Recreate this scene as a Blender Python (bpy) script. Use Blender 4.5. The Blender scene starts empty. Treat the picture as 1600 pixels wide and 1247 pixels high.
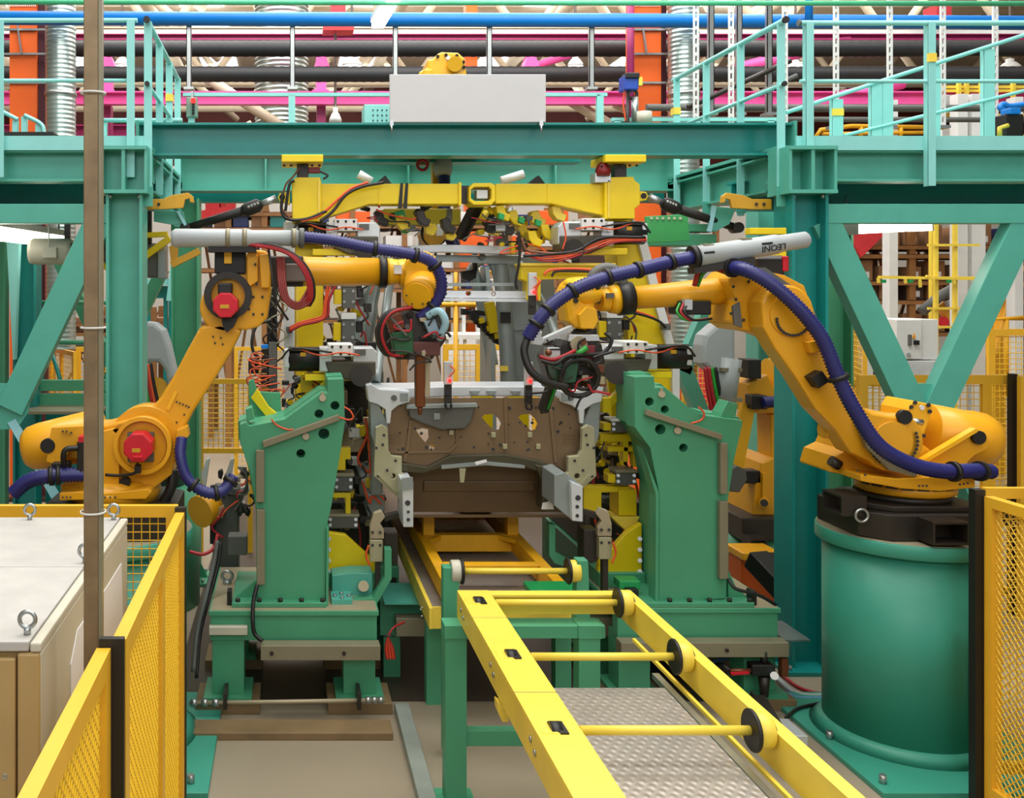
import bpy, bmesh, math, random
from mathutils import Vector, Matrix
random.seed(7)
SC = bpy.context.scene
COL = SC.collection
PI = math.pi
# ------------------------------------------------------------------ camera, world, lights, exposure
F = 1500.0; VX = 450.0; VY = 450.0; EYE = 2.65       # focal length in pixels of the 1600x1247 frame, principal point, eye height
cam = bpy.data.cameras.new('camera'); camo = bpy.data.objects.new('camera', cam); COL.objects.link(camo)
cam.sensor_fit = 'HORIZONTAL'; cam.sensor_width = 36.0; cam.lens = 36.0 * F / 1600.0
cam.shift_x = (800 - VX) / 1600.0; cam.shift_y = -(623.5 - VY) / 1600.0
camo.location = (0, 0, EYE); camo.rotation_euler = (PI / 2, 0, 0)
cam.clip_end = 200
SC.camera = camo
SC.view_settings.view_transform = 'Standard'; SC.view_settings.look = 'None'
SC.view_settings.exposure = 0.0; SC.view_settings.gamma = 1.0
SC.view_settings.use_curve_mapping = False
w = bpy.data.worlds.new('hall_air'); SC.world = w; w.use_nodes = True
w.node_tree.nodes['Background'].inputs[0].default_value = (0.95, 0.98, 1.0, 1); w.node_tree.nodes['Background'].inputs[1].default_value = 0.30

def area(name, loc, sx, sy, power, rot=(0, 0, 0), col=(1, .99, .97)):
    l = bpy.data.lights.new(name, 'AREA'); l.shape = 'RECTANGLE'; l.size = sx; l.size_y = sy; l.energy = power; l.color = col
    o = bpy.data.objects.new(name, l); o.location = loc; o.rotation_euler = rot; COL.objects.link(o); return o
area('skylight_over_cell', (1.3, 5.6, 9.3), 9, 3.0, 760)
area('skylight_over_aisle', (1.3, 0.5, 9.3), 12, 5.0, 440)
area('skylight_behind_cell', (1.3, 13.0, 9.3), 14, 3.0, 900)
area('fill_behind_viewer', (1.5, -4.6, 6.5), 14, 3.0, 430, (math.radians(68), 0, 0))  # added front fill that lifts the faces toward the viewer, no real lamp
area('rear_beam_fill', (3.0, 9.0, 9.6), 18, 1.5, 650, (math.radians(58), 0, 0))  # added fill to brighten the fronts of the pink beams
area('ceiling_fill', (3.0, 18.5, 7.2), 26, 1.5, 420, (PI, 0, 0))  # added fill that lifts the ceiling, no uplighter hangs here
area('ceiling_fill_rear', (3.0, 26.0, 7.2), 26, 1.5, 420, (PI, 0, 0))  # second added ceiling fill, farther back
area('skylight_far', (3.0, 21.0, 9.3), 24, 4.0, 1250)
area('skylight_far_back', (3.0, 29.0, 9.3), 24, 3.0, 500)

# ------------------------------------------------------------------ materials
def lin(c):
    return tuple(((v / 255.0) / 12.92 if v / 255.0 <= .04045 else ((v / 255.0 + .055) / 1.055) ** 2.4) for v in c) + (1.0,)
def mat(name, rgb, rough=.5, metal=0.0, var=.10, scale=6.0, bump=0.0, bscale=60.0, coat=0.0, emit=None, es=0.0, trans=0.0):
    m = bpy.data.materials.new(name); m.use_nodes = True; nt = m.node_tree; b = nt.nodes['Principled BSDF']
    c = lin(rgb)
    b.inputs['Roughness'].default_value = rough; b.inputs['Metallic'].default_value = metal
    b.inputs['Coat Weight'].default_value = coat
    tc = nt.nodes.new('ShaderNodeTexCoord')
    if var > 0:
        n = nt.nodes.new('ShaderNodeTexNoise'); n.inputs['Scale'].default_value = scale; n.inputs['Detail'].default_value = 5
        r = nt.nodes.new('ShaderNodeValToRGB')
        r.color_ramp.elements[0].position = .3; r.color_ramp.elements[1].position = .7
        r.color_ramp.elements[0].color = tuple(v * (1 - var) for v in c[:3]) + (1,)
        r.color_ramp.elements[1].color = tuple(min(1, v * (1 + var * .6)) for v in c[:3]) + (1,)
        nt.links.new(tc.outputs['Object'], n.inputs['Vector']); nt.links.new(n.outputs['Fac'], r.inputs['Fac'])
        nt.links.new(r.outputs['Color'], b.inputs['Base Color'])
    else:
        b.inputs['Base Color'].default_value = c
    if bump > 0:
        n2 = nt.nodes.new('ShaderNodeTexNoise'); n2.inputs['Scale'].default_value = bscale
        bp = nt.nodes.new('ShaderNodeBump'); bp.inputs['Strength'].default_value = bump; bp.inputs['Distance'].default_value = .01
        nt.links.new(tc.outputs['Object'], n2.inputs['Vector']); nt.links.new(n2.outputs['Fac'], bp.inputs['Height'])
        nt.links.new(bp.outputs['Normal'], b.inputs['Normal'])
    if emit:
        b.inputs['Emission Color'].default_value = lin(emit); b.inputs['Emission Strength'].default_value = es
    return m
TEAL = mat('teal_portal_paint', (82, 170, 152), .38, var=.07)
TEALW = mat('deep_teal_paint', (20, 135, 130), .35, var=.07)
MINT = mat('mint_railing_paint', (140, 212, 208), .4, var=.05)
GREEN = mat('green_machine_paint', (74, 156, 118), .42, var=.06, scale=3)
GRNL = mat('bright_green_plastic', (20, 150, 80), .4)
RY = mat('robot_yellow_paint', (226, 162, 26), .35, var=.06, scale=4)
RYL = mat('robot_cover_yellow', (240, 180, 25), .35, var=.04)
FY = mat('fixture_yellow_paint', (238, 208, 12), .4, var=.06)
CY = mat('conveyor_yellow_paint', (240, 212, 78), .42, var=.08, scale=5)
SKY_ = mat('skid_orange_yellow_paint', (225, 165, 12), .45, var=.12)
FENCE = mat('fence_yellow_paint', (238, 182, 46), .4, var=.05)
WIRE = mat('fence_wire_yellow', (238, 190, 40), .45, var=.05)
BLUEH = mat('blue_corrugated_hose', (36, 38, 104), .4, var=.08)
BLUEP = mat('blue_pipe_paint', (0, 122, 212), .4, var=.05)
DRESS = mat('grey_dresspack_plastic', (165, 172, 174), .42, var=.05)
DRESSD = mat('dark_grey_plastic', (92, 94, 90), .5, var=.1)
BLACK = mat('black_rubber', (22, 21, 20), .5, var=.15)
DARK = mat('black_oxide_iron', (42, 37, 32), .45, var=.2)
RED = mat('red_motor_paint', (200, 22, 42), .38, var=.08)
REDC = mat('red_cable', (165, 30, 38), .45)
ORC = mat('orange_cable', (225, 85, 40), .45)
GRC = mat('green_cable', (40, 150, 50), .45)
STEEL = mat('bare_steel', (175, 180, 180), .32, .85, var=.12)
ALU = mat('brushed_aluminium', (205, 210, 212), .38, .45, var=.06)
WHITE = mat('white_painted_metal', (222, 224, 222), .4, var=.04)
SIGN = mat('pale_grey_sign_board', (196, 197, 199), .5, var=.02)
TRAY = mat('olive_grey_cable_tray', (138, 132, 108), .4, .2, var=.08)
BODY = mat('grey_zinc_body_steel', (148, 158, 158), .36, .35, var=.10)
BODYL = mat('bright_zinc_body_steel', (214, 220, 226), .33, .35, var=.08)
FIREW = mat('brown_oiled_body_steel', (122, 99, 72), .45, .15, var=.10, scale=5)
BRKT = mat('olive_zinc_bracket', (168, 165, 132), .42, .25, var=.08)
TAN = mat('tan_clamp_metal', (170, 158, 130), .45, .2, var=.08)
COPPER = mat('oxidised_copper', (122, 70, 45), .4, .4, var=.15)
CREAM = mat('cream_cabinet_paint', (200, 196, 178), .45, var=.05, scale=2)
BEIGE = mat('beige_cabinet_front', (178, 150, 98), .45, var=.04)
TREAD_T = mat('worn_grey_cabinet_top', (186, 183, 178), .5, var=.1, scale=9)
POLE = mat('galvanised_brown_grey_post', (140, 118, 88), .42, .35, var=.22, scale=14)
PAPER = mat('white_paper', (235, 236, 240), .6, var=.02)
ORANGE = mat('orange_column_paint', (240, 100, 18), .5, var=.04)
MAROON = mat('maroon_steel_paint', (72, 12, 30), .5, var=.1)
PINK = mat('pink_beam_paint', (236, 96, 172), .45, var=.05)
PURP = mat('magenta_pipe_paint', (158, 36, 98), .45, var=.05)
CRMT = mat('cream_truss_paint', (205, 190, 165), .5, var=.06)
BRICKRED = mat('dark_red_wall_cladding', (92, 26, 20), .6, var=.12, scale=2)
DUCT = mat('galvanised_spiral_duct', (188, 204, 200), .28, .8, var=.12)
BDUCT = mat('black_ribbed_duct', (40, 40, 42), .55, var=.15)
WOOD = mat('brown_rack_steel', (150, 104, 58), .55, var=.15)
CARD = mat('brown_cardboard', (150, 110, 75), .7, var=.15)
RACKD = mat('dark_crate_plastic', (70, 48, 40), .6, var=.15)
REDB = mat('red_crate_plastic', (205, 28, 32), .45, var=.06)
PALERED = mat('coral_red_tarp', (228, 62, 72), .6, var=.05)
LBLUE = mat('pale_blue_strut_paint', (150, 208, 220), .4, var=.04)
OCHRE = mat('ochre_plastic', (200, 150, 30), .5, var=.1)
NAVY = mat('navy_blue_plastic', (28, 45, 100), .45, var=.1)
DIRTW = mat('grey_floor_beam_paint', (150, 158, 150), .5, .2, var=.15)
WOODB = mat('worn_brown_timber_shim', (128, 106, 74), .6, var=.2)
LAMP = mat('lit_fluorescent_tube', (255, 250, 238), .5, var=0, emit=(255, 248, 232), es=7.0)
LAMPB = mat('lit_high_bay_bulb', (255, 250, 240), .5, var=0, emit=(255, 250, 240), es=9.0)
LEDR = mat('lit_red_indicator', (255, 40, 40), .4, var=0, emit=(255, 20, 20), es=5.0)
WARN = mat('orange_warning_ink', (240, 160, 20), .5, var=0)
INK = mat('black_print_ink', (25, 25, 28), .5, var=0)

ROOFGLOW = mat('roof_glow_strip', (250, 252, 255), .6, var=0, emit=(245, 250, 255), es=1.6)
def tread_mat():
    m = mat('diamond_tread_plate', (178, 172, 164), .36, .6, var=.12, scale=10); nt = m.node_tree; b = nt.nodes['Principled BSDF']
    tc = nt.nodes.new('ShaderNodeTexCoord')
    outs = []
    for ang, k in ((.6, 0), (-.6, 1)):
        mp = nt.nodes.new('ShaderNodeMapping'); mp.inputs['Rotation'].default_value = (0, 0, ang)
        wv = nt.nodes.new('ShaderNodeTexWave'); wv.inputs['Scale'].default_value = 8.5; wv.wave_type = 'BANDS'
        nt.links.new(tc.outputs['Object'], mp.inputs['Vector']); nt.links.new(mp.outputs['Vector'], wv.inputs['Vector']); outs.append(wv)
    mx = nt.nodes.new('ShaderNodeMath'); mx.operation = 'MULTIPLY'
    nt.links.new(outs[0].outputs['Fac'], mx.inputs[0]); nt.links.new(outs[1].outputs['Fac'], mx.inputs[1])
    bp = nt.nodes.new('ShaderNodeBump'); bp.inputs['Strength'].default_value = .55; bp.inputs['Distance'].default_value = .005
    nt.links.new(mx.outputs[0], bp.inputs['Height']); nt.links.new(bp.outputs['Normal'], b.inputs['Normal'])
    return m
TREAD = tread_mat()
def floor_mat():
    m = mat('sealed_concrete', (154, 142, 122), .38, var=.12, scale=.7, bump=.05, bscale=30)
    return m
FLOOR = floor_mat()
PEDM = mat('sea_green_pedestal_paint', (58, 150, 128), .42, var=.06, scale=3)
CEIL = mat('cream_roof_sheeting', (232, 220, 198), .7, var=.06, scale=1.2)

# ------------------------------------------------------------------ mesh builder
def P(x, y, Y):
    return Vector(((x - VX) * Y / F, Y, EYE - (y - VY) * Y / F))
def spl(pts, n=8):
    pts = [Vector(p) for p in pts]
    if len(pts) < 3: return pts
    q = [pts[0] * 2 - pts[1]] + pts + [pts[-1] * 2 - pts[-2]]
    out = []
    for i in range(1, len(q) - 2):
        a, b, c, d = q[i - 1], q[i], q[i + 1], q[i + 2]
        for k in range(n):
            t = k / n
            out.append(.5 * ((2 * b) + (c - a) * t + (2 * a - 5 * b + 4 * c - d) * t * t + (3 * b - a - 3 * c + d) * t ** 3))
    out.append(pts[-1]); return out
def frame(d):
    d = d.normalized()
    up = Vector((0, 0, 1)) if abs(d.z) < .95 else Vector((0, 1, 0))
    s = d.cross(up).normalized(); u = s.cross(d).normalized()
    return d, s, u
class M:
    def __init__(s): s.b = bmesh.new()
    def face(s, vs, smooth=False):
        try:
            f = s.b.faces.new(vs); f.smooth = smooth; return f
        except ValueError: return None
    def hexa(s, p):                     # 8 corners: bottom loop, top loop
        v = [s.b.verts.new(q) for q in p]
        for q in ((3, 2, 1, 0), (4, 5, 6, 7), (0, 1, 5, 4), (1, 2, 6, 5), (2, 3, 7, 6), (3, 0, 4, 7)): s.face([v[i] for i in q])
        return s
    def box(s, x0, x1, y0, y1, z0, z1):
        return s.hexa([(x0, y0, z0), (x1, y0, z0), (x1, y1, z0), (x0, y1, z0), (x0, y0, z1), (x1, y0, z1), (x1, y1, z1), (x0, y1, z1)])
    def pbox(s, x0, y0, x1, y1, Y, dY):  # box whose front face covers a pixel rectangle at depth Y
        a = P(x0, y1, Y); b = P(x1, y0, Y)
        return s.box(a.x, b.x, Y, Y + dY, a.z, b.z)
    def bar(s, a, b, w, h, roll=0.0):
        a = Vector(a); b = Vector(b); d, sd, u = frame(b - a)
        if roll:
            sd, u = sd * math.cos(roll) + u * math.sin(roll), u * math.cos(roll) - sd * math.sin(roll)
        sd = sd * (w / 2); u = u * (h / 2)
        return s.hexa([a - sd - u, a + sd - u, b + sd - u, b - sd - u, a - sd + u, a + sd + u, b + sd + u, b - sd + u])
    def tube(s, pts, r, n=8, cap=True):
        pts = [Vector(p) for p in pts]; rings = []; L = len(pts)
        d, sd, u = frame(pts[1] - pts[0])
        for i, p in enumerate(pts):
            t = (pts[min(i + 1, L - 1)] - pts[max(i - 1, 0)]).normalized()
            sd = (sd - t * sd.dot(t)).normalized(); u = t.cross(sd)
            rr = r[i] if isinstance(r, (list, tuple)) else r
            rings.append([s.b.verts.new(p + (sd * math.cos(2 * PI * k / n) + u * math.sin(2 * PI * k / n)) * rr) for k in range(n)])
        for i in range(L - 1):
            for k in range(n):
                s.face([rings[i][k], rings[i][(k + 1) % n], rings[i + 1][(k + 1) % n], rings[i + 1][k]], n > 5)
        if cap:
            s.face(list(reversed(rings[0]))); s.face(rings[-1])
        return s
    def cyl(s, a, b, r, r2=None, n=20):
        return s.tube([a, b], [r, r if r2 is None else r2], n)
    def lathe(s, prof, o, ax=(0, 0, 1), n=32):
        o = Vector(o); d, sd, u = frame(Vector(ax)); rings = []
        for r, h in prof:
            rings.append([s.b.verts.new(o + d * h + (sd * math.cos(2 * PI * k / n) + u * math.sin(2 * PI * k / n)) * max(r, 1e-4)) for k in range(n)])
        for i in range(len(rings) - 1):
            sm = abs(prof[i][0] - prof[i + 1][0]) < 2.5 * abs(prof[i][1] - prof[i + 1][1])
            for k in range(n):
                s.face([rings[i][k], rings[i][(k + 1) % n], rings[i + 1][(k + 1) % n], rings[i + 1][k]], sm)
        s.face(list(reversed(rings[0]))); s.face(rings[-1]); return s
    def poly(s, outer, holes, A, B):     # 2-D outline (with holes) mapped by A to the front, offset by vector B
        B = Vector(B)
        if not holes:
            a = [s.b.verts.new(A(*q)) for q in outer]; c = [s.b.verts.new(A(*q) + B) for q in outer]; n = len(a)
            s.face(list(reversed(a))); s.face(c)
            for i in range(n): s.face([a[i], a[(i + 1) % n], c[(i + 1) % n], c[i]])
            return s
        t = bmesh.new(); es = []
        for lp in [outer] + holes:
            vs = [t.verts.new(A(*q)) for q in lp]
            for i in range(len(vs)): es.append(t.edges.new((vs[i], vs[(i + 1) % len(vs)])))
        bmesh.ops.triangle_fill(t, edges=es, use_beauty=True, use_dissolve=False)
        t.verts.index_update()
        fr = [s.b.verts.new(v.co) for v in t.verts]; bk = [s.b.verts.new(v.co + B) for v in t.verts]
        for f in t.faces:
            s.face([fr[v.index] for v in f.verts]); s.face([bk[v.index] for v in reversed(f.verts)])
        for e in t.edges:
            if len(e.link_faces) == 1:
                i, j = e.verts[0].index, e.verts[1].index
                s.face([fr[i], fr[j], bk[j], bk[i]])
        t.free(); return s
    def px(s, pts, Y, dY, holes=()):     # pixel outline at depth Y, extruded away from the camera
        return s.poly(pts, list(holes), lambda x, y: P(x, y, Y), (0, dY, 0))
    def yz(s, pts, x0, x1):
        return s.poly(pts, [], lambda y, z: Vector((x0, y, z)), (x1 - x0, 0, 0))
    def xy(s, pts, z0, z1):
        return s.poly(pts, [], lambda x, y: Vector((x, y, z0)), (0, 0, z1 - z0))
    def ibeam(s, a, b, w, h, t=.014, tw=.010, up=None):
        a = Vector(a); b = Vector(b); d, sd, u = frame(b - a)
        if up is not None:
            u = Vector(up).normalized(); sd = d.cross(u).normalized()
        o = [(-w / 2, -h / 2), (w / 2, -h / 2), (w / 2, -h / 2 + t), (tw / 2, -h / 2 + t), (tw / 2, h / 2 - t), (w / 2, h / 2 - t), (w / 2, h / 2), (-w / 2, h / 2), (-w / 2, h / 2 - t), (-tw / 2, h / 2 - t), (-tw / 2, -h / 2 + t), (-w / 2, -h / 2 + t)]
        return s.poly(o, [], lambda x, y: a + sd * x + u * y, b - a)
    def sphere(s, c, r, n=12):
        bmesh.ops.create_uvsphere(s.b, u_segments=n, v_segments=max(6, n // 2), radius=r, matrix=Matrix.Translation(Vector(c)))
        return s
    def torus(s, c, ax, R, r, n=24, k=8):
        d, sd, u = frame(Vector(ax)); c = Vector(c); rg = []
        for i in range(n):
            a = 2 * PI * i / n; e = sd * math.cos(a) + u * math.sin(a)
            rg.append([s.b.verts.new(c + e * (R + r * math.cos(2 * PI * j / k)) + d * r * math.sin(2 * PI * j / k)) for j in range(k)])
        for i in range(n):
            for j in range(k):
                s.face([rg[i][j], rg[i][(j + 1) % k], rg[(i + 1) % n][(j + 1) % k], rg[(i + 1) % n][j]], True)
        return s
    def ring(s, c, ax, ro, ri, h, n=24):
        o = Vector(c); d, sd, u = frame(Vector(ax)); rg = []
        for r, hh in ((ro, 0), (ro, h), (ri, h), (ri, 0)):
            rg.append([s.b.verts.new(o + d * hh + (sd * math.cos(2 * PI * k / n) + u * math.sin(2 * PI * k / n)) * r) for k in range(n)])
        for i in range(4):
            for k in range(n): s.face([rg[i][k], rg[i][(k + 1) % n], rg[(i + 1) % 4][(k + 1) % n], rg[(i + 1) % 4][k]], i in (0, 2))
        return s
    def bolts(s, c, ax, R, n, r=.008, h=.012, a0=0, a1=2 * PI):
        d, sd, u = frame(Vector(ax)); c = Vector(c)
        for i in range(n):
            a = a0 + (a1 - a0) * i / n; p = c + (sd * math.cos(a) + u * math.sin(a)) * R
            s.tube([p, p + d * h], r, 8)
        return s
    def bbox(s):
        v = [q.co for q in s.b.verts]
        return Vector([min(q[i] for q in v) for i in range(3)]), Vector([max(q[i] for q in v) for i in range(3)])
    def obj(s, name, m, off, bev=0.0):
        bmesh.ops.recalc_face_normals(s.b, faces=s.b.faces[:])
        for v in s.b.verts: v.co -= off
        me = bpy.data.meshes.new(name); s.b.to_mesh(me); s.b.free(); me.materials.append(m)
        o = bpy.data.objects.new(name, me); COL.objects.link(o)
        if bev:
            md = o.modifiers.new('bevel', 'BEVEL'); md.width = bev; md.segments = 2; md.limit_method = 'ANGLE'; md.angle_limit = .9; md.use_clamp_overlap = True
        return o
def circ(cx, cy, r, n=20, a0=0.0):
    return [(cx + r * math.cos(a0 + 2 * PI * i / n), cy + r * math.sin(a0 + 2 * PI * i / n)) for i in range(n)]
def arc(cx, cy, r, a0, a1, n=10):        # pixel arc, degrees, y down
    return [(cx + r * math.cos(math.radians(a0 + (a1 - a0) * i / n)), cy + r * math.sin(math.radians(a0 + (a1 - a0) * i / n))) for i in range(n + 1)]
class Th:                                # a thing: an Empty at its base that parents its parts
    def __init__(s, name, label, cat, loc, group=None):
        s.loc = Vector(loc); o = bpy.data.objects.new(name, None); COL.objects.link(o); o.location = s.loc; o.empty_display_size = .1
        o['label'] = label; o['category'] = cat
        if group: o['group'] = group
        s.o = o
    def p(s, name, m, material, parent=None, bev=0.0, label=None, kind=None):
        o = m.obj(name, material, s.loc, bev); o.parent = parent or s.o
        if label: o['label'] = label
        if kind: o['kind'] = kind
        return o
def one(name, label, cat, m, material, bev=0.0, group=None, kind=None):   # a thing that is one mesh
    a, b = m.bbox(); c = Vector(((a.x + b.x) / 2, (a.y + b.y) / 2, a.z))
    o = m.obj(name, material, c, bev); o.location = c; o['label'] = label; o['category'] = cat
    if group: o['group'] = group
    if kind: o['kind'] = kind
    return o
def struct(name, m, material):
    a, b = m.bbox(); c = Vector(((a.x + b.x) / 2, (a.y + b.y) / 2, a.z))
    o = m.obj(name, material, c); o.location = c; o['kind'] = 'structure'; return o
def clone(o, loc, label=None, group=None, rz=None):
    c = o.copy(); COL.objects.link(c); c.location = loc
    if label: c['label'] = label
    if group: c['group'] = group
    if rz is not None: c.rotation_euler = (0, 0, rz)
    def kids(a, b):
        for ch in list(a.children):
            d = ch.copy(); COL.objects.link(d); d.parent = b; kids(ch, d)
    kids(o, c); return c
def hose(pts, r, rib=.2, pitch=.019, n=12):     # corrugated hose along a smooth path
    q = spl(pts, 24); L = [0]
    for i in range(1, len(q)): L.append(L[-1] + (q[i] - q[i - 1]).length)
    N = max(4, int(L[-1] / pitch) * 2); out = []; j = 0
    for i in range(N + 1):
        t = L[-1] * i / N
        while j < len(L) - 2 and L[j + 1] < t: j += 1
        out.append(q[j].lerp(q[j + 1], (t - L[j]) / max(1e-9, L[j + 1] - L[j])))
    return M().tube(out, [r * (1 if i % 2 else 1 - rib) for i in range(N + 1)], n)
def text(body, size, depth, origin, xdir, ydir):
    cu = bpy.data.curves.new('lettering', 'FONT'); cu.body = body; cu.size = size; cu.extrude = depth; cu.align_x = 'CENTER'; cu.align_y = 'CENTER'
    t = bpy.data.objects.new('lettering', cu); COL.objects.link(t)
    bpy.context.view_layer.update()
    me = bpy.data.meshes.new_from_object(t)
    xd = Vector(xdir).normalized(); yd = Vector(ydir); yd = (yd - xd * yd.dot(xd)).normalized(); zd = xd.cross(yd)
    me.transform(Matrix(((xd.x, yd.x, zd.x, origin[0]), (xd.y, yd.y, zd.y, origin[1]), (xd.z, yd.z, zd.z, origin[2]), (0, 0, 0, 1))))
    m = M(); m.b.from_mesh(me)
    bpy.data.objects.remove(t); bpy.data.curves.remove(cu); bpy.data.meshes.remove(me)
    return m

def clutter(t, x0, x1, y0, y1, Y, n, seed, mats, dY=.25, big=14, wires=4, wm=None):   # small machine pieces and wires filling a machine's inside
    rr = random.Random(seed)
    for k in range(n):
        x = rr.uniform(x0, x1); y = rr.uniform(y0, y1); w = rr.uniform(.35, 1) * big; h = rr.uniform(.35, 1) * big; m_ = mats[k % len(mats)]; yy = Y + rr.uniform(0, dY)
        if k % 3 == 0: q = M().cyl(P(x, y, yy), P(x + rr.uniform(-1, 1) * w, y + rr.uniform(-.6, .6) * h, yy + rr.uniform(.02, .1)), rr.uniform(.014, .03), n=12)
        elif k % 3 == 1: q = M().px([(x, y), (x + w * .8, y - h * .2), (x + w, y + h * .3), (x + w * .7, y + h * .9), (x + w * .1, y + h * .7)], yy, rr.uniform(.04, .12))
        else: q = M().pbox(x, y, x + w, y + h, yy, rr.uniform(.05, .12))
        t.p(('pin', 'plate', 'block')[k % 3], q, m_, bev=.003)
    for k in range(wires):
        x = rr.uniform(x0, x1); y = rr.uniform(y0, y1); pts = []
        for j in range(4): pts.append(P(x, y, Y - .03)); x += rr.uniform(-1, 1) * (x1 - x0) * .3; y += rr.uniform(-.3, .6) * (y1 - y0) * .5
        t.p('wire', M().tube(spl(pts, 7), rr.uniform(.005, .009), 6), (wm or (BLACK, ORC, REDC, DRESSD))[k % len(wm or (1, 2, 3, 4))])
# ------------------------------------------------------------------ setting
struct('floor', M().box(-26, 30, -6, 36, -.2, 0), FLOOR)
struct('ceiling', M().box(-26, 30, -6, 36, 10.2, 10.4), CEIL)
struct('wall_middle', M().box(-26, 30, 24.0, 24.2, 0, 5.7), mat('pale_grey_partition', (186, 184, 176), .6, var=.08, scale=.8))
struct('wall_back', M().box(-26, 30, 34.0, 34.3, 0, 10.2), BRICKRED)
for k in range(5): struct('added_roof_glow_%d' % (k + 1), M().box(-7.5 + 4.6 * k, -6.3 + 4.6 * k, 12, 33, 10.17, 10.19), ROOFGLOW)  # glowing strips added to brighten the roof
struct('wall_left', M().box(-26.2, -26, -6, 36, 0, 10.2), CREAM)
struct('wall_right', M().box(30, 30.2, -6, 36, 0, 10.2), CREAM)
# ------------------------------------------------------------------ teal portal: columns, platforms, beams
YF, YR = 6.74, 8.7                       # front and rear plane of the portal
XL, XR = -1.13, 3.60                     # axes of the front columns
def column(name, label, X, Y, ztop, m, wide=.25, deep=.25, brace=None):
    t = Th(name, label, 'column', (X, Y, 0), 'columns of the teal portal')
    t.p('shaft', M().ibeam((X, Y, .03), (X, Y, ztop), wide, deep, .02, .014, up=(1, 0, 0)), m)
    t.p('base_plate', M().box(X - .2, X + .2, Y - .2, Y + .2, 0, .03), m, bev=.004)
    b = M()
    for sx in (-.16, .16):
        for sy in (-.16, .16): b.cyl((X + sx, Y + sy, .03), (X + sx, Y + sy, .06), .016, n=6)
    t.p('anchor_bolts', b, STEEL, kind='stuff')
    for s in (-1, 1):
        t.p('gusset', M().poly([(0, 0), (.07, 0), (0, .14)], [], lambda a, c: Vector((X + s * (.125 + a), Y - .006, .03 + c)), (0, .012, 0)), m)
    return t
column('portal_column', 'front left teal steel column behind the yellow robot arm', XL, YF, 3.30, TEAL)
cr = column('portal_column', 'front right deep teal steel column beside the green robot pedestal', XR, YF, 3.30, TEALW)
column('portal_column', 'rear left green steel column seen right of the yellow arm of the left robot', -.92, YR, 3.45, GREEN)
column('portal_column', 'rear right teal column behind the far yellow robot', 4.62, 9.3, 3.45, TEAL)
column('portal_column', 'rear teal column showing through left of the left brace', -2.28, 8.4, 3.45, TEALW, .2, .2)
column('portal_column', 'rear green column at the left border under the walkway', -2.53, 8.3, 3.45, GREEN, .12, .2)
one('rear_brace', 'pale mint tapered brace near the left border under the walkway', 'brace', M().px([(10, 372), (30, 372), (27, 440), (23, 562), (20, 562)], 8.1, .08), MINT)
column('portal_column', 'rear green column right of the right front column, behind the right robot', 4.75, 8.4, 3.45, GREEN)

def platform(label, sx, xin, xout):      # sx = +1: platform reaches to the right
    x0, x1 = min(xin, xout), max(xin, xout)
    t = Th('walkway_platform', label, 'platform', ((x0 + x1) / 2, YF, 3.3), 'raised walkway platforms')
    t.p('deck_plate', M().box(x0, x1, YF, YR + .1, 3.625, 3.65), TEAL)
    t.p('toe_board', M().box(x0 + (.0 if sx < 0 else .12), x1, YF - .02, YF - .005, 3.615, 3.715), MINT)
    t.p('front_beam', M().ibeam((x0, YF + .09, 3.51), (x1, YF + .09, 3.51), .18, .22, .016, .012, up=(0, 0, 1)), TEAL)
    t.p('rear_beam', M().ibeam((x0, YR, 3.51), (x1, YR, 3.51), .18, .22, .016, .012, up=(0, 0, 1)), TEAL)
    t.p('inner_beam', M().ibeam((xin + sx * .09, YF + .2, 3.47), (xin + sx * .09, YR, 3.47), .16, .26, .016, .012, up=(0, 0, 1)), TEAL)
    for k in range(4):
        X = xin + sx * (.75 + .7 * k)
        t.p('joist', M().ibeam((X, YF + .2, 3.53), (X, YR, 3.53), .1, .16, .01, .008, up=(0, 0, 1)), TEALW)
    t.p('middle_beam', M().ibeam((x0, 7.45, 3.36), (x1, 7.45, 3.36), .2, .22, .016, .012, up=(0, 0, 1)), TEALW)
    # column head box
    hx = XL if sx < 0 else XR
    k_ = .165
    hb = M().box(hx - k_, hx + k_, YF - .17, YF + .14, 3.30, 3.325).box(hx - k_, hx + k_, YF - .17, YF + .14, 3.60, 3.625)
    hb.box(hx - k_, hx - k_ + .02, YF - .16, YF + .13, 3.325, 3.60).box(hx + k_ - .02, hx + k_, YF - .16, YF + .13, 3.325, 3.60).box(hx - k_ + .02, hx + k_ - .02, YF - .02, YF + .0, 3.325, 3.60).box(hx - .012, hx + .012, YF - .16, YF - .02, 3.325, 3.60)
    t.p('column_head', hb, TEAL)
    bl = M()
    for dx in (-.1, .1):
        for dy in (-.1, .08): bl.cyl((hx + dx, YF + dy, 3.27), (hx + dx, YF + dy, 3.30), .014, n=6)
    t.p('head_bolts', bl, STEEL, kind='stuff')
    return t
platform('left raised teal walkway platform above the left robot', -1, -.96, -4.2)
platform('right raised teal walkway platform above the right robot', 1, 3.44, 6.9)

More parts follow.
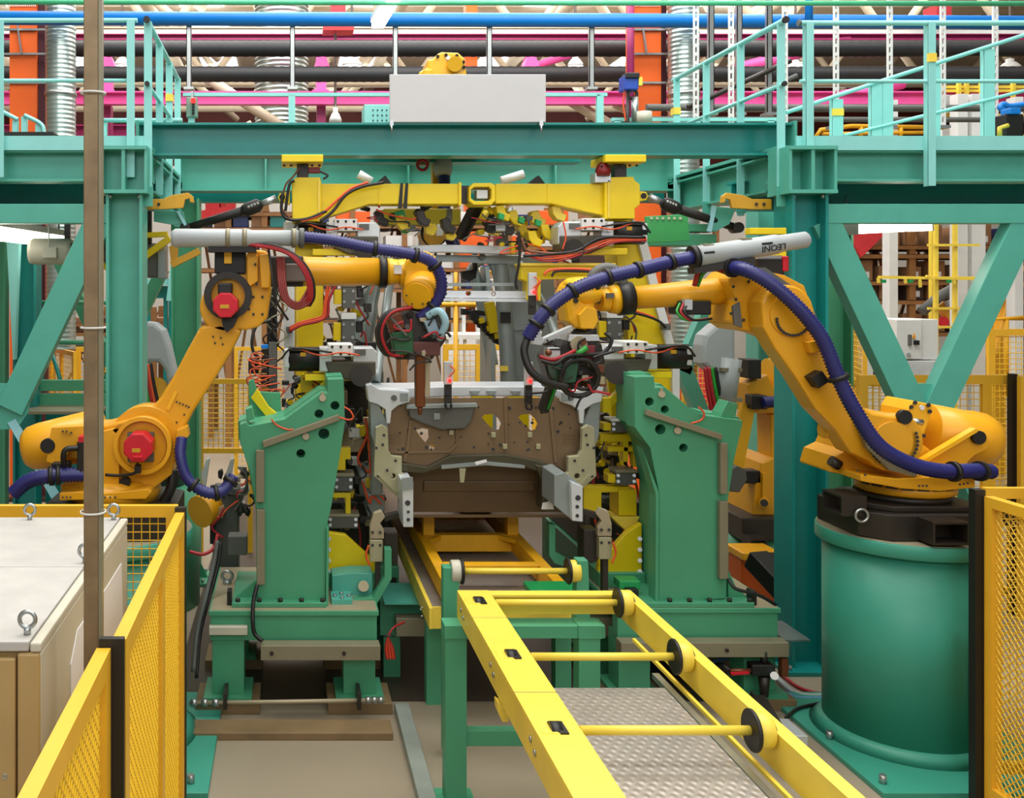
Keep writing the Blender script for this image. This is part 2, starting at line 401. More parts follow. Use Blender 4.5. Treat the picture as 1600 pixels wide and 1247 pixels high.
def truss(label, sx, xin, xout, xv):
    x0, x1 = min(xin, xout), max(xin, xout)
    t = Th('portal_truss', label, 'truss', (xv, YF, 1.75), 'braced trusses under the platforms')
    t.p('top_chord', M().box(x0, x1, YF - .06, YF + .06, 3.10, 3.235), TEAL, bev=.004)
    for s in (-1, 1):
        a = Vector((xv + s * .70, YF, 3.12)); b = Vector((xv + s * .08, YF, 1.80))
        t.p('brace', M().bar(a, b, .11, .19), TEAL, bev=.004)
    t.p('node_plate', M().poly([(-.2, .2), (.2, .2), (.2, .0), (.12, -.12), (-.12, -.12), (-.2, 0)], [], lambda a, c: Vector((xv + a, YF - .015, 1.78 + c)), (0, .03, 0)), TEAL)
    for s in (-1, 1):
        t.p('lower_strut', M().bar((xv + s * .08, YF, 1.72), (xv + s * .46, YF + .1, 1.0), .06 if sx < 0 and s > 0 else .1, .06), LBLUE if sx < 0 and s > 0 else TEAL)
    return t
truss('teal V shaped bracing under the left walkway, crossed by the brown post', -1, XL - .13, -4.2, -2.02)
truss('teal V shaped bracing under the right walkway, behind the right robot', 1, XR + .13, 6.9, 4.45)

t = Th('cross_beam', 'front teal I beam carrying the blank grey sign', 'beam', (1.3, 7.0, 3.6))
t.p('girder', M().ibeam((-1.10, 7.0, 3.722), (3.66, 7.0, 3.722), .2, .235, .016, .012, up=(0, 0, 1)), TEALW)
for X in (-1.08, 3.64): t.p('end_plate', M().box(X - .01, X + .01, 6.88, 7.12, 3.58, 3.85), TEAL)
t = Th('cross_beam', 'rear bright teal I beam above the yellow fixture frame', 'beam', (1.3, YR, 3.5))
t.p('girder', M().ibeam((-1.0, YR, 3.69), (3.55, YR, 3.69), .22, .34, .018, .012, up=(0, 0, 1)), TEAL)
for X in (-.2, 1.08, 2.4): t.p('stiffener', M().box(X - .008, X + .008, YR - .1, YR - .006, 3.54, 3.84), TEAL)
t.p('lower_girder', M().box(-1.0, 3.55, YR + .35, YR + .5, 3.46, 3.56), TEALW)

# railings ---------------------------------------------------------
def post(t, X, Y, z0, z1, w=.075, d=.05, tape=None, side=0):
    m = M()
    if side == 0: m.box(X - w / 2, X + w / 2, Y - .005, Y + .005, z0, z1).box(X - w / 2, X - w / 2 + .01, Y, Y + d, z0, z1)
    else: m.box(X - .005, X + .005, Y - w / 2, Y + w / 2, z0, z1).box(X - .005, X + d, Y - w / 2, Y - w / 2 + .01, z0, z1)
    o = t.p('post', m, MINT)
    if tape: t.p('tape_band', M().box(X - w / 2 - .002, X + w / 2 + .002, Y - .012, Y + .012, tape, tape + .06), CY, o, label='yellow tape band')
    return o
YRL = YF - .05
t = Th('guard_rail', 'mint guard rail along the front of the left walkway', 'railing', (-1.6, YRL, 3.45), 'railings of the walkways')
z1 = EYE + 418 * YRL / F; z2 = EYE + 324 * YRL / F
t.p('top_rail', M().tube([(-4.2, YRL, z1), (-1.05, YRL, z1)], .017, 12), MINT)
t.p('middle_rail', M().tube([(-4.2, YRL, z2), (-1.09, YRL, z2)], .014, 12), MINT)
for x in (1, 205): post(t, P(x, 0, YRL).x, YRL - .02, 3.42, z1, .055)
post(t, -3.2, YRL - .02, 3.42, z1, .055)

def side_rail(label, X, sx, tape_i):
    t = Th('guard_rail', label, 'railing', (X, YF, 3.45), 'railings of the walkways')
    zt = EYE + 414 * 6.74 / F
    y0, y1 = 6.66, 8.6
    t.p('top_rail', M().tube([(X, y0, zt), (X, y1, zt)], .02, 12), MINT)
    t.p('middle_rail', M().tube([(X, y0 + .02, zt - .44), (X, y1, zt - .44)], .015, 12), MINT)
    t.p('end_cap', M().cyl((X, y0 - .012, zt), (X, y0 + .004, zt), .024), BLACK); t.p('end_cap', M().cyl((X, y0 + .006, zt - .44), (X, y0 + .022, zt - .44), .018), BLACK)
    for i, Y in enumerate((6.72, 7.32, 7.92, 8.52)):
        m = M().box(X - .028, X + .028, Y - .004, Y + .004, 3.2 if i else 3.36, zt).box(X + (.02 if sx > 0 else -.028), X + (.028 if sx > 0 else -.02), Y, Y + .06, 3.2 if i else 3.36, zt)
        o = t.p('post', m, MINT)
        if i == tape_i: t.p('tape_band', M().box(X - .03, X + .03, Y - .012, Y + .066, zt - .32, zt - .26), CY, o, label='yellow tape band')
        t.p('foot_plate', M().box(X - .035, X + .035, Y - .012, Y - .004, 3.22, 3.36), TEAL, o)
side_rail('mint guard rail running away from the viewer on the inner edge of the left walkway', P(232, 0, 6.74).x, -1, 2)
side_rail('mint guard rail running away from the viewer on the inner edge of the right walkway', P(1218, 0, 6.74).x, 1, 3)
t = Th('guard_rail', 'mint level guard rail along the front of the right walkway', 'railing', (5, YRL, 3.45), 'railings of the walkways')
z1 = EYE + 414 * YRL / F; z2 = EYE + 323 * YRL / F
t.p('top_rail', M().tube([(P(1250, 0, YRL).x, YRL, z1), (6.9, YRL, z1)], .019, 12), MINT)
t.p('middle_rail', M().tube([(P(1250, 0, YRL).x, YRL, z2), (6.9, YRL, z2)], .014, 12), MINT)
t.p('end_cap', M().cyl((P(1247, 0, YRL).x, YRL, z1), (P(1250, 0, YRL).x, YRL, z1), .023), DRESSD)
for i, x in enumerate((1263, 1453)):
    post(t, P(x, 0, YRL).x, YRL - .02, 3.36, z1, .05, tape=4.22 if i else None)
post(t, 6.4, YRL - .02, 3.36, z1, .05)
# rail of the stair that climbs away at the back of the right walkway: rises to the right
Ys = 8.3
t = Th('stair_rail', 'sloping mint stair handrail rising to the right behind the right walkway', 'railing', (5.2, Ys, 3.63), 'railings of the walkways')
t.p('top_rail', M().tube([P(1228, 176, Ys), P(1367, 130, Ys), P(1600, 55, Ys), P(1760, 4, Ys)], .018, 12), MINT)
t.p('lower_rail', M().tube([P(1318, 212, Ys), P(1600, 142, Ys), P(1760, 102, Ys)], .015, 12), MINT)
for i, (x, yt) in enumerate(((1309, 155), (1370, 132), (1387, 128), (1461, 102), (1546, 76))):
    a = P(x, yt, Ys)
    m = M().box(a.x - .045, a.x + .045, Ys - .005, Ys + .005, 3.64, a.z).box(a.x - .045, a.x - .035, Ys, Ys + .05, 3.64, a.z)
    o = t.p('post', m, MINT)
    if i == 0: t.p('tape_band', M().box(a.x - .047, a.x + .047, Ys - .012, Ys + .01, 4.14, 4.2), CY, o, label='yellow tape band')
t = Th('guard_rail', 'thin mint rail standing on the rear cross beam behind the sign', 'railing', (1.3, YR, 3.86), 'railings of the walkways')
zt = EYE + 302 * YR / F
t.p('top_rail', M().bar((P(286, 0, YR).x, YR, zt), (P(948, 0, YR).x, YR, zt), .04, .03), MINT)
for x in (456, 700, 937):
    a = P(x, 0, YR); t.p('post', M().box(a.x - .03, a.x + .03, YR - .02, YR + .02, 3.86, zt), MINT)
# short handrails of stairs at the far left and a low rail
t = Th('stair_rail', 'short curved mint stair handrail at the far left above the walkway', 'railing', (-2.1, 7.9, 3.65), 'railings of the walkways')
Yq = 7.9
t.p('handrail', M().tube(spl([P(-20, 162, Yq), P(5, 175, Yq), P(28, 187, Yq)]), .018, 10), MINT)
t.p('handrail', M().tube(spl([P(38, 180, Yq), P(64, 194, Yq), P(69, 210, Yq)]), .018, 10), MINT)
for x, y in ((23, 188), (37, 182), (59, 194)): t.p('post', M().pbox(x - 4, y, x + 4, 212, Yq, .05), MINT)
t = Th('guard_rail', 'low mint rail on two short posts just right of the brown post', 'railing', (-1.0, 8.0, 3.65), 'railings of the walkways')
t.p('top_rail', M().tube([P(152, 188, 8), P(285, 188, 8)], .018, 10), MINT)
for x in (160, 278): t.p('post', M().pbox(x - 6, 190, x + 6, 216, 8, .06), MINT)
one('rubber_mat', 'black rubber mat edge lying on the left walkway deck', 'mat', M().pbox(-60, 206, 83, 212, 7.4, .5), BLACK)
t = Th('guard_rail', 'low mint rail beyond the sloping rail on the right of the crossbeam', 'railing', (3.0, 8.72, 3.9), 'railings of the walkways')
t.p('top_rail', M().bar(P(955, 187, 8.72), P(1215, 187, 8.72), .04, .03), MINT)
for x in (965, 1090, 1205): t.p('post', M().pbox(x - 5, 188, x + 5, 242, 8.70, .05), MINT)
one('overhead_conduit', 'long pale green conduit crossing the very top of the picture', 'pipe', M().tube([(-4, 9.4, EYE + 447 * 9.4 / F), (9, 9.4, EYE + 444 * 9.4 / F)], .026, 12), mat('pale_green_conduit_paint', (90, 200, 150), .4))
# sign
t = Th('blank_sign', 'blank pale grey sign board standing on the front cross beam', 'sign', (P(731, 0, 6.9).x, 6.9, P(0, 191, 6.9).z))
t.p('board', M().pbox(609, 116, 853, 191, 6.88, .03), SIGN, bev=.004)
for x in (612, 846): t.p('clamp', M().pbox(x - 3, 188, x + 3, 196, 6.87, .06).cyl(P(x, 196, 6.86), P(x, 207, 6.86), .007, n=8), STEEL)
t = Th('control_pendant', 'small green push button box with a red button hung left on the rear rail', 'control box', (P(299, 0, 8.5).x, 8.5, P(0, 183, 8.5).z))
t.p('housing', M().pbox(291, 152, 308, 183, 8.5, .08), mat('grey_green_box', (110, 150, 135), .5), bev=.006)
t.p('hook', M().box(P(299, 0, 8.5).x - .01, P(299, 0, 8.5).x + .01, 8.56, 8.72, P(0, 153, 8.5).z - .05, EYE + 303 * YR / F), STEEL)
t.p('stop_button', M().cyl(P(302, 157, 8.49), P(302, 157, 8.46), .022), LEDR)
for k in range(4): t.p('push_button', M().cyl(P(302, 163 + k * 4.6, 8.5), P(302, 163 + k * 4.6, 8.47), .012, n=10), BLACK)
t.p('bracket', M().pbox(294, 183, 304, 196, 8.52, .04), MINT)
t = Th('junction_box', 'pale turquoise perforated box left of the blank sign', 'box', (P(590, 0, 7.5).x, 7.5, P(0, 195, 7.5).z))
t.p('housing', M().pbox(569, 163, 612, 197, 7.5, .25), MINT, bev=.006)
hb = M()
for i in range(4):
    for j in range(3): hb.cyl(P(583 + 7 * i, 172 + 8 * j, 7.499), P(583 + 7 * i, 172 + 8 * j, 7.494), .006, n=8)
t.p('holes', hb, DARK, kind='stuff')
# yellow service brackets on the columns
def hook(label, xs, Y, flip):
    t = Th('hook_bracket', label, 'bracket', P(xs, 325, Y), 'yellow hook brackets on the columns')
    s = -1 if flip else 1
    pts = [(0, 311), (30, 311), (44, 305), (70, 301), (78, 307), (79, 317), (73, 316), (72, 310), (65, 312), (62, 325), (30, 327), (0, 327)]
    t.p('plate', M().px([(xs + s * a, b) for a, b in pts], Y, .03), OCHRE, bev=.003)
    t.p('bolts', M().cyl(P(xs + s * 12, 319, Y - .01), P(xs + s * 12, 319, Y), .012, n=6).cyl(P(xs + s * 24, 319, Y - .01), P(xs + s * 24, 319, Y), .012, n=6), DARK, kind='stuff')
hook('ochre hook bracket pointing right beside the left front column', 224, 6.85, False)
hook('ochre hook bracket pointing left beside the right front column', 1206, 6.85, True)
# lamps
def trough(label, pts, Y, mdir):
    a, b = P(*pts[0]), P(*pts[1])
    t = Th('fluorescent_lamp', label, 'lamp', (a + b) / 2 + Vector((0, 0, -.05)), 'fluorescent lamps under the walkways')
    d = (b - a).normalized(); s = Vector((d.y, -d.x, 0))
    t.p('housing', M().bar(a + Vector((0, 0, .07)), b + Vector((0, 0, .07)), .20, .05), WHITE)
    t.p('diffuser', M().bar(a, b, .17, .09), LAMP, bev=.02)
    for q in (a, b):
        t.p('end_cap', M().bar(q - d * .025, q + d * .0, .18, .1), WHITE)
        t.p('hanger', M().cyl(q + Vector((0, 0, .09)), q + Vector((0, 0, .25)), .008, n=6), STEEL)
trough('lit fluorescent lamp under the right walkway', ((1322, 357, 7.25), (1440, 352, 8.0)), 0, 1)
trough('lit fluorescent lamp under the left walkway, beside the brown post', ((-30, 362, 6.9), (92, 378, 8.3)), 0, 1)
t = Th('cable_reel', 'cream cable reel with a junction box hung under the left walkway', 'reel', P(95, 410, 7.3))
c = P(80, 393, 7.3)
t.p('drum', M().lathe([(.02, -.16), (.09, -.16), (.1, -.13), (.1, .13), (.09, .16), (.02, .16)], c, (1, 0, 0)), CREAM)
t.p('box', M().pbox(66, 386, 88, 403, 7.15, .08), CREAM, bev=.005); t.p('cable', M().tube([P(76, 352, 7.2), P(77, 386, 7.2)], .006, 6), WHITE)
t.p('bracket', M().pbox(86, 380, 112, 410, 7.25, .1), DARK); t.p('hanger', M().box(-1.72, -1.68, 7.38, 7.42, 2.9, 3.252), DARK)
# ------------------------------------------------------------------ hall behind: columns, ducts, pipes, roof trusses
def hall_column(label, x0, x1, Y, m=ORANGE, side=True):
    a = P(x0, 0, Y); b = P(x1, 0, Y); c = (a.x + b.x) / 2
    t = Th('hall_column', label, 'column', (c, Y, 0), 'orange columns of the hall')
    t.p('shaft', M().box(a.x, b.x, Y, Y + .3, .04, 10.2), m)
    t.p('base_plate', M().box(a.x - .15, b.x + .15, Y - .12, Y + .42, 0, .04), DARK)
    if side:
        t.p('dark_channel', M().box(b.x, b.x + .09, Y + .06, Y + .26, 0.04, 10.2), MAROON, label='dark maroon steel channel')
        for y in (47, 85, 130):
            z = P(0, y, Y).z
            t.p('pipe_clamp', M().bar((a.x - .06, Y - .02, z), (b.x + .15, Y - .02, z), .03, .025), STEEL)
        t.p('brace_rod', M().bar(P(x0 + 12, 36, Y - .05), P(x0 + 19, 84, Y - .05), .02, .03), STEEL)
        rb = M()
        for k in range(14): rb.pbox(x0 + 3 * k, 7, x0 + 3 * k + 1.6, 10, Y - .02, .01)
        t.p('perforated_strip', rb, WHITE, kind='stuff')
hall_column('orange hall column at the far left beside a silver duct', 15, 57, 12.0)
hall_column('orange hall column right of the sign beside a silver duct', 991, 1033, 12.0)
hall_column('orange hall column far behind, showing through the car body opening', 728, 746, 21.0, side=False)
hall_column('orange hall column far behind, showing below the left lamp', 15, 32, 19.0, side=False)
hall_column('orange hall column far behind, right of the grey dress pack', 1070, 1086, 22.0, side=False)
def spiral(label, x0, x1, y1, Y):
    a = P(x0, 0, Y); b = P(x1, 0, Y); r = (b.x - a.x) / 2; c = (a.x + b.x) / 2
    n = 150; z0 = P(0, y1, Y).z; z1 = 10.2
    prof = []
    for i in range(n + 1):
        h = z0 + (z1 - z0) * i / n; prof += [(r, h - .012), (r * 1.035, h), (r, h + .012)]
    prof = [(r * .98, z0)] + prof[1:-1] + [(r * .98, z1)]
    t = Th('spiral_duct', label, 'duct', (c, Y, z0), 'silver spiral ducts')
    m = M().lathe(prof, (c, Y, 0), n=28)
    for f in m.b.faces: f.smooth = len(f.verts) == 4
    t.p('pipe', m, DUCT)
    t.p('support_band', M().ring((c, Y, 5.0), (0, 0, 1), r * 1.08, r * 1.0, .05), STEEL)
spiral('silver spiral duct beside the left orange column', 72, 118, 545, 11.8)
spiral('silver spiral duct beside the right orange column', 1045, 1091, 545, 11.8)
one('water_pipe', 'long blue pipe crossing the top of the picture', 'pipe', M().tube([P(-300, 27, 11.4), P(1000, 32, 11.4), P(1950, 38, 11.4)], .083, 16), BLUEP)
one('riser_pipe', 'short blue vertical pipe rising above the right walkway railing', 'pipe', M().tube([P(1264, -60, 11.2), P(1264, 36, 11.2)], .042, 12), BLUEP)
for x, la in ((985, 'thin magenta riser pipe beside the right orange column'),):
    one('riser_pipe', la, 'pipe', M().tube([P(x, -60, 11.9), P(x, 215, 11.9)], .045, 12), PURP)
def ribbed(label, y, Y, r):
    a = P(-350, y, Y); b = P(2000, y, Y); n = 330; pts = []; rs = []
    for i in range(n + 1):
        pts.append(a.lerp(b, i / n)); rs.append(r * (1 if i % 2 else .95))
    one('ribbed_duct', label, 'duct', M().tube(pts, rs, 14), BDUCT, group='black ribbed ducts')
ribbed('upper one of two long black ribbed ducts', 76, 13.0, .112)
ribbed('lower one of two long black ribbed ducts, behind the sign', 116, 13.0, .108)
def hbeam(label, y0, y1, Y, m, name='hall_beam', x0=-400, x1=2100):
    a = P(x0, (y0 + y1) / 2, Y); b = P(x1, (y0 + y1) / 2, Y)
    one(name, label, 'beam', M().ibeam(a, b, .16, (y1 - y0) * Y / F, .02, .014, up=(0, 0, 1)), m, group='coloured beams of the hall')
hbeam('bright pink steel beam behind the sign', 144, 164, 14.2, PINK)
hbeam('thin magenta steel beam just above the upper black duct', 54, 64, 14.4, PURP)
hbeam('dull magenta beam low behind the left walkway', 196, 213, 15.0, PURP, x1=300)
hbeam('dark steel beam high under the roof', 44, 50, 15.2, CRMT)
def strut(label, x, y0, y1, Y, slot):
    a = P(x, y1, Y); b = P(x, y0, Y)
    m = M()
    if not slot: m.box(a.x - .03, a.x + .03, Y, Y + .008, a.z, b.z).box(a.x - .03, a.x - .022, Y, Y + .05, a.z, b.z).box(a.x + .022, a.x + .03, Y, Y + .05, a.z, b.z)
    else:
        m.box(a.x - .028, a.x - .012, Y, Y + .02, a.z, b.z).box(a.x + .012, a.x + .028, Y, Y + .02, a.z, b.z)
        n = int((b.z - a.z) / .09)
        for k in range(n + 1): z = a.z + k * (b.z - a.z - .03) / n; m.box(a.x - .012, a.x + .012, Y, Y + .012, z, z + .035)
    t = Th('hanger_strut', label, 'strut', (a.x, Y, a.z), 'hanger struts')
    t.p('channel', m, WHITE if slot else STEEL)
    t.p('foot', M().box(a.x - .06, a.x + .06, Y - .03, Y + .1, a.z - .03, a.z), STEEL)
    if slot: t.p('red_clip', M().pbox(x + 3, 1, x + 9, 6, Y - .03, .05), REDB)
for x, la in ((295, 'steel hanger strut left, above the push button box'), (457, 'steel hanger strut above the left rear railing post'), (618, 'steel hanger strut behind the left end of the sign'), (765, 'steel hanger strut behind the middle of the sign'), (925, 'steel hanger strut right of the sign')):
    strut(la, x, 24, 136, 11.44, False)
for x, la in ((1112, 'plain grey strut next to the right silver duct'), (1156, 'plain grey strut second from the right silver duct'), (1203, 'plain grey strut just left of the inner railing post on the right')):
    strut(la, x, -40, 176, 10.6, False)
for x, la in ((1088, 'slotted white strut beside the right silver duct'), (1143, 'slotted white strut second from the right silver duct'), (1227, 'slotted white strut directly behind the right inner railing post'), (1307, 'slotted white strut in the first bay of the right railing'), (1391, 'slotted white strut in the middle of the right railing bay'), (1474, 'slotted white strut right of the taped railing post'), (1556, 'slotted white strut near the right border')):
    strut(la, x, -40, 196, 10.2, True)
one('cable_conduit', 'upper grey conduit low behind the right railing', 'pipe', M().tube([P(1010, 168, 11), P(1900, 170, 11)], .04, 10), DRESSD)
one('cable_conduit', 'lower grey conduit low behind the right railing', 'pipe', M().tube([P(1010, 186, 11), P(1900, 188, 11)], .03, 10), DRESSD)
one('sloping_pipe', 'upper brown pipe sloping behind the right sloped railing', 'pipe', M().tube([P(1075, 168, 10.58), P(1235, 95, 10.58)], .03, 10), DARK)
one('sloping_pipe', 'lower brown pipe sloping behind the right sloped railing', 'pipe', M().tube([P(1130, 172, 10.58), P(1245, 118, 10.58)], .026, 10), DRESSD)
# roof trusses: each truss one thing with chords and diagonals
def roof_truss(label, Y, zt, zb, ph):
    t = Th('roof_truss', label, 'truss', (2, Y, zb - .1), 'cream roof trusses')
    t.p('top_chord', M().tube([(-20, Y, zt), (26, Y, zt)], .12, 10), CRMT); t.p('bottom_chord', M().tube([(-20, Y, zb), (26, Y, zb)], .13, 10), CRMT)
    k = 0; x = -19.0 + ph
    while x < 25:
        t.p('diagonal', M().tube([(x, Y, zb), (x + 1.3, Y, zt)], .085, 8), CRMT); t.p('diagonal', M().tube([(x + 2.6, Y, zb), (x + 1.3, Y, zt)], .085, 8), CRMT)
        x += 2.6; k += 1
for i, (Y, zb) in enumerate(((16.5, 7.75), (20.5, 7.85), (24.5, 7.9), (28.5, 8.0))):
    roof_truss(['nearest cream roof truss high above the ducts', 'second cream roof truss from the front', 'third cream roof truss from the front', 'farthest cream roof truss before the red wall'][i], Y, 9.7, zb, .7 * i)
for k, X in enumerate((-8.0, -3.2, 2.6, 6.4, 11.0)):
    t = Th('roof_purlin', 'cream lengthwise roof tube, number counted from the left by its place in the roof: ' + ['outermost left', 'left of the sign', 'over the sign', 'right of the sign', 'outermost right'][k], 'tube', (X, 15, 8.8), 'cream lengthwise roof tubes')
    t.o['label'] = 'cream lengthwise roof tube ' + ['farthest left', 'above the left railing', 'above the sign', 'above the right sloped railing', 'farthest right'][k]
    t.p('tube', M().tube([(X, 14.5, 9.1), (X, 33.9, 9.1)], .16, 10), CRMT)
    for j in range(4): t.p('knee_brace', M().tube([(X, 16.5 + 4 * j, 9.1), (X + (1.6 if k % 2 else -1.6), 18.2 + 4 * j, 7.95)], .1, 8), CRMT)
for i, (x0, y0, x1, y1) in enumerate(((320, 120, 440, 198), (395, 195, 320, 240), (960, 160, 1080, 225), (880, 150, 960, 200))):
    one('sloping_brace', 'cream sloping roof brace ' + ['left of the flexible duct', 'behind the left rear rail', 'low right of the sign', 'just right of the sign'][i], 'brace', M().tube([P(x0, y0, (15.1, 15.1, 14.33, 14.33)[i]), P(x1, y1, (15.1, 15.1, 14.33, 14.33)[i])], .085, 8), CRMT)
# flexible duct and pink pieces
pts = []
for i in range(141):
    pts.append(P(440, -40, 15.6).lerp(P(440, 206, 15.6), i / 140))
t = Th('flexible_duct', 'large silver flexible duct hanging left of the sign', 'duct', P(440, 206, 15.6))
t.p('sleeve', M().tube(pts, [.44 * (1 if i % 4 < 2 else .93) for i in range(141)], 24), DUCT)
t.p('support_bar', M().bar(P(380, 197, 15.1), P(500, 197, 15.1), .06, .06), DARK)
def pinkbrace(label, pts, Y, r):
    one('pink_brace', label, 'brace', M().tube([P(a, b, Y) for a, b in pts], r, 10), PINK)
pinkbrace('pink pipe sloping up to the right between the black ducts', [(820, 108), (890, 86)], 14.6, .06)
pinkbrace('pink pipe sloping behind the right sloped railing', [(1150, 108), (1325, 62)], 14.45, .09)
pinkbrace('pink pipe sloping under the lower black duct on the right', [(1310, 152), (1410, 130)], 14.33, .09)
def pinkpost(label, x, Y=14.3):
    t = Th('pink_post', label, 'post', P(x, 215, Y), 'pink column heads')
    t.p('shaft', M().pbox(x - 8, 88, x + 8, 144, Y, .2), PINK); t.p('lower_shaft', M().pbox(x - 7, 164, x + 7, 215, Y, .2), PURP)
    t.p('flare', M().px([(x - 12, 106), (x - 6, 90), (x + 8, 90), (x + 14, 106)], Y - .05, .3), PINK)
    t.p('foot_plate', M().pbox(x - 14, 140, x + 12, 144, Y - .05, .3), PINK)
pinkpost('pink column head left of the sign, right of the flexible duct', 502)
pinkpost('pink column head just right of the brown post', 166)
pinkpost('pink column head between the black ducts behind the sign', 830)
t = Th('red_hoist_block', 'red hoist block hung under the blue pipe left of the sign', 'hoist', P(528, 50, 13.6))
t.p('body', M().pbox(517, 2, 540, 22, 13.6, .3), mat('dusty_red_paint', (180, 45, 55), .5)); t.p('yoke', M().pbox(505, 40, 553, 47, 13.6, .3), REDB); t.p('chain', M().cyl(P(530, 22, 13.6), P(530, 40, 13.6), .02, n=6), STEEL)
t = Th('red_hoist_block', 'red hoist block above the right walkway railing', 'hoist', P(1475, 24, 13.6))
t.p('body', M().pbox(1464, 6, 1487, 24, 13.6, .3), bpy.data.materials['dusty_red_paint']); t.p('chain', M().cyl(P(1475, 6, 13.7), Vector((P(1475, 6, 13.7).x, 13.7, 10.2)), .02, n=6), STEEL)
def high_bay(label, x, y0, y1, w, Y, lit):
    a = P(x, y1, Y); hh = (y1 - y0) * Y / F; r = w * Y / F / 2
    t = Th('high_bay_lamp', label, 'lamp', a, 'bell shaped hall lamps')
    t.p('bell', M().lathe([(r, 0), (r * .95, hh * .25), (r * .6, hh * .6), (r * .38, hh * .7), (r * .38, hh * .98), (.02, hh)], a, n=20), WHITE)
    t.p('stem', M().cyl(a + Vector((0, 0, hh)), Vector((a.x, Y, 10.2)), .02, n=6), STEEL)
    if lit: t.p('lit_glass', M().lathe([(r * .9, -.03), (r * .9, .0), (.02, .02)], a, n=20), LAMPB)
for la, x, y0, y1, w_, Y, lit in (('lit bell lamp between the ducts left of the sign', 550, 86, 104, 32, 16.0, True), ('bell lamp between the ducts right of the sign', 899, 86, 104, 24, 16.0, True), ('lit bell lamp between the left railing and the brown post', 191, 86, 104, 26, 16.0, True), ('dark grey bell lamp under the pink beam left of the sign', 524, 168, 192, 20, 13.8, False), ('bell lamp near the right border behind the stair rail', 1578, 92, 108, 30, 16.0, True), ('lit bell lamp behind the right inner railing post', 1243, 94, 104, 28, 16.0, True)):
    high_bay(la, x, y0, y1, w_, Y, lit)
t = Th('tube_lamp', 'lit tube lamp running away under the roof at the top left of the sign', 'lamp', P(600, 0, 9))
a, b = P(617, -8, 9.2), P(590, 40, 10.6)
t.p('diffuser', M().bar(a, b, .13, .06), LAMP); t.p('housing', M().bar(a + Vector((0, 0, .06)), b + Vector((0, 0, .06)), .16, .05), WHITE)
for q in (a, b): t.p('hanger', M().cyl(q + Vector((0, 0, .08)), Vector((q.x, q.y, 10.2)), .008, n=6), STEEL)
# ceiling-level cable tray
t = Th('cable_ladder', 'grey cable ladder running across just under the magenta beam', 'cable tray', P(700, 53, 14))
t.p('rails', M().bar(P(-200, 50, 14), P(1900, 50, 14), .02, .05).bar(P(-200, 50, 14.4), P(1900, 50, 14.4), .02, .05), WHITE)
# -------------------------- storage rack at the right back
YB = 15.5
def rack(label, x0, x1, ytop, levels, Y, nb, crates):
    a = P(x0, ytop, Y); b = P(x1, ytop, Y)
    t = Th('storage_rack', label, 'rack', ((a.x + b.x) / 2, Y, 0), 'brown storage racks')
    for i in range(nb + 1):
        X = a.x + (b.x - a.x) * i / nb
        for dy in (0, 1.0): t.p('upright', M().box(X - .05, X + .05, Y + dy, Y + dy + .08, 0, a.z), WOOD)
    for lv in levels:
        z = P(0, lv, Y).z
        for dy in (0, 1.0): t.p('shelf_beam', M().box(a.x, b.x, Y + dy - .02, Y + dy + .06, z - .06, z), WOOD)
        t.p('shelf_board', M().box(a.x, b.x, Y, Y + 1.05, z - .02, z + .01), RACKD)
    for i in range(nb):
        X0 = a.x + (b.x - a.x) * i / nb; X1 = a.x + (b.x - a.x) * (i + 1) / nb
        t.p('cross_brace', M().bar((X0, Y + 1.1, .4), (X1, Y + 1.1, a.z), .05, .03), WOOD); t.p('cross_brace', M().bar((X1, Y + 1.14, .4), (X0, Y + 1.14, a.z), .05, .03), WOOD)
    return t, a, b
rk, ra, rb_ = rack('brown storage rack stacked with boxes behind the right V bracing', 1335, 1700, 345, (384, 398, 440, 470, 520, 580), YB, 4, None)
cnt = 0
place = ['by the red tarp', 'behind the white post', 'left of the yellow ladder frame', 'inside the yellow ladder frame', 'between the white posts', 'behind the right brace', 'at the right border']
lvn = {384: 'top shelf', 440: 'second shelf', 470: 'third shelf', 520: 'low shelf'}
for lv in (384, 440, 470, 520):
    z = P(0, lv, YB).z + .012
    for k in range(7):
        x = 1352 + k * 36 + random.uniform(-5, 5)
        c = P(x, lv, YB + .15); wd = random.uniform(.24, .32); hh = random.uniform(.22, .36)
        if lv == 470: hh = .24
        mt_ = random.choice((CARD, CARD, RACKD, WOOD, NAVY if k in (4, 6) else CARD))
        t = Th('storage_crate', '%s crate on the %s of the right rack %s' % ({CARD: 'brown', RACKD: 'dark', WOOD: 'tan', NAVY: 'navy'}[mt_], lvn[lv], place[k]), 'crate', (c.x, YB + .2, z), 'crates on the storage rack')
        t.p('walls', M().box(c.x - wd / 2, c.x + wd / 2, YB + .1, YB + .5, z, z + hh), mt_, bev=.01)
        t.p('label_sheet', M().box(c.x - .07, c.x + .07, YB + .09, YB + .1, z + .05, z + .15), PAPER, label='white paper label')
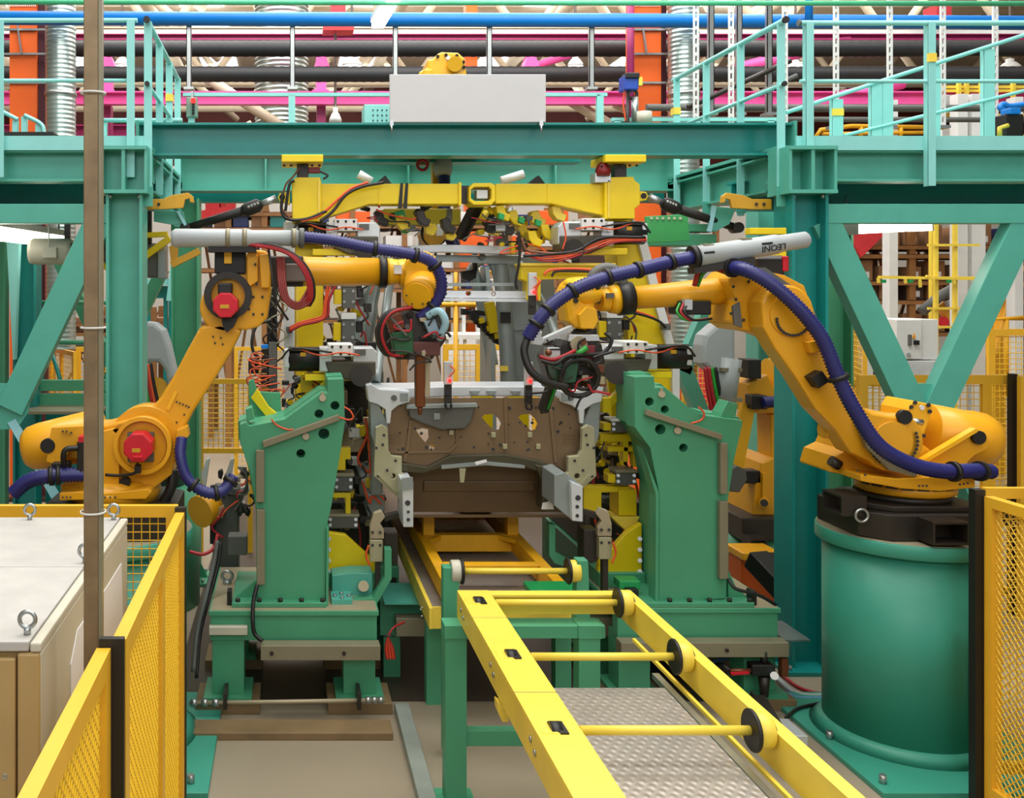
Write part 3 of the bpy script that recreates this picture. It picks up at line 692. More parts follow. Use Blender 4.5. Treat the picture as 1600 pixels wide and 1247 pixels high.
# racks left back
rk2, _, _ = rack('brown rack of crates behind the left bracing', 60, 330, 480, (505, 520, 545), 17.0, 3, None)
for k in range(6):
    c = P(85 + k * 40, 0, 17.1); z = P(0, 520, 17).z + .012
    one('storage_crate', 'brown crate on the left back rack, ' + ['first', 'second', 'third', 'fourth', 'fifth', 'sixth'][k] + ' from the left', 'crate', M().box(c.x - .17, c.x + .17, 17.1, 17.6, z, z + .25), random.choice((CARD, RACKD, ORANGE)), bev=.01, group='crates on the left back rack')
rk3, _, _ = rack('rack with red crates behind the upper left, left of the fixture frame', 300, 470, 300, (332, 356, 420), 16.0, 3, None)
for k in range(2):
    x = 332 + k * 24; c = P(x, 0, 16.1); z = P(0, 332, 16).z + .012
    one('red_crate', ['left', 'right'][k] + ' red crate on the rack above the grey dress pack', 'crate', M().box(c.x - .12, c.x + .12, 16.1, 16.5, z, z + .22), REDB, bev=.01, group='red crates')
for k in range(5):
    x = 318 + k * 29; c = P(x, 0, 16.1); z = P(0, 356, 16).z + .012
    one('storage_crate', ['teal', 'brown', 'blue', 'brown', 'teal'][k] + ' tall bin under the red crates, ' + ['first', 'second', 'third', 'fourth', 'fifth'][k] + ' from the left', 'crate', M().box(c.x - .13, c.x + .13, 16.05, 16.4, z, z + .22), [NAVY, CARD, NAVY, CARD, TEALW][k], bev=.01)
one('red_banner', 'bright red tilted banner behind the left gas spring', 'banner', M().px([(309, 330), (352, 323), (358, 312), (366, 322), (362, 340), (309, 346)], 15.94, .06), REDB)
one('red_tarp', 'coral red triangular tarp hanging left of the storage rack', 'tarp', M().px([(1326, 363), (1386, 362), (1371, 378), (1346, 402)], 15.44, .06), PALERED)
# white posts, ladder frame, distant cell at right
def wpost(label, x0, x1, Y, y0=320):
    t = Th('white_post', label, 'post', (P((x0 + x1) / 2, 0, Y).x, Y, 0), 'white posts behind the right bracing')
    a, b = P(x0, 0, Y), P(x1, 0, Y)
    t.p('shaft', M().box(a.x, b.x, Y, Y + .16, .02, 5.2), WHITE); t.p('base_plate', M().box(a.x - .08, b.x + .08, Y - .06, Y + .22, 0, .02), STEEL)
wpost('slim white post left of the yellow ladder frame', 1390, 1403, 13.0)
wpost('white post right of the yellow ladder frame', 1497, 1512, 12.6)
wpost('wide white post beside the right brace', 1519, 1540, 12.6)
wpost('white post at the right border', 1586, 1599, 12.8)
t = Th('ladder_frame', 'tall yellow ladder like frame in front of the storage rack', 'frame', (P(1478, 0, 12.2).x, 12.2, 0))
for x in (1464, 1494): t.p('upright', M().box(P(x - 2.5, 0, 12.2).x, P(x + 2.5, 0, 12.2).x, 12.2, 12.25, 0, 4.2), CY)
for y in (300, 383, 434, 482, 511, 560): t.p('rung', M().bar(P(1450, y, 12.19), P(1530 if y in (383, 434) else 1503, y, 12.19), .04, .03), CY)
t = Th('gripper_bar', 'yellow horizontal gripper bar with small fingers behind the right bracing', 'bar', P(1440, 440, 12.0))
t.p('beam', M().bar(P(1373, 433, 12.17), P(1540, 436, 12.17), .04, .035), CY)
for x, y in ((1372, 442), (1414, 443), (1437, 449), (1458, 448), (1448, 430), (1490, 444)): t.p('finger', M().bar(P(x, 434, 12.15), P(x + 1, y, 12.15), .025, .03), CY)
for x in (1382, 1424, 1484): t.p('green_pad', M().pbox(x - 3, 437, x + 3, 442, 12.14, .04), GRNL)
def far_fence(label, a, b, z0, z1, cell=.06):
    return fence(label, a, b, z0, z1, cell=cell, w=.05, wr=.004)
def fence(label, a, b, z0, z1, cell=.05, w=.06, wr=.003, post_m=FENCE, diag=False, mid=(), grp='yellow mesh fences', thick=.04, kick=True, wire=WIRE):
    a = Vector((a[0], a[1], 0)); b = Vector((b[0], b[1], 0)); d = (b - a); L = d.length; d.normalize(); n = Vector((-d.y, d.x, 0))
    t = Th('mesh_fence', label, 'fence', (a + b) / 2 + Vector((0, 0, 0)), grp)
    up = Vector((0, 0, 1))
    for q in (a + d * w / 2, b - d * w / 2): t.p('post', M().hexa([q - d * w / 2 - n * thick / 2, q + d * w / 2 - n * thick / 2, q + d * w / 2 + n * thick / 2, q - d * w / 2 + n * thick / 2] + [v + up * z1 for v in (q - d * w / 2 - n * thick / 2, q + d * w / 2 - n * thick / 2, q + d * w / 2 + n * thick / 2, q - d * w / 2 + n * thick / 2)]), post_m)
    def rail(z, nm): t.p(nm, M().bar(a + d * w + up * z, b - d * w + up * z, thick, w), FENCE)
    rail(z1 - w / 2, 'top_rail'); rail(z0 + w / 2, 'bottom_rail')
    for k in mid:
        q = a + d * (L * k); e4 = (q - d * w / 2 - n * thick * .46, q + d * w / 2 - n * thick * .46, q + d * w / 2 + n * thick * .46, q - d * w / 2 + n * thick * .46); t.p('mullion', M().hexa([v + up * (z0 + w * .9) for v in e4] + [v + up * (z1 - w * .9) for v in e4]), FENCE)
    m = M(); h0 = z0 + w; h1 = z1 - w; s0 = w; s1 = L - w
    def wire_(p, q): m.tube([a + d * p[0] + up * p[1], a + d * q[0] + up * q[1]], wr, 4, cap=False)
    if diag:
        W, Hh = s1 - s0, h1 - h0; c = -Hh
        while c < W:
            x0, x1 = max(0, c), min(W, c + Hh)
            if x1 > x0:
                wire_((s0 + x0, h0 + x0 - c), (s0 + x1, h0 + x1 - c)); wire_((s0 + x0, h1 - (x0 - c)), (s0 + x1, h1 - (x1 - c)))
            c += cell * 1.41
    else:
        k = s0 + cell
        while k < s1: wire_((k, h0), (k, h1)); k += cell
        k = h0 + cell
        while k < h1: wire_((s0, k), (s1, k)); k += cell
    t.p('wire_mesh', m, wire, kind='stuff')
    return t
def xz(x, Y): return (P(x, 0, Y).x, Y)
far_fence('yellow fence panel left of the white cabinet behind the right column', xz(1326, 11.0), xz(1352, 10.2), .1, EYE - 50 * 11 / F)
far_fence('yellow fence panel second, just left of the white cabinet', xz(1354, 11.0), xz(1400, 10.6), .1, EYE - 66 * 11 / F)
fence('yellow fence panel in front of the white posts at the right', xz(1543, 11.5), xz(1680, 11.5), .1, EYE - 64 * 11.5 / F, cell=.065, w=.08, wr=.005)
far_fence('low yellow fence panel behind the right robot arm, left of the V bracing', xz(1326, 9.2), xz(1440, 8.6), .1, 1.78)
fence('yellow fence panel behind the right robot with a black post', xz(1340, 7.9), xz(1590, 7.9), .12, EYE - 136 * 7.9 / F, cell=.055, w=.075, wr=.0035, mid=(.8,))
fence('tall yellow fence panel at the right border behind the robot base', xz(1592, 7.7), xz(1760, 7.7), .12, EYE - 138 * 7.7 / F, cell=.055, w=.075, wr=.0035)
one('fence_post', 'black square fence post behind the right robot counterweight', 'post', M().box(P(1578, 0, 7.8).x, P(1587, 0, 7.8).x, 7.78, 7.83, 0, EYE - 134 * 7.8 / F), BLACK)
one('rail_frame', 'yellow tube frame inside the fence at the right border', 'frame', M().tube([P(1600, 497, 12), P(1548, 499, 12), P(1546, 620, 12)], .03, 8).tube([P(1572, 499, 12), P(1572, 620, 12)], .03, 8), SKY_)
t = Th('control_cabinet', 'light grey electrical cabinet with a warning triangle between the V braces', 'cabinet', (P(1440, 0, 10.4).x, 10.4, P(0, 563, 10.4).z))
t.p('body', M().pbox(1400, 499, 1466, 562, 10.4, .5), WHITE, bev=.006); t.p('door', M().pbox(1401, 500, 1440, 561, 10.37, .03), WHITE, bev=.004)
t.p('handle', M().pbox(1421, 523, 1425, 540, 10.34, .03), DRESSD); t.p('rotary_switch', M().pbox(1431, 532, 1437, 539, 10.33, .04), BLACK)
t.p('warning_triangle', M().px([(1426, 529), (1431, 529), (1428.5, 520)], 10.36, .01), WARN)
t.p('socket', M().cyl(P(1420, 554, 10.37), P(1420, 554, 10.34), .02), STEEL)
one('cabinet_plinth', 'pale box carrying the grey electrical cabinet', 'box', M().box(P(1396, 0, 10.4).x, P(1470, 0, 10.4).x, 10.36, 11.0, 0, P(0, 563, 10.4).z - .002), mat('pale_grey_box_paint', (200, 205, 206), .5), bev=.01)
one('leaning_panel', 'small dark panel leaning against the pale box', 'panel', M().px([(1371, 562), (1386, 560), (1383, 595), (1366, 595)], 10.2, .04), DARK)
one('red_notice', 'small red sign on the fence left of the white cabinet', 'sign', M().pbox(1360, 531, 1372, 546, 10.35, .01), REDB)
t = Th('notice_board', 'white notice board with a blue header left of the right brace', 'board', P(1320, 560, 13.5))
t.p('board', M().pbox(1316, 455, 1333, 545, 13.5, .03), mat('notice_grey', (170, 175, 182), .5)); t.p('header', M().pbox(1317, 458, 1332, 463, 13.48, .02), NAVY)
for k in range(6): t.p('text_line', M().pbox(1318, 468 + 5 * k, 1330, 470 + 5 * k, 13.49, .01), DRESSD)
t.p('post', M().box(P(1323, 0, 13.5).x, P(1326, 0, 13.5).x, 13.53, 13.57, 0, P(0, 545, 13.5).z), STEEL)
one('white_screen', 'bright white screen panel right of the right front column', 'screen', M().box(P(1286, 0, 11.3).x, P(1311, 0, 11.3).x, 11.3, 11.34, 0, P(0, 350, 11.3).z), PAPER)
# far robot beyond the right fence
t = Th('distant_robot', 'small distant yellow robot behind the right V brace', 'robot', (P(1545, 0, 13.6).x, 13.6, 0), 'welding robots')
t.p('pedestal', M().box(P(1530, 0, 13.6).x, P(1575, 0, 13.6).x, 13.6, 14.1, 0, P(0, 560, 13.6).z), RY); t.p('lower_arm', M().bar(P(1553, 560, 13.7), P(1580, 455, 13.7), .2, .25), RY, bev=.04)
t.p('elbow', M().cyl(P(1588, 432, 13.5), P(1588, 432, 14.0), .17), RY); t.p('motor', M().cyl(P(1588, 432, 13.42), P(1588, 432, 13.5), .11), DARK)
t.p('upper_arm', M().bar(P(1588, 440, 13.7), P(1536, 458, 13.7), .2, .2), RYL, bev=.03); t.p('dress_tube', M().tube([P(1440, 487, 13.3), P(1470, 462, 13.3), P(1495, 448, 13.3)], .07, 10), DRESSD)
t.p('dress_tube', M().tube([P(1480, 478, 13.3), P(1510, 462, 13.3), P(1536, 455, 13.3)], .06, 10), DRESS)
t.p('red_motor', M().cyl(P(1474, 503, 13.2), P(1474, 503, 13.5), .07), RED); t.p('forearm', M().bar(P(1466, 475, 13.4), P(1486, 500, 13.4), .1, .1), RY)
# back right above the walkway: yellow frames and cabinets
t = Th('yellow_cage', 'yellow frame cage with pale cabinets behind the right stair rail', 'frame', P(1530, 215, 14.0))
for x in (1464, 1500, 1512, 1535, 1585): t.p('upright', M().pbox(x - 2.5, 128, x + 2.5, 216, 14, .05), CY)
for y in (136, 142, 180): t.p('rail', M().bar(P(1464, y, 14.06), P(1600, y, 14.06), .03, .04), CY)
t.p('shelf_plate', M().box(P(1464, 0, 14).x, P(1590, 0, 14).x, 13.65, 14.3, P(0, 220, 14).z, P(0, 216, 14).z), CY)
for x in (1466, 1588): t.p('leg', M().box(P(x - 3, 0, 14).x, P(x + 3, 0, 14).x, 14.1, 14.17, 0, P(0, 220, 14).z), CY)
for x0, x1, y0, y1, la in ((1472, 1502, 148, 172, 'pale cabinet upper left in the yellow cage'), (1507, 1515, 148, 190, 'slim pale cabinet in the middle of the yellow cage'), (1472, 1494, 196, 213, 'low pale cabinet in the yellow cage')):
    one('switch_cabinet', la, 'cabinet', M().pbox(x0, y0, x1, y1 if y1 < 200 else 215, 13.7, .31), WHITE, bev=.01)
one('orange_railing', 'low orange yellow railing behind the right stair posts', 'railing', M().tube([P(1275, 214, 13), P(1282, 203, 13), P(1330, 197, 13), P(1450, 199, 13)], .03, 8).tube([P(1285, 209, 13), P(1450, 207, 13)], .025, 8).tube([P(1345, 198, 13), P(1345, 216, 13)], .03, 8).tube([P(1407, 198, 13), P(1407, 216, 13)], .03, 8), SKY_)
one('blue_lever', 'blue bent lever at the right border above the walkway', 'lever', M().tube(spl([P(1620, 160, 9.8), P(1580, 166, 9.8), P(1568, 163, 9.8), P(1563, 168, 9.8), P(1568, 172, 9.8)]), .03, 8), BLUEP)
t = Th('valve_unit', 'black and yellow valve unit standing on the right walkway near the border', 'valve', P(1585, 213, 8.5))
t.p('body', M().pbox(1571, 178, 1600, 213, 8.5, .15), BLACK, bev=.01); t.p('guard', M().tube([P(1562, 213, 8.45), P(1562, 200, 8.45), P(1575, 196, 8.45)], .02, 8), CY); t.p('cap', M().pbox(1578, 168, 1596, 178, 8.48, .12), BLUEP, bev=.01)
# camera-like unit on pole, right of the sign
t = Th('camera_unit', 'blue and black camera unit on a short pole before the right orange column', 'camera', P(988, 193, 8.6))
t.p('pole', M().tube([P(980, 242, 8.6), P(981, 150, 8.6)], .016, 8), BLACK); t.p('housing', M().pbox(976, 117, 998, 140, 8.55, .16), mat('camera_blue', (30, 70, 170), .4), bev=.01)
t.p('top', M().pbox(978, 113, 1000, 122, 8.53, .12), BLACK, bev=.01); t.p('yellow_tag', M().pbox(998, 120, 1004, 133, 8.55, .05), CY); t.p('lens', M().torus(P(988, 147, 8.6), (0, 1, 0), .04, .015), DARK)
t.p('gauge_tube', M().cyl(P(992, 193, 8.6), P(992, 152, 8.6), .03), STEEL); t.p('pot', M().cyl(P(1005, 192, 8.6), P(1005, 175, 8.6), .075), CREAM); t.p('red_wire', M().tube(spl([P(976, 140, 8.6), P(974, 165, 8.6), P(978, 190, 8.6)]), .008, 6), ORC)
# ------------------------------------------------------------------ foreground left: cabinets, fences, post
def cabinet_unit(label, y0, y1, paper):
    t = Th('control_cabinet', label, 'cabinet', (-1.4, (y0 + y1) / 2, 0), 'cream control cabinets')
    x0, x1, z = -2.35, -.735, 1.6
    t.p('body', M().box(x0, x1 - .03, y0 + .03, y1 - .004, .0, z - .03), BEIGE)
    t.p('side_panel', M().box(x1 - .03, x1, y0 + .006, y1 - .004, .1, z - .035), CREAM, bev=.008)
    t.p('top_plate', M().box(x0, x1 - .035, y0, y1 - .003, z - .03, z), TREAD_T, bev=.004); t.p('edge_trim', M().box(x1 - .032, x1 + .002, y0, y1 - .003, z - .033, z - .004), CREAM, bev=.006)
    if not paper:
        t.p('door', M().box(x0 + .02, x1 - .075, y0 - .002, y0 + .03, .08, z - .05), BEIGE, bev=.006, label='tan door'); t.p('door_stile', M().box(x1 - .07, x1 - .002, y0 - .0, y0 + .03, .08, z - .035), BEIGE, bev=.008)
        t.p('lock', M().ring((x1 - .105, y0 - .004, 1.2), (0, 1, 0), .008, .004, .01), STEEL)
    def eye(X, Y):
        o = t.p('eye_bolt', M().torus((X, Y, z + .045), (0, 1, 0), .024, .007).cyl((X, Y, z), (X, Y, z + .022), .011, n=10), STEEL)
    if paper:
        eye(-1.17, y1 - .05); eye(-.79, y1 - .05); eye(-.775, y0 + .05)
    else: eye(-.79, y0 + .06)
    return t
cabinet_unit('far cream cabinet in the left foreground with a paper sheet on its side', 3.62, 4.40, True)
cabinet_unit('near cream cabinet in the left foreground with a tan door', 2.85, 3.617, False)
one('paper_sheet', 'large white paper sheet stuck across the sides of both cream cabinets', 'paper', M().poly([(3.24, .5), (3.24, 1.38), (3.34, 1.46), (3.9, 1.44), (4.22, 1.44), (4.30, .9), (4.34, .5)], [], lambda y, q: Vector((-.7345, y, q)), (.003, 0, 0)), PAPER)
t = Th('foreground_post', 'brown grey galvanised square post rising through the whole left of the picture', 'post', (-.622, 3.07, 0))
px_ = -.622
t.p('tube', M().box(px_ - .028, px_ + .018, 3.05, 3.10, .012, 4.6), POLE, bev=.003); t.p('side_conduit', M().box(px_ + .0185, px_ + .03, 3.055, 3.085, .012, 4.6), TRAY, label='thin grey conduit strip')
t.p('foot_plate', M().box(px_ - .07, px_ + .07, 3.0, 3.15, 0, .012), STEEL)
for z in (3.27, 2.52, 1.93, 1.37): t.p('cable_tie', M().ring((px_ - .002, 3.075, z), (0, 0, 1), .042, .039, .006, n=16), WHITE)
mf = []
fence('yellow fence panel running away beside the cream cabinets, far section', (-.505, 2.87), (-.505, 4.49), .1, 1.60, cell=.030, w=.07, wr=.004, diag=True, mid=(.55,), thick=.042)
fence('yellow fence panel running away beside the cream cabinets, nearest section', (-.545, 1.35), (-.545, 2.84), .1, 1.585, cell=.030, w=.07, wr=.004, diag=True, thick=.042)
t = Th('fence_post', 'black fence post at the far corner of the left foreground fence', 'post', (-.487, 4.52, 0))
t.p('post', M().box(-.53, -.478, 4.49, 4.53, .008, 1.62), BLACK); t.p('foot', M().box(-.58, -.43, 4.44, 4.58, 0, .008), DARK)
t = Th('fence_post', 'black fence post between the two left foreground fence sections', 'post', (-.52, 2.855, 0))
t.p('post', M().box(-.56, -.487, 2.843, 2.867, .008, 1.61), BLACK); t.p('foot', M().box(-.6, -.44, 2.8, 2.91, 0, .008), DARK)
fence('yellow fence panel crossing behind the cream cabinets', (-3.2, 4.62), (-.53, 4.62), .1, 1.605, cell=.04, w=.055, wr=.0028, mid=(.33, .66))
# right foreground fence
fence('yellow fence panel running toward the viewer at the right border', (3.535, 2.6), (3.535, 4.84), .1, 1.60, cell=.030, w=.05, wr=.0035, diag=True, thick=.05)
fence('yellow fence panel crossing to the right behind the right border corner', (3.66, 5.05), (5.4, 5.05), .1, 1.60, cell=.04, w=.055, wr=.003)
t = Th('fence_post', 'black fence post between the green pedestal and the right border fence', 'post', (3.49, 4.87, 0))
t.p('post', M().box(3.47, 3.52, 4.845, 4.895, .008, 1.63), BLACK); t.p('foot', M().box(3.42, 3.57, 4.8, 4.94, 0, .008), DARK)
one('control_cabinet', 'pale cabinet corner behind the right border fence', 'cabinet', M().box(3.85, 4.6, 4.2, 4.9, 0, 1.66), CREAM, bev=.01)
# ------------------------------------------------------------------ robot pedestal right
PX, PY = P(1408, 0, 5.68).x, 5.68
t = Th('robot_pedestal', 'round green steel pedestal carrying the right yellow robot', 'pedestal', (PX, PY, 0))
t.p('drum', M().lathe([(.412, .03), (.412, 1.15)], (PX, PY, 0), n=64), PEDM)
t.p('weld_seam', M().box(PX + .12, PX + .13, PY - .402, PY - .39, .05, 1.1), PEDM)
t.p('top_plate', M().lathe([(.445, 1.15), (.45, 1.155), (.45, 1.225), (.445, 1.23)], (PX, PY, 0), n=64), PEDM)
t.p('machined_top', M().lathe([(.442, 1.230), (.442, 1.234)], (PX, PY, 0), n=64), TAN, label='bare brownish machined top')
t.p('base_plate', M().box(PX - .54, PX + .6, PY - .7, PY + .55, 0, .03), PEDM, bev=.004)
t.p('fillet', M().lathe([(.48, .03), (.412, .09)], (PX, PY, 0), n=64), PEDM)
an = M()
for dx, dy in ((-.48, -.6), (-.48, .45), (-.48, -.1), (.5, -.6)): an.cyl((PX + dx, PY + dy, .03), (PX + dx, PY + dy, .075), .02, n=6)
t.p('anchor_bolts', an, STEEL, kind='stuff')
# ------------------------------------------------------------------ green fixture stands on their tables
def stand(label, s, grp):
    def X(px_): return px_ if s > 0 else None
    Y0 = 6.12
    base = P(1060, 0, 6.2) if s > 0 else P(455, 0, 6.2)
    t = Th('fixture_stand', label, 'stand', (base.x, 6.3, .63), grp)
    if s < 0:
        out = [(375, 690), (374, 664), (385, 660), (389, 666), (445, 655), (502, 614), (512, 614), (512, 593), (537, 592), (539, 660), (533, 700), (518, 790), (510, 825), (508, 950), (403, 950), (402, 800), (390, 735)]
        holes = [circ(523.5, 634, 7, 14), circ(498.5, 647, 7, 14), circ(506, 678, 8.5, 14), circ(470, 709, 7, 14)]
        tray = [(410, 690), (530, 648), (531, 657), (412, 700)]; vt = ((400, 704, 413, 785), (401, 797, 414, 914))
        lug = [(383, 640), (393, 637), (397, 655), (387, 659)]; washers = ((504, 622), (478, 682))
        flange = [(510, 825), (514, 825), (513, 950), (509, 950)]
        foot = (365, 925, 403, 950); gus = [(365, 950), (365, 936), (402, 906), (402, 950)]
        back = [(388, 596), (396, 593), (402, 610), (440, 615), (445, 650), (390, 655)]
    else:
        out = [(992, 668), (991, 589), (1022, 588), (1023, 606), (1038, 605), (1082, 642), (1106, 650), (1160, 657), (1160, 664), (1147, 720), (1136, 790), (1135, 935), (1029, 942), (1030, 770), (1016, 700)]
        holes = [circ(1015, 628, 6.8, 14), circ(1039, 640, 6.2, 14), circ(1032, 671, 8.2, 14), circ(1068, 700, 6.6, 14)]
        tray = [(1012, 640), (1129, 679), (1128, 688), (1010, 649)]; vt = ((1126, 693, 1137, 772), (1125, 784, 1138, 905))
        lug = [(1128, 645), (1138, 627), (1153, 631), (1150, 650), (1140, 662), (1124, 655)]; washers = ((1034, 616), (1059, 673))
        flange = [(1004, 700), (1011, 720), (1030, 770), (1029, 942), (1024, 942), (1025, 775)]
        foot = (1135, 905, 1172, 935); gus = [(1172, 936), (1150, 918), (1138, 890), (1138, 938)]
        back = [(1040, 600), (1110, 640), (1150, 650), (1140, 690), (1040, 690)]
    t.p('front_plate', M().px(out, Y0, .16, holes), GREEN, bev=.003)
    t.p('core', M().px([(a + (-2 if s < 0 else -5), b - 5 if b < 900 else b) for a, b in out], Y0 + .17, .30), GREEN)
    t.p('edge_flange', M().px(flange, Y0 - .03, .12), GREEN, bev=.003)
    t.p('cable_tray', M().px(tray, Y0 - .05, .048), TRAY, bev=.003, label='sloping olive grey cable tray')
    for x0, y0, x1, y1 in vt: t.p('cable_tray', M().pbox(x0, y0, x1, y1, Y0 - .05, .048), TRAY, bev=.003, label='upright olive grey cable tray')
    t.p('lug', M().px(lug, Y0 + .04, .14), GREEN, bev=.004)
    for x, y in washers: t.p('pin', M().cyl(P(x, y, Y0 - .02), P(x, y, Y0), .022, n=14).pbox(x - 2, y - 9, x + 2, y, Y0 - .012, .01), TAN)
    t.p('side_gusset', M().px(gus, Y0 + .05, .03), GREEN)
    bp = (363, 948, 510, 958) if s < 0 else (1000, 936, 1172, 943)
    t.p('base_plate', M().box(P(bp[0], 0, Y0).x, P(bp[2], 0, Y0).x, Y0 - .06, Y0 + .62, .632, .662), GREEN, bev=.004)
    bl = M()
    for k in range(5):
        x = (372 + k * 33) if s < 0 else (1043 + k * 31); a = P(x, 0, Y0); bl.cyl((a.x, Y0 - .035, .662), (a.x, Y0 - .035, .682), .016, n=6)
    t.p('base_bolts', bl, DARK, kind='stuff')
    t.p('clamp_foot', M().box(*( (P(355, 0, Y0).x, P(362, 0, Y0).x) if s < 0 else (P(1173, 0, Y0).x, P(1180, 0, Y0).x)), Y0 - .02, Y0 + .06, .632, .72), BLACK)
    return t
stand('green profiled fixture stand left of the car body', -1, 'green fixture stands')
stand('green profiled fixture stand right of the car body', 1, 'green fixture stands')
def table(label, s):
    if s < 0: x0, x1, yf = P(326, 0, 6.0).x, P(592, 0, 6.0).x, 6.0
    else: x0, x1, yf = P(960, 0, 6.1).x, P(1214, 0, 6.1).x, 6.05
    t = Th('fixture_table', label, 'table', ((x0 + x1) / 2, 6.5, 0), 'green fixture tables')
    t.p('top_plate', M().box(x0, x1, yf, yf + .95, .60, .63), GREEN, bev=.003); t.p('machined_top', M().box(x0 + .01, x1 - .01, yf + .01, yf + .94, .630, .6315), TAN, label='bare grey machined top')
    t.p('shade_panel', M().box(x0 + .05, x1 - .05, yf + .925, yf + .94, .12, .58), DARK)  # added dark panel, stands for the shade between the table legs
    t.p('side_beam', M().box(x0 + .01, x1 - .01, yf + .02, yf + .12, .44, .60), GREEN, bev=.003); t.p('side_beam', M().box(x0 + .01, x1 - .01, yf + .82, yf + .92, .44, .60), GREEN, bev=.003)
    for X in (x0 + .02, x1 - .22):
        for dy in (.03, .72): t.p('leg', M().box(X, X + .2, yf + dy, yf + dy + .2, .10, .44), GREEN, bev=.003); t.p('foot_plate', M().box(X - .05, X + .25, yf + dy - .06, yf + dy + .26, .07, .10), GREEN)
        for dy in (.0, .69): t.p('timber_shim', M().box(X - .1, X + .3, yf + dy - .04, yf + dy + .28, .0, .07), WOODB, bev=.004, label='worn brown timber shim')
    if s < 0:
        t.p('wide_duct', M().box(P(408, 0, yf).x, x1, yf - .1, yf, .36, .45), TRAY, bev=.003, label='wide olive grey cable duct'); t.p('duct_label', M().box(x0 + .005, P(387, 0, yf).x, yf - .03, yf + .02, .49, .54), CREAM, bev=.003, label='short pale cable duct')
        t.p('duct_screws', M().cyl((P(425, 0, yf).x, yf - .11, .405), (P(425, 0, yf).x, yf - .1, .405), .012).cyl((P(536, 0, yf).x, yf - .11, .405), (P(536, 0, yf).x, yf - .1, .405), .012), DARK, kind='stuff')
    else:
        t.p('wide_duct', M().box(P(962, 0, yf).x, x1, yf - .1, yf, .36, .45), TRAY, bev=.003, label='wide grey cable duct'); t.p('duct_screws', M().cyl((P(1124, 0, yf).x, yf - .11, .405), (P(1124, 0, yf).x, yf - .1, .405), .012), DARK, kind='stuff')
        t.p('corner_plate', M().box(x1, x1 + .16, yf - .05, yf + .3, .44, .45), STEEL)
    return t
table('green fixture table on timber shims under the left stand', -1)
table('green fixture table under the right stand', 1)
one('eye_bolt', 'steel lifting eye standing on the left fixture table', 'eye bolt', M().torus(P(355, 900, 6.55), (0, 1, .2), .035, .012).cyl((P(355, 0, 6.55).x, 6.55, .632), (P(355, 0, 6.55).x, 6.55, .66), .03), STEEL)
# floor sill with air pipe in front of the left table
one('floor_sill', 'long grey brown floor beam in front of the left table', 'beam', M().box(P(300, 0, 5.7).x, P(612, 0, 5.7).x, 5.62, 5.80, 0, .045), WOODB, bev=.005)
t = Th('air_pipe', 'thin rusty air pipe with unions across the legs of the left table', 'pipe', P(455, 1095, 5.88))
a, b = P(296, 1099, 5.88), P(600, 1094, 5.88)
t.p('tube', M().cyl(a, b, .013, n=12), TAN)
for x in (303, 320, 337): t.p('union', M().cyl(P(x - 5, 1098, 5.88), P(x + 5, 1098, 5.88), .024, n=8), STEEL)
t.p('blue_tape', M().cyl(P(334, 1098, 5.879), P(340, 1098, 5.879), .019), NAVY)
for x in (352, 561): t.p('clamp', M().box(P(x - 3, 0, 5.88).x, P(x + 3, 0, 5.88).x, 5.85, 6.02, P(0, 1106, 5.88).z, P(0, 1082, 5.88).z), DARK)
for x in (575, 585, 595): t.p('union', M().cyl(P(x - 4, 1094, 5.88), P(x + 4, 1094, 5.88), .022, n=8), STEEL)
one('floor_rail', 'steel rail lying on the floor beside the left table', 'rail', M().box(P(628, 0, 5.6).x, P(652, 0, 5.6).x, 4.2, 6.0, 0, .06), DIRTW, bev=.004)
# centre sills between tables
t = Th('link_beam', 'green link beam with a grey duct between the two fixture tables', 'beam', (1.3, 6.6, .0))
t.p('beam', M().box(P(594, 0, 6.5).x, P(958, 0, 6.5).x, 6.5, 6.64, .30, .55), GREEN); t.p('duct', M().box(P(618, 0, 6.4).x, P(958, 0, 6.4).x, 6.36, 6.46, .34, .46), TRAY, bev=.003); t.p('top_cover', M().box(P(600, 0, 6.4).x, P(958, 0, 6.4).x, 6.36, 6.8, .551, .561), TEAL)
for x in (600, 925): t.p('leg', M().box(P(x, 0, 6.5).x, P(x + 26, 0, 6.5).x, 6.52, 6.62, 0, .30), GREEN)
# air service unit on the right table leg
t = Th('air_service_unit', 'black air regulator with a gauge and red tap on the right table leg', 'regulator', P(1192, 1100, 5.95))
t.p('body', M().pbox(1176, 1040, 1212, 1057, 5.93, .08), BLACK, bev=.006); t.p('bowl', M().cyl(P(1194, 1056, 5.97), P(1194, 1088, 5.97), .035, .024), DARK); t.p('knob', M().cyl(P(1194, 1040, 5.97), P(1194, 1017, 5.97), .022), BLACK)
t.p('gauge', M().cyl(P(1210, 1056, 5.93), P(1210, 1056, 5.90), .024), WHITE); t.p('brass_tap', M().cyl(P(1140, 1048, 5.96), P(1176, 1048, 5.96), .014, n=8), COPPER); t.p('red_lever', M().bar(P(1142, 1053, 5.93), P(1170, 1051, 5.93), .02, .012), RED)
t.p('valve', M().pbox(1222, 1030, 1232, 1058, 5.95, .05), COPPER)
one('air_hose', 'black air hose from the regulator tap under the right table', 'hose', M().tube(spl([P(1140, 1048, 5.96), P(1128, 1040, 6.0), P(1110, 1044, 6.1), P(1096, 1056, 6.2)]), .018, 8), BLACK)
one('air_hose', 'blue air hose behind the right conveyor rail', 'hose', M().tube(spl([P(1145, 1028, 6.4), P(1120, 1032, 6.4), P(1096, 1044, 6.4), P(1070, 1060, 6.4)]), .016, 8), mat('steel_blue_hose', (80, 110, 150), .4))
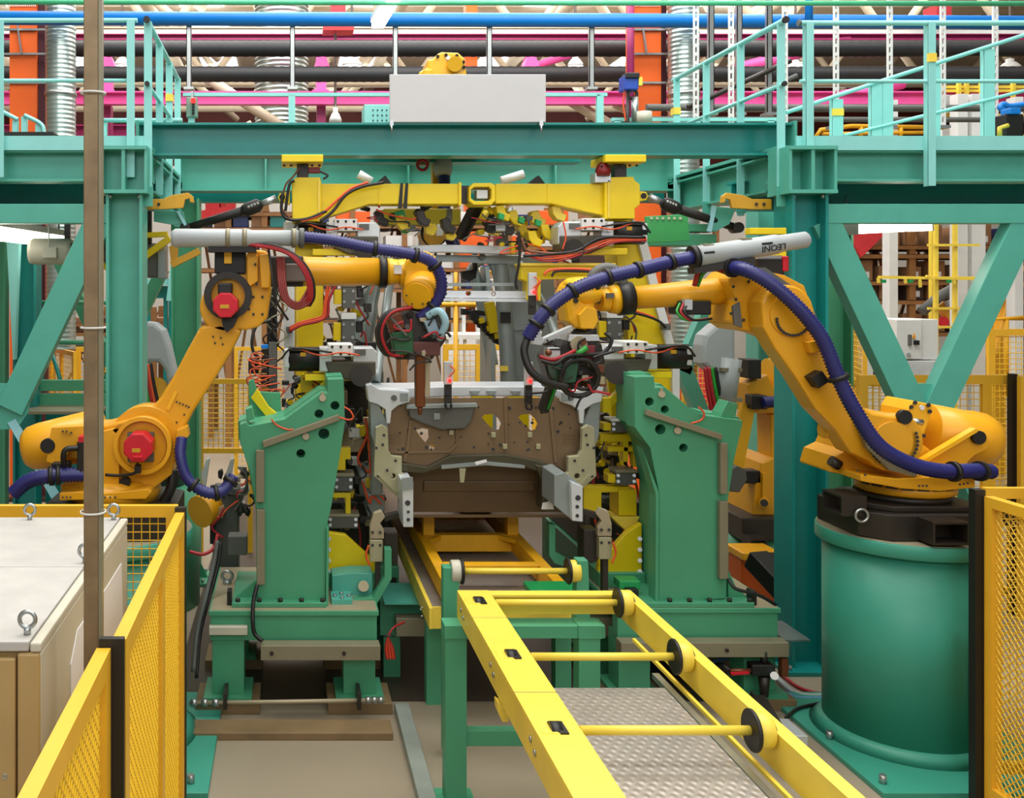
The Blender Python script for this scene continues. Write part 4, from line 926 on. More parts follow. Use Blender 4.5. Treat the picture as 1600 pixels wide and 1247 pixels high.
hz = ((REDC, 'red hose looping over the floor beside the green pedestal', [(1218, 1052), (1250, 1075), (1290, 1085), (1310, 1082)], .012), (DRESS, 'grey hose on the floor beside the green pedestal', [(1214, 1060), (1240, 1082), (1270, 1088), (1310, 1085)], .018), (mat('pale_blue_hose', (90, 140, 180), .4), 'blue hose on the floor beside the green pedestal', [(1214, 1075), (1240, 1090), (1280, 1092), (1310, 1086)], .018), (BLACK, 'black hose lying on the green pedestal base plate', [(1228, 1122), (1245, 1108), (1270, 1101), (1300, 1096)], .010))
for i, (m_, la, q, r) in enumerate(hz):
    pp = []
    for x, y in q:
        zf = .032 + r if i == 3 else r
        Yd = F * (EYE - zf) / (y - VY); pp.append(P(x, y, Yd))
    one('floor_hose', la, 'hose', M().tube(spl(pp), r, 8), m_)
one('aluminium_profile', 'dark extruded profile lying on the floor right of the near conveyor', 'profile', M().bar((P(1183, 1110, 5.9).x, 5.9, .10), (P(1245, 1157, 5.1).x, 5.15, .10), .09, .1).bar((P(1183, 1110, 5.9).x - .035, 5.9, .16), (P(1245, 1157, 5.1).x - .035, 5.15, .16), .012, .03), DARK)
one('end_block', 'square metal end block beside the dark floor profile', 'block', M().box(P(1228, 0, 5.45).x, P(1255, 0, 5.45).x, 5.40, 5.62, .03, .13), ALU, bev=.004)
# ------------------------------------------------------------------ near roller conveyor
zc = 1.07
def xr(r, Y=None): return r * 1.58
t = Th('roller_conveyor', 'near yellow roller conveyor coming toward the viewer', 'conveyor', (1.31, 3.6, 0), 'yellow roller conveyors')
y0, y1 = 2.25, 5.02
t.p('cover', M().box(.884, 1.05, y0, y1, zc - .012, zc), CY, bev=.003, label='wide yellow left rail cover'); t.p('side_plate', M().box(.884, .9, y0, y1, .93, zc - .012), CY); t.p('inner_plate', M().box(1.034, 1.05, y0, y1, .93, zc - .012), CY)
t.p('right_rail', M().box(1.735, 1.75, y0, y1, .93, zc).box(1.75, 1.79, y0, y1, zc - .014, zc).box(1.75, 1.79, y0, y1, .93, .944), CY)
t.p('end_beam', M().box(1.05, 1.735, y1 - .02, y1, .95, zc - .002).box(1.05, 1.735, y1 - .07, y1 - .02, zc - .016, zc - .002), CY, bev=.002)
t.p('tread_plate', M().box(1.052, 1.60, y0, 4.08, .943, .95), TREAD, label='grey diamond tread plate')
t.p('plate_carrier', M().box(1.06, 1.58, 3.98, 4.02, .90, .943).box(1.06, 1.58, 3.0, 3.04, .90, .943), DARK)
t.p('guide_bar', M().box(1.63, 1.66, y0, 4.3, .90, .925), STEEL); t.p('guide_bar', M().box(1.685, 1.70, y0, 4.7, .92, .935), CY)
def wheelset(t, Y, xa, xb, zz=1.06, both=False, ax=CY):
    o = t.p('axle', M().cyl((xa, Y, zz), (xb - .06, Y, zz), .017, n=14), ax)
    w = t.p('roller', M().lathe([(.02, 0), (.058, 0), (.062, .004), (.062, .05), (.058, .055), (.02, .055)], (xb - .06, Y, zz), (1, 0, 0), n=28), CY)
    t.p('flange', M().lathe([(.02, 0), (.07, 0), (.074, .003), (.074, .012), (.07, .015), (.02, .015)], (xb - .075, Y, zz), (1, 0, 0), n=28), BLACK, w, label='black roller flange'); t.p('hub', M().cyl((xb - .005, Y, zz), (xb + .012, Y, zz), .026, n=14), STEEL, w)
    if both:
        w = t.p('roller', M().lathe([(.02, 0), (.058, 0), (.062, .004), (.062, .05), (.058, .055), (.02, .055)], (xa + .0, Y, zz), (1, 0, 0), n=28), CREAM)
        t.p('flange', M().lathe([(.02, 0), (.07, 0), (.074, .003), (.074, .012), (.07, .015), (.02, .015)], (xa + .055, Y, zz), (1, 0, 0), n=28), BLACK, w, label='black roller flange')
    else:
        t.p('left_roller', M().lathe([(.02, 0), (.05, 0), (.05, .04), (.02, .04)], (xa - .11, Y, zz - .02), (1, 0, 0), n=24), BLACK, label='black roller edge under the cover slot')
        t.p('slot', M().box(xa - .085, xa - .055, Y - .055, Y + .04, zc - .002, zc + .006), BLACK, label='dark slot with roller edge'); t.p('bolts', M().cyl((.878, Y + .04, 1.01), (.884, Y + .04, 1.01), .012, n=6).cyl((.878, Y - .02, .99), (.884, Y - .02, .99), .012, n=6), STEEL, kind='stuff')
        t.p('slot_plate', M().box(xa - .15, xa - .09, Y - .05, Y + .04, zc, zc + .002), CY)
for Y in (4.85, 4.14, 3.45, 2.75): wheelset(t, Y, 1.05, 1.735)
for y_ in (4.6, 3.75, 2.9): t.p('cover_joint', M().box(.884, 1.05, y_ - .0015, y_ + .0015, zc - .001, zc + .0012), TRAY)
for X in (P(711, 0, 4.93).x - .0, 1.54):
    t.p('leg', M().box(X - .055, X + .055, 4.9, 5.0, .02, .86), GREEN, bev=.003); t.p('foot_plate', M().box(X - .1, X + .1, 4.85, 5.05, 0, .02), GREEN); t.p('leg_head', M().box(X - .06, X + .06, 4.89, 5.01, .86, .93), GREEN, bev=.003)
    t.p('leg', M().box(X - .055, X + .055, 2.6, 2.7, .02, .93), GREEN, bev=.003); t.p('foot_plate', M().box(X - .1, X + .1, 2.55, 2.75, 0, .02), GREEN)
t.p('head_beam', M().box(P(727, 0, 4.9).x, 1.62, 4.9, 5.02, .86, .925), GREEN, bev=.003); t.p('tie_beam', M().box(P(727, 0, 4.9).x, 1.5, 4.92, 4.98, .30, .38), GREEN, bev=.003)
t.p('stop_bracket', M().px([(777, 1097), (792, 1106), (795, 1128), (785, 1128), (778, 1112)], 4.0, .06), CY)
# rear conveyor bed
t = Th('roller_conveyor', 'rear yellow conveyor bed running under the car body', 'conveyor', (1.31, 7.2, 0), 'yellow roller conveyors')
t.p('side_plate', M().box(.86, .885, 5.85, 9.6, .57, .70), CY, bev=.003); t.p('side_plate', M().box(1.80, 1.825, 5.85, 9.6, .57, .70), CY, bev=.003); t.p('end_plate', M().box(.885, 1.80, 5.86, 5.88, .57, .70), CY)
t.p('tread_plate', M().box(.885, 1.80, 5.88, 9.6, .69, .70), TREAD, label='diamond tread deck')
for yy in (6.1, 8.6):
    for X in (.93, 1.75): t.p('leg', M().box(X - .05, X + .05, yy, yy + .1, 0, .57), GREEN)
for X, zs in ((P(706, 0, 5.4).x, -1), (1.665, 1)):
    t.p('wheel_bracket', M().poly([(-.045, .70), (.045, .70), (.03, 1.11), (-.03, 1.11)], [], lambda a, z: Vector((X + a, 5.42, z)), (0, .08, 0)) if zs > 0 else M().box(X - .045, X + .045, 5.42, 5.5, .02, 1.07), GREEN, bev=.003)
wheelset(t, 5.46, .925, 1.66, zz=1.04, both=True)
t.p('green_cover', M().box(1.42, 1.75, 5.62, 5.8, .84, .88), GRNL, bev=.004); t.p('spring_bolt', M().bolts((.84, 6.0, .63), (-1, 0, 0), .03, 3), STEEL, kind='stuff')
t = Th('body_skid', 'orange yellow skid frame carrying the car body on the rear conveyor', 'skid', (1.31, 7.4, .72))
for X in (.94, 1.62): t.p('runner', M().box(X, X + .07, 5.82, 9.5, .74, .86), SKY_, bev=.004); t.p('end_cap', M().cyl((X + .035, 5.80, .78), (X + .035, 5.83, .78), .022), BLACK)
for Y, h in ((6.2, .06), (6.95, .12), (7.9, .12), (8.8, .12)): t.p('cross_member', M().box(1.01, 1.62, Y, Y + .08, .86 - h, .86), SKY_, bev=.004)
for Y in (6.95, 7.9):
    for s in (0, 1):
        X = 1.01 if not s else 1.62; d = .1 if not s else -.1
        t.p('gusset', M().xy([(X, Y), (X + d, Y), (X, Y - .12)], .83, .858), SKY_)
        t.p('body_support', M().box(X - .03, X + .05, Y, Y + .1, .86, 1.02), SKY_, bev=.004)
t.p('cross_member', M().box(1.01, 1.62, 7.2, 7.26, .98, 1.04), SKY_)
t.p('upper_beam', M().box(1.0, 1.65, 8.6, 8.72, .9, 1.18), SKY_, bev=.004); t.p('diagonal', M().bar((1.62, 7.4, .9), (1.3, 8.6, 1.25), .05, .05), SKY_)
# small green block, items at centre
one('green_box', 'bright green box on the right fixture table edge', 'box', M().pbox(968, 908, 1001, 921, 6.2, .12), GRNL, bev=.006)
one('black_stop', 'black stop block below the bright green box', 'block', M().pbox(980, 921, 998, 940, 6.15, .1), BLACK, bev=.006)
def bent(label, pts, Y):
    one('bent_bracket', label, 'bracket', M().px(pts, Y, .08), GREEN, bev=.003)
bent('green bent support arm at the inner edge of the left table', [(601, 858), (612, 858), (612, 905), (588, 946), (552, 948), (552, 938), (583, 934), (601, 902)], 6.2)
bent('green bent support arm behind the right conveyor wheel', [(858, 820), (868, 820), (868, 862), (895, 878), (895, 890), (866, 880), (858, 868)], 6.6)
t = Th('mounting_block', 'turquoise mounting block with a round port beside the left stand', 'block', P(555, 948, 6.3))
t.p('plate', M().px([(519, 900), (548, 896), (582, 896), (582, 946), (519, 948)], 6.3, .18), TEAL, bev=.003); t.p('port', M().cyl(P(568, 916, 6.29), P(568, 916, 6.25), .035), TAN)
t.p('foot', M().box(P(518, 0, 6.15).x, P(550, 0, 6.15).x, 6.12, 6.3, .632, .66), TEAL); t.p('foot_bolts', M().bolts((P(534, 0, 6.2).x, 6.2, .66), (0, 0, 1), .045, 4, r=.014), STEEL, kind='stuff')

one('floor_plate_or_shade', 'dark sheet painted as the floor shade under the whole welding cell', 'floor shade', M().box(-.75, 3.2, 6.15, 13.0, .001, .008), mat('dark_floor_shade', (70, 62, 52), .45, .3, var=.2, scale=2))  # added dark sheet, its colour stands for the shade on the floor
# ------------------------------------------------------------------ robots
def disc(x, y, Y, r, th, n=28):          # cylinder along Y, radius in pixels at depth Y
    return M().cyl(P(x, y, Y), P(x, y, Y) + Vector((0, th, 0)), r * Y / F, n=n)
def clampring(t, pts, R, parent=None, nm='hose_clamp'):
    for a, d in pts: t.p(nm, M().tube([a - d * .012, a + d * .012], R, 14), BLACK, parent)
def rings_on(pts, ts):
    q = spl(pts, 16); out = []
    for f_ in ts:
        i = int(f_ * (len(q) - 2)); out.append((q[i], (q[i + 1] - q[i]).normalized()))
    return out
# ---- right robot
YB_ = 5.68
t = Th('welding_robot', 'large yellow robot on the round green pedestal at the right', 'robot', (PX, PY, 1.236), 'welding robots')
def oct_(cx, cy, a, b, c): return [(cx - a, cy - b + c), (cx - a + c, cy - b), (cx + a - c, cy - b), (cx + a, cy - b + c), (cx + a, cy + b - c), (cx + a - c, cy + b), (cx - a + c, cy + b), (cx - a, cy + b - c)]
bb = t.p('base', M().xy(oct_(PX, PY, .38, .33, .12), 1.236, 1.385).xy(oct_(PX, PY, .31, .28, .1), 1.385, 1.42), DARK, bev=.008, label='black cast base')
for (x0, x1, y0, y1, z0, z1) in ((PX - .50, PX - .36, 5.42, 5.62, 1.36, 1.475), (PX - .12, PX + .08, 5.22, 5.40, 1.25, 1.375), (PX + .36, PX + .5, 5.42, 5.6, 1.3, 1.41)):
    m = M().box(x0, x1, y0, y1, z0, z0 + .012).box(x0, x1, y0, y1, z1 - .012, z1)
    if x0 < PX - .3 or x0 > PX + .3: m.box(x0, x1, y0, y0 + .012, z0 + .012, z1 - .012).box(x0, x1, y1 - .012, y1, z0 + .012, z1 - .012)
    else: m.box(x0, x0 + .012, y0, y1, z0 + .012, z1 - .012).box(x1 - .012, x1, y0, y1, z0 + .012, z1 - .012)
    t.p('fork_pocket', m, DARK, bb)
t.p('name_plate', M().box(PX + .07, PX + .15, 5.345, 5.349, 1.29, 1.33), CREAM, bb)
t.p('tie_ring', M().torus((PX - .40, 5.40, 1.37), (0, 1, 0), .035, .008), STEEL, bb)
t.p('neck', M().lathe([(.25, 1.42), (.25, 1.45)], (PX, PY, 0)), DARK)
fl = t.p('swivel_flange', M().lathe([(.235, 1.45), (.262, 1.465), (.262, 1.50), (.235, 1.53), (.20, 1.56)], (PX + .02, PY, 0), n=40), RY)
pk = M()
for k in range(7):
    a = -PI * .95 + k * .30; c = Vector((PX + .02 + .252 * math.cos(a), PY + .252 * math.sin(a), 1.515)); d = Vector((-math.sin(a), math.cos(a), 0))
    pk.bar(c - d * .028, c + d * .028, .03, .028)
t.p('pockets', pk, DARK, fl, kind='stuff')
tu = t.p('turret', M().px([(1296, 738), (1303, 713), (1322, 704), (1350, 640), (1400, 648), (1440, 692), (1470, 716), (1520, 726), (1521, 756), (1470, 764), (1402, 768), (1345, 750), (1318, 742)], 5.62, .34), RY, bev=.012)
t.p('turret_shelf', M().px([(1345, 742), (1400, 748), (1515, 742), (1524, 748), (1524, 762), (1470, 768), (1410, 764), (1345, 752)], 5.40, .5), RY, tu, bev=.006)
t.p('port', M().cyl(P(1306, 722, 5.6) + Vector((-.03, 0, .01)), P(1306, 722, 5.6) + Vector((.02, 0, -.02)), .03), DARK, tu)
sb = M()
for x, y in ((1436, 759), (1442, 759), (1448, 759), (1500, 757), (1506, 756), (1512, 755), (1340, 735), (1352, 742)): sb.cyl(P(x, y, 5.395), P(x, y, 5.40), .006, n=8)
t.p('shelf_holes', sb, DARK, tu, kind='stuff')
cb = t.p('counterbalance', M().lathe([(.03, -.02), (.165, 0), (.165, .22), (.172, .27), (.17, .34), (.15, .395), (.11, .425), (.02, .44)], P(1443, 672, 5.84), (P(1560, 694, 5.84) - P(1443, 672, 5.84)).normalized(), n=36), RY, label='rounded yellow counterbalance cylinder')
pl = t.p('end_plate', M().px([(1427, 626), (1456, 632), (1458, 640), (1438, 698), (1422, 692), (1416, 664), (1418, 640)], 5.66, .26), RYL, cb, bev=.008)
eb = M()
for x, y in ((1424, 636), (1430, 629), (1451, 633), (1453, 643), (1443, 681), (1437, 689)): eb.cyl(P(x, y, 5.645), P(x, y, 5.66), .012, n=8)
t.p('plate_bolts', eb, BLACK, cb, kind='stuff')
t.p('warning_plate', M().px(circ(1441, 637, 4, 14), 5.653, .006), WHITE, cb)
t.p('pin', M().cyl(P(1425, 658, 5.6), P(1441, 660, 5.6), .018), STEEL, cb)
st = t.p('side_bracket', M().px([(1440, 720), (1520, 672), (1538, 678), (1546, 690), (1542, 702), (1522, 712), (1500, 735), (1440, 745)], 5.60, .03), RY, bev=.004)
t.p('bracket_rim', M().bar(P(1440, 720, 5.58), P(1522, 671, 5.58), .05, .022), RYL, st)
t.p('plug', disc(1531, 684, 5.575, 10.5, .03), BLACK, st, label='black round plug')
# lower arm
arm = arc(1230, 487, 42, 200, 352, 12) + [(1283, 520), (1300, 552), (1322, 585), (1338, 612), (1350, 636), (1362, 645), (1390, 650)] + arc(1396, 690, 48, -55, 140, 14) + [(1330, 708), (1306, 672), (1275, 640), (1245, 592), (1212, 546), (1193, 512)]
la = t.p('lower_arm', M().px(arm, 5.44, .17), RY, bev=.014)
for cx, cy, R, a0, a1, n in ((1396, 690, 38, -20, 210, 24), (1240, 498, 26, 40, 190, 14)):
    bm = M()
    for k in range(n):
        a = math.radians(a0 + (a1 - a0) * k / n); bm.cyl(P(cx + R * math.cos(a), cy + R * math.sin(a), 5.415), P(cx + R * math.cos(a), cy + R * math.sin(a), 5.44), .0085, n=8)
    t.p('bolt_circle', bm, BLACK, la, kind='stuff')
t.p('hub_disc', disc(1396, 690, 5.425, 31, .015, 36), RY, la); t.p('elbow_disc', disc(1238, 492, 5.43, 34, .01, 36), RY, la)
t.p('plug', disc(1415, 652, 5.42, 11, .03), BLACK, la, label='black round plug')
t.p('cable_bracket', M().px([(1268, 590), (1285, 580), (1296, 596), (1280, 607)], 5.36, .08), BLACK, la); t.p('lug', M().px([(1262, 535), (1290, 530), (1292, 545), (1268, 552)], 5.38, .06), RY, la, bev=.003)
t.p('arm_stop', M().cyl(P(1302, 671, 5.62), P(1286, 668, 5.62), .06), RY, la)
t.p('grey_cover', M().px([(1180, 418), (1196, 418), (1250, 455), (1275, 490), (1280, 530), (1270, 528), (1250, 480), (1200, 440)], 5.46, .05), DRESSD, la, label='worn grey hose guard')
t.p('grey_cover', M().px([(1340, 655), (1350, 655), (1375, 705), (1420, 728), (1440, 735), (1430, 745), (1390, 735), (1355, 700)], 5.40, .035), TRAY, la, label='grey hose guard')
# elbow and upper arm
el = t.p('elbow_housing', M().px([(1138, 436), (1150, 424), (1180, 420), (1228, 430), (1258, 446), (1272, 486), (1262, 520), (1232, 534), (1200, 522), (1160, 516), (1144, 505), (1150, 470)], 5.62, .34), RY, bev=.016)
eb = M()
for x, y in ((1146, 448), (1150, 468), (1162, 500), (1180, 470), (1188, 466), (1196, 468), (1170, 440), (1142, 490)): eb.cyl(P(x, y, 5.605), P(x, y, 5.62), .009, n=8)
t.p('housing_bolts', eb, BLACK, el, kind='stuff'); t.p('side_cover', M().px([(1145, 478), (1156, 472), (1160, 512), (1148, 508)], 5.60, .02), DRESSD, el)
t.p('motor', M().pbox(1184, 404, 1226, 434, 5.75, .2), BLACK, el, bev=.006, label='black axis motor'); t.p('motor_top', M().pbox(1184, 399, 1222, 405, 5.76, .18), DRESS, el); t.p('motor_cap', M().pbox(1224, 400, 1233, 424, 5.74, .2), RED, el, bev=.008, label='red motor cap')
t.p('bracket', M().px([(1160, 400), (1176, 402), (1172, 424), (1158, 422)], 5.6, .06), RYL, el)
a, b = P(1152, 452, 5.80), P(984, 466, 5.80)
ua = t.p('upper_arm', M().tube([a, a.lerp(b, .3), b], [.088, .08, .068], 18), RY)
t.p('junction_box', M().pbox(1060, 470, 1112, 492, 5.72, .16), BLACK, ua, bev=.008); t.p('connector', M().pbox(1070, 468, 1082, 484, 5.68, .05), ALU, ua)
for k, (m_, dx) in enumerate(((GRC, 0), (REDC, 6), (BLACK, 12))): t.p('loop_cable', M().tube(spl([P(1062 + dx, 474, 5.7), P(1058 + dx, 488, 5.66), P(1072 + dx, 500, 5.66), P(1100 + dx, 498, 5.7)]), .008, 6), m_, ua)
d = (b - a).normalized()
wr = t.p('wrist_ring', M().tube([b - d * .01, b + d * .075], .10, 24), BLACK, label='black wrist ring'); t.p('wrist_collar', M().tube([b + d * .075, b + d * .13], [.092, .08], 24), RYL, wr)
t.p('neck', M().tube([b + d * .12, P(935, 470, 5.78)], [.075, .062], 16), RYL, wr); t.p('hose_arch', M().torus(P(948, 444, 5.78), (0, 1, 0), .10, .03), DRESSD, wr)
wh = t.p('wrist_housing', M().px(arc(910, 462, 28, 170, 330, 12) + [(936, 455), (931, 478), (935, 490), (932, 508), (918, 516), (900, 513), (888, 502), (884, 480)], 5.64, .22), RYL, bev=.035)
t.p('wrist_drum', M().lathe([(.10, -.05), (.112, -.02), (.112, .02), (.104, .024), (.104, .045), (.108, .05), (.108, .075), (.09, .088), (.02, .09)], P(910, 458, 5.73), (-.08, -.12, 1), 36), RYL, wh); t.p('wrist_band', M().ring(P(910, 452, 5.73), (-.08, -.12, 1), .1055, .09, .02, 36), BLACK, wh); t.p('type_plate', M().pbox(948, 458, 960, 466, 5.70, .02), DRESSD, wr)
t.p('end_cover', M().px([(905, 492), (917, 479), (932, 483), (935, 500), (928, 514), (908, 513)], 5.60, .045), RYL, wh, bev=.004)
t.p('slot', M().px(circ(900, 470, 4, 10), 5.63, .02), DARK, wh); t.p('tool_flange', M().cyl(P(912, 514, 5.75), P(913, 528, 5.75), .075), DARK, wh)
# dress pack
a, b = P(1083, 402, 5.55), P(1262, 374, 5.60); d = (b - a).normalized()
dp = t.p('dress_tube', M().tube([a, a.lerp(b, .72), a.lerp(b, .76), a.lerp(b, .98), b], [.062, .058, .05, .048, .036], 20), DRESS, label='grey hose retractor tube with dark lettering')
t.p('tube_end', M().tube([a - d * .012, a + d * .02], .068, 20), BLACK, dp)
for f_ in (.12, .45): t.p('clip', M().bar(a.lerp(b, f_) + Vector((-.03, 0, .058)), a.lerp(b, f_) + Vector((.03, 0, .056)), .06, .014), TRAY, dp, bev=.003)
for f_ in (.10, .60): t.p('latch', M().bar(a.lerp(b, f_) + Vector((-.03, -.058, .012)), a.lerp(b, f_) + Vector((.03, -.058, .018)), .012, .012), BLACK, dp)
t.p('saddle', M().px([(1085, 418), (1180, 402), (1180, 414), (1086, 428)], 5.52, .1), DARK, dp)
o_ = a.lerp(b, .66); nrm = Vector((0, -1, -.25)).normalized()
t.p('lettering', text('LEONI', .052, .0015, o_ + nrm * .0605, -d, (0, .25, -1)), INK, dp)
h1 = [P(1085, 402, 5.55), P(1045, 410, 5.52), P(1000, 421, 5.48), P(950, 433, 5.46), P(905, 449, 5.45), P(866, 474, 5.45), P(842, 500, 5.45), P(824, 528, 5.47)]
hs = t.p('blue_hose', hose(h1, .042), BLUEH, label='upper dark blue corrugated hose'); clampring(t, rings_on(h1, (.14, .3, .44, .62, .78, .9)), .05, hs)
h2 = [P(1140, 418, 5.55), P(1165, 422, 5.44), P(1205, 444, 5.38), P(1250, 484, 5.34), P(1285, 530, 5.32), P(1310, 590, 5.30), P(1335, 640, 5.28), P(1372, 695, 5.26), P(1420, 724, 5.26), P(1470, 736, 5.28), P(1520, 736, 5.32), P(1549, 737, 5.4)]
hs = t.p('blue_hose', hose(h2, .043), BLUEH, label='long dark blue corrugated hose along the arm'); clampring(t, rings_on(h2, (.02, .46, .86, .945)), .056, hs)
bl_ = [P(824, 528, 5.47), P(819, 550, 5.45), P(830, 580, 5.42), P(856, 598, 5.42), P(886, 606, 5.45)]
t.p('black_hose', M().tube(spl(bl_, 10), .022, 10), BLACK)
t.p('cable_bundle', M().tube(spl([P(1130, 424, 5.6), P(1108, 416, 5.58), P(1092, 424, 5.6), P(1085, 446, 5.65)], 8), .014, 8), REDC); t.p('cable_bundle', M().tube(spl([P(1134, 426, 5.62), P(1112, 420, 5.6), P(1098, 428, 5.6), P(1090, 446, 5.67)], 8), .012, 8), GRC)
# right weld gun hangs from the wrist: part of what the robot moves, held as a tool
g = Th('weld_gun', 'spot welding gun with red and green cables on the right robot wrist', 'welding gun', P(905, 530, 5.75), 'spot welding guns')
bo = g.p('gun_body', M().px([(866, 548), (892, 528), (930, 527), (940, 548), (930, 584), (890, 592), (868, 576)], 5.64, .2), DARK, bev=.008)
g.p('flange_plate', M().px([(890, 523), (935, 523), (938, 533), (888, 534)], 5.62, .2), ALU, bo, bev=.004); g.p('gear', disc(905, 538, 5.60, 13, .04, 10), TAN, bo); g.p('gear_pin', disc(912, 534, 5.58, 5, .03), COPPER, bo)
g.p('green_grip', M().tube([P(899, 556, 5.56), P(917, 543, 5.56)], .016, 10), GRC, bo); g.p('red_block', M().pbox(914, 540, 930, 562, 5.6, .06), mat('dark_red_plastic', (120, 30, 40), .5), bo, bev=.004)
g.p('transformer', M().px([(866, 572), (905, 568), (900, 598), (872, 600)], 5.6, .16), mat('dark_green_resin', (28, 80, 52), .5), bo, bev=.006)
g.p('reaction_arm', M().bar(P(893, 512, 5.66), P(846, 533, 5.6), .035, .035), ALU, bev=.006); g.p('fork', M().px([(828, 528), (838, 517), (848, 518), (846, 526), (852, 532), (846, 540), (832, 538)], 5.58, .06), ALU, bev=.004)
g.p('electrode_arm', M().bar(P(868, 586, 5.72), P(848, 642, 5.85), .05, .06), DARK, bev=.008); g.p('green_strip', M().bar(P(873, 590, 5.68), P(855, 638, 5.81), .012, .02), GRC)
g.p('electrode', M().cyl(P(851, 632, 5.84), P(846, 646, 5.86), .016, .010), COPPER); g.p('cable_ring', M().torus(P(905, 590, 5.58), (0, 1, .15), .11, .016, 28), BLACK); g.p('cable_ring', M().torus(P(912, 588, 5.62), (.2, 1, 0), .075, .012, 28), DARK)
g.p('red_cable', M().tube(spl([P(843, 557, 5.52), P(862, 562, 5.5), P(882, 556, 5.52), P(898, 548, 5.56)], 8), .012, 8), REDC); g.p('black_cable', M().tube(spl([P(846, 564, 5.5), P(868, 568, 5.48), P(890, 556, 5.52), P(940, 552, 5.6), P(956, 532, 5.6), P(945, 520, 5.62)], 8), .011, 8), BLACK)
g.p('white_cylinder', M().pbox(855, 543, 876, 564, 5.58, .08), ALU, bev=.006); g.p('rear_body', M().px([(848, 556), (868, 534), (940, 536), (946, 566), (926, 600), (886, 612), (858, 596)], 5.82, .16), DARK, bev=.01); clutter(g, 852, 940, 528, 602, 5.60, 26, 4, (DARK, DRESSD, TAN, BLACK, ALU, COPPER), .12, 13, 9, (BLACK, BLACK, REDC, DARK)); g.p('brass_fitting', M().sphere(P(857, 551, 5.56), .02), COPPER)

# ---- left robot
LX = P(182, 0, 5.68).x
rp = [o for o in bpy.data.objects if o.name.startswith('robot_pedestal')][0]
clone(rp, (LX, 5.68, 0), 'round green steel pedestal behind the fence and cabinets on the left')
t = Th('welding_robot', 'large yellow robot at the left with red motors, arm raised to the right', 'robot', (LX, 5.68, 1.236), 'welding robots')
t.p('base', M().xy(oct_(LX, 5.68, .38, .33, .12), 1.236, 1.41), DARK, bev=.008, label='black cast base')
t.p('swivel_flange', M().lathe([(.25, 1.41), (.25, 1.43), (.262, 1.44), (.262, 1.475), (.235, 1.50), (.2, 1.53)], (LX, 5.68, 0), n=40), RY)
tu = t.p('turret', M().px([(76, 706), (86, 670), (160, 666), (215, 652), (258, 664), (275, 700), (268, 742), (232, 770), (172, 776), (96, 776), (94, 758), (130, 752), (128, 720)], 5.56, .3), RY, bev=.01)
t.p('side_plate', M().px([(80, 668), (160, 664), (160, 674), (186, 668), (186, 768), (160, 772), (160, 700), (110, 700), (96, 728), (72, 722)], 5.50, .05), RY, tu, bev=.004)
t.p('shelf', M().px([(93, 770), (134, 768), (150, 772), (232, 764), (236, 770), (228, 780), (93, 782)], 5.42, .5), RY, tu, bev=.005)
t.p('housing_ring', M().ring(P(222, 697, 5.47), (0, 1, 0), .165, .142, .09, 40), RY, tu); t.p('housing_disc', disc(222, 697, 5.52, 38, .04, 36), RY, tu)
mp_ = t.p('motor_flange', M().pbox(199, 676, 240, 722, 5.49, .04), DRESSD, tu, bev=.004)
mo = t.p('motor', M().px(circ(215, 700, 24, 8, PI / 8), 5.36, .14), RED, tu, bev=.008, label='red octagonal axis motor')
t.p('motor_plate', M().pbox(206, 701, 219, 707, 5.355, .006), OCHRE, tu, label='small yellow plate'); t.p('motor_plug', M().pbox(207, 713, 222, 717, 5.345, .02), RED, tu, bev=.003)
t.p('motor_cable', M().tube(spl([P(215, 724, 5.44), P(213, 738, 5.42), P(190, 743, 5.44), P(165, 742, 5.46)], 8), .009, 8), BLACK, tu); t.p('connector', M().pbox(210, 728, 219, 740, 5.41, .05), BLACK, tu)
t.p('plug', disc(195, 754, 5.49, 8.5, .03), BLACK, tu, label='black round plug'); t.p('plug', disc(74, 697, 5.49, 11.5, .03), BLACK, tu, label='black vent plug')
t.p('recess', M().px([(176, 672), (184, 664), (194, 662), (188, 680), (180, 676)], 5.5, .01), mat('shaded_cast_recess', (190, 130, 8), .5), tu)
t.p('motor', M().pbox(120, 690, 140, 744, 5.42, .12), BLACK, tu, bev=.006, label='black axis motor behind the post'); t.p('motor_cap', M().pbox(122, 682, 136, 692, 5.42, .12), RED, tu, bev=.004)
t.p('connector_box', M().pbox(80, 724, 106, 742, 5.44, .1), BLACK, tu, bev=.004); t.p('cable', M().tube(spl([P(122, 700, 5.42), P(104, 702, 5.4), P(99, 712, 5.4), P(100, 726, 5.42)], 8), .016, 8), BLACK, tu)
hb_ = M()
for x, y in ((98, 674), (104, 674), (111, 676), (98, 777), (104, 777), (110, 777), (164, 777), (172, 777), (180, 777)): hb_.cyl(P(x, y, 5.41), P(x, y, 5.52), .006, n=8)
t.p('screw_holes', hb_, DARK, tu, kind='stuff')
a, b = P(36, 703, 5.82), P(165, 676, 5.82); d = (b - a).normalized()
t.p('counterbalance', M().lathe([(.02, 0), (.10, .012), (.13, .05), (.142, .12), (.155, .5), (.03, .52)], a, d, 36), RY, label='rounded yellow counterbalance cylinder')
la = t.p('lower_arm', M().px([(232, 642), (250, 622), (272, 586), (292, 548), (313, 510), (345, 505), (378, 516), (360, 552), (332, 598), (300, 646), (289, 668), (284, 700), (262, 730), (228, 700)], 5.62, .18), RY, bev=.018)
t.p('hub', disc(226, 692, 5.60, 57, .2, 40), RY, la); t.p('rib', M().bar(P(262, 640, 5.615), P(275, 612, 5.615), .015, .02), RYL, la)
hb_ = M()
for x, y in ((276, 628), (281, 630), (286, 632), (291, 634), (295, 636), (276, 660), (288, 648), (333, 526), (345, 528), (336, 536), (348, 538)): hb_.cyl(P(x, y, 5.612), P(x, y, 5.62), .006, n=8)
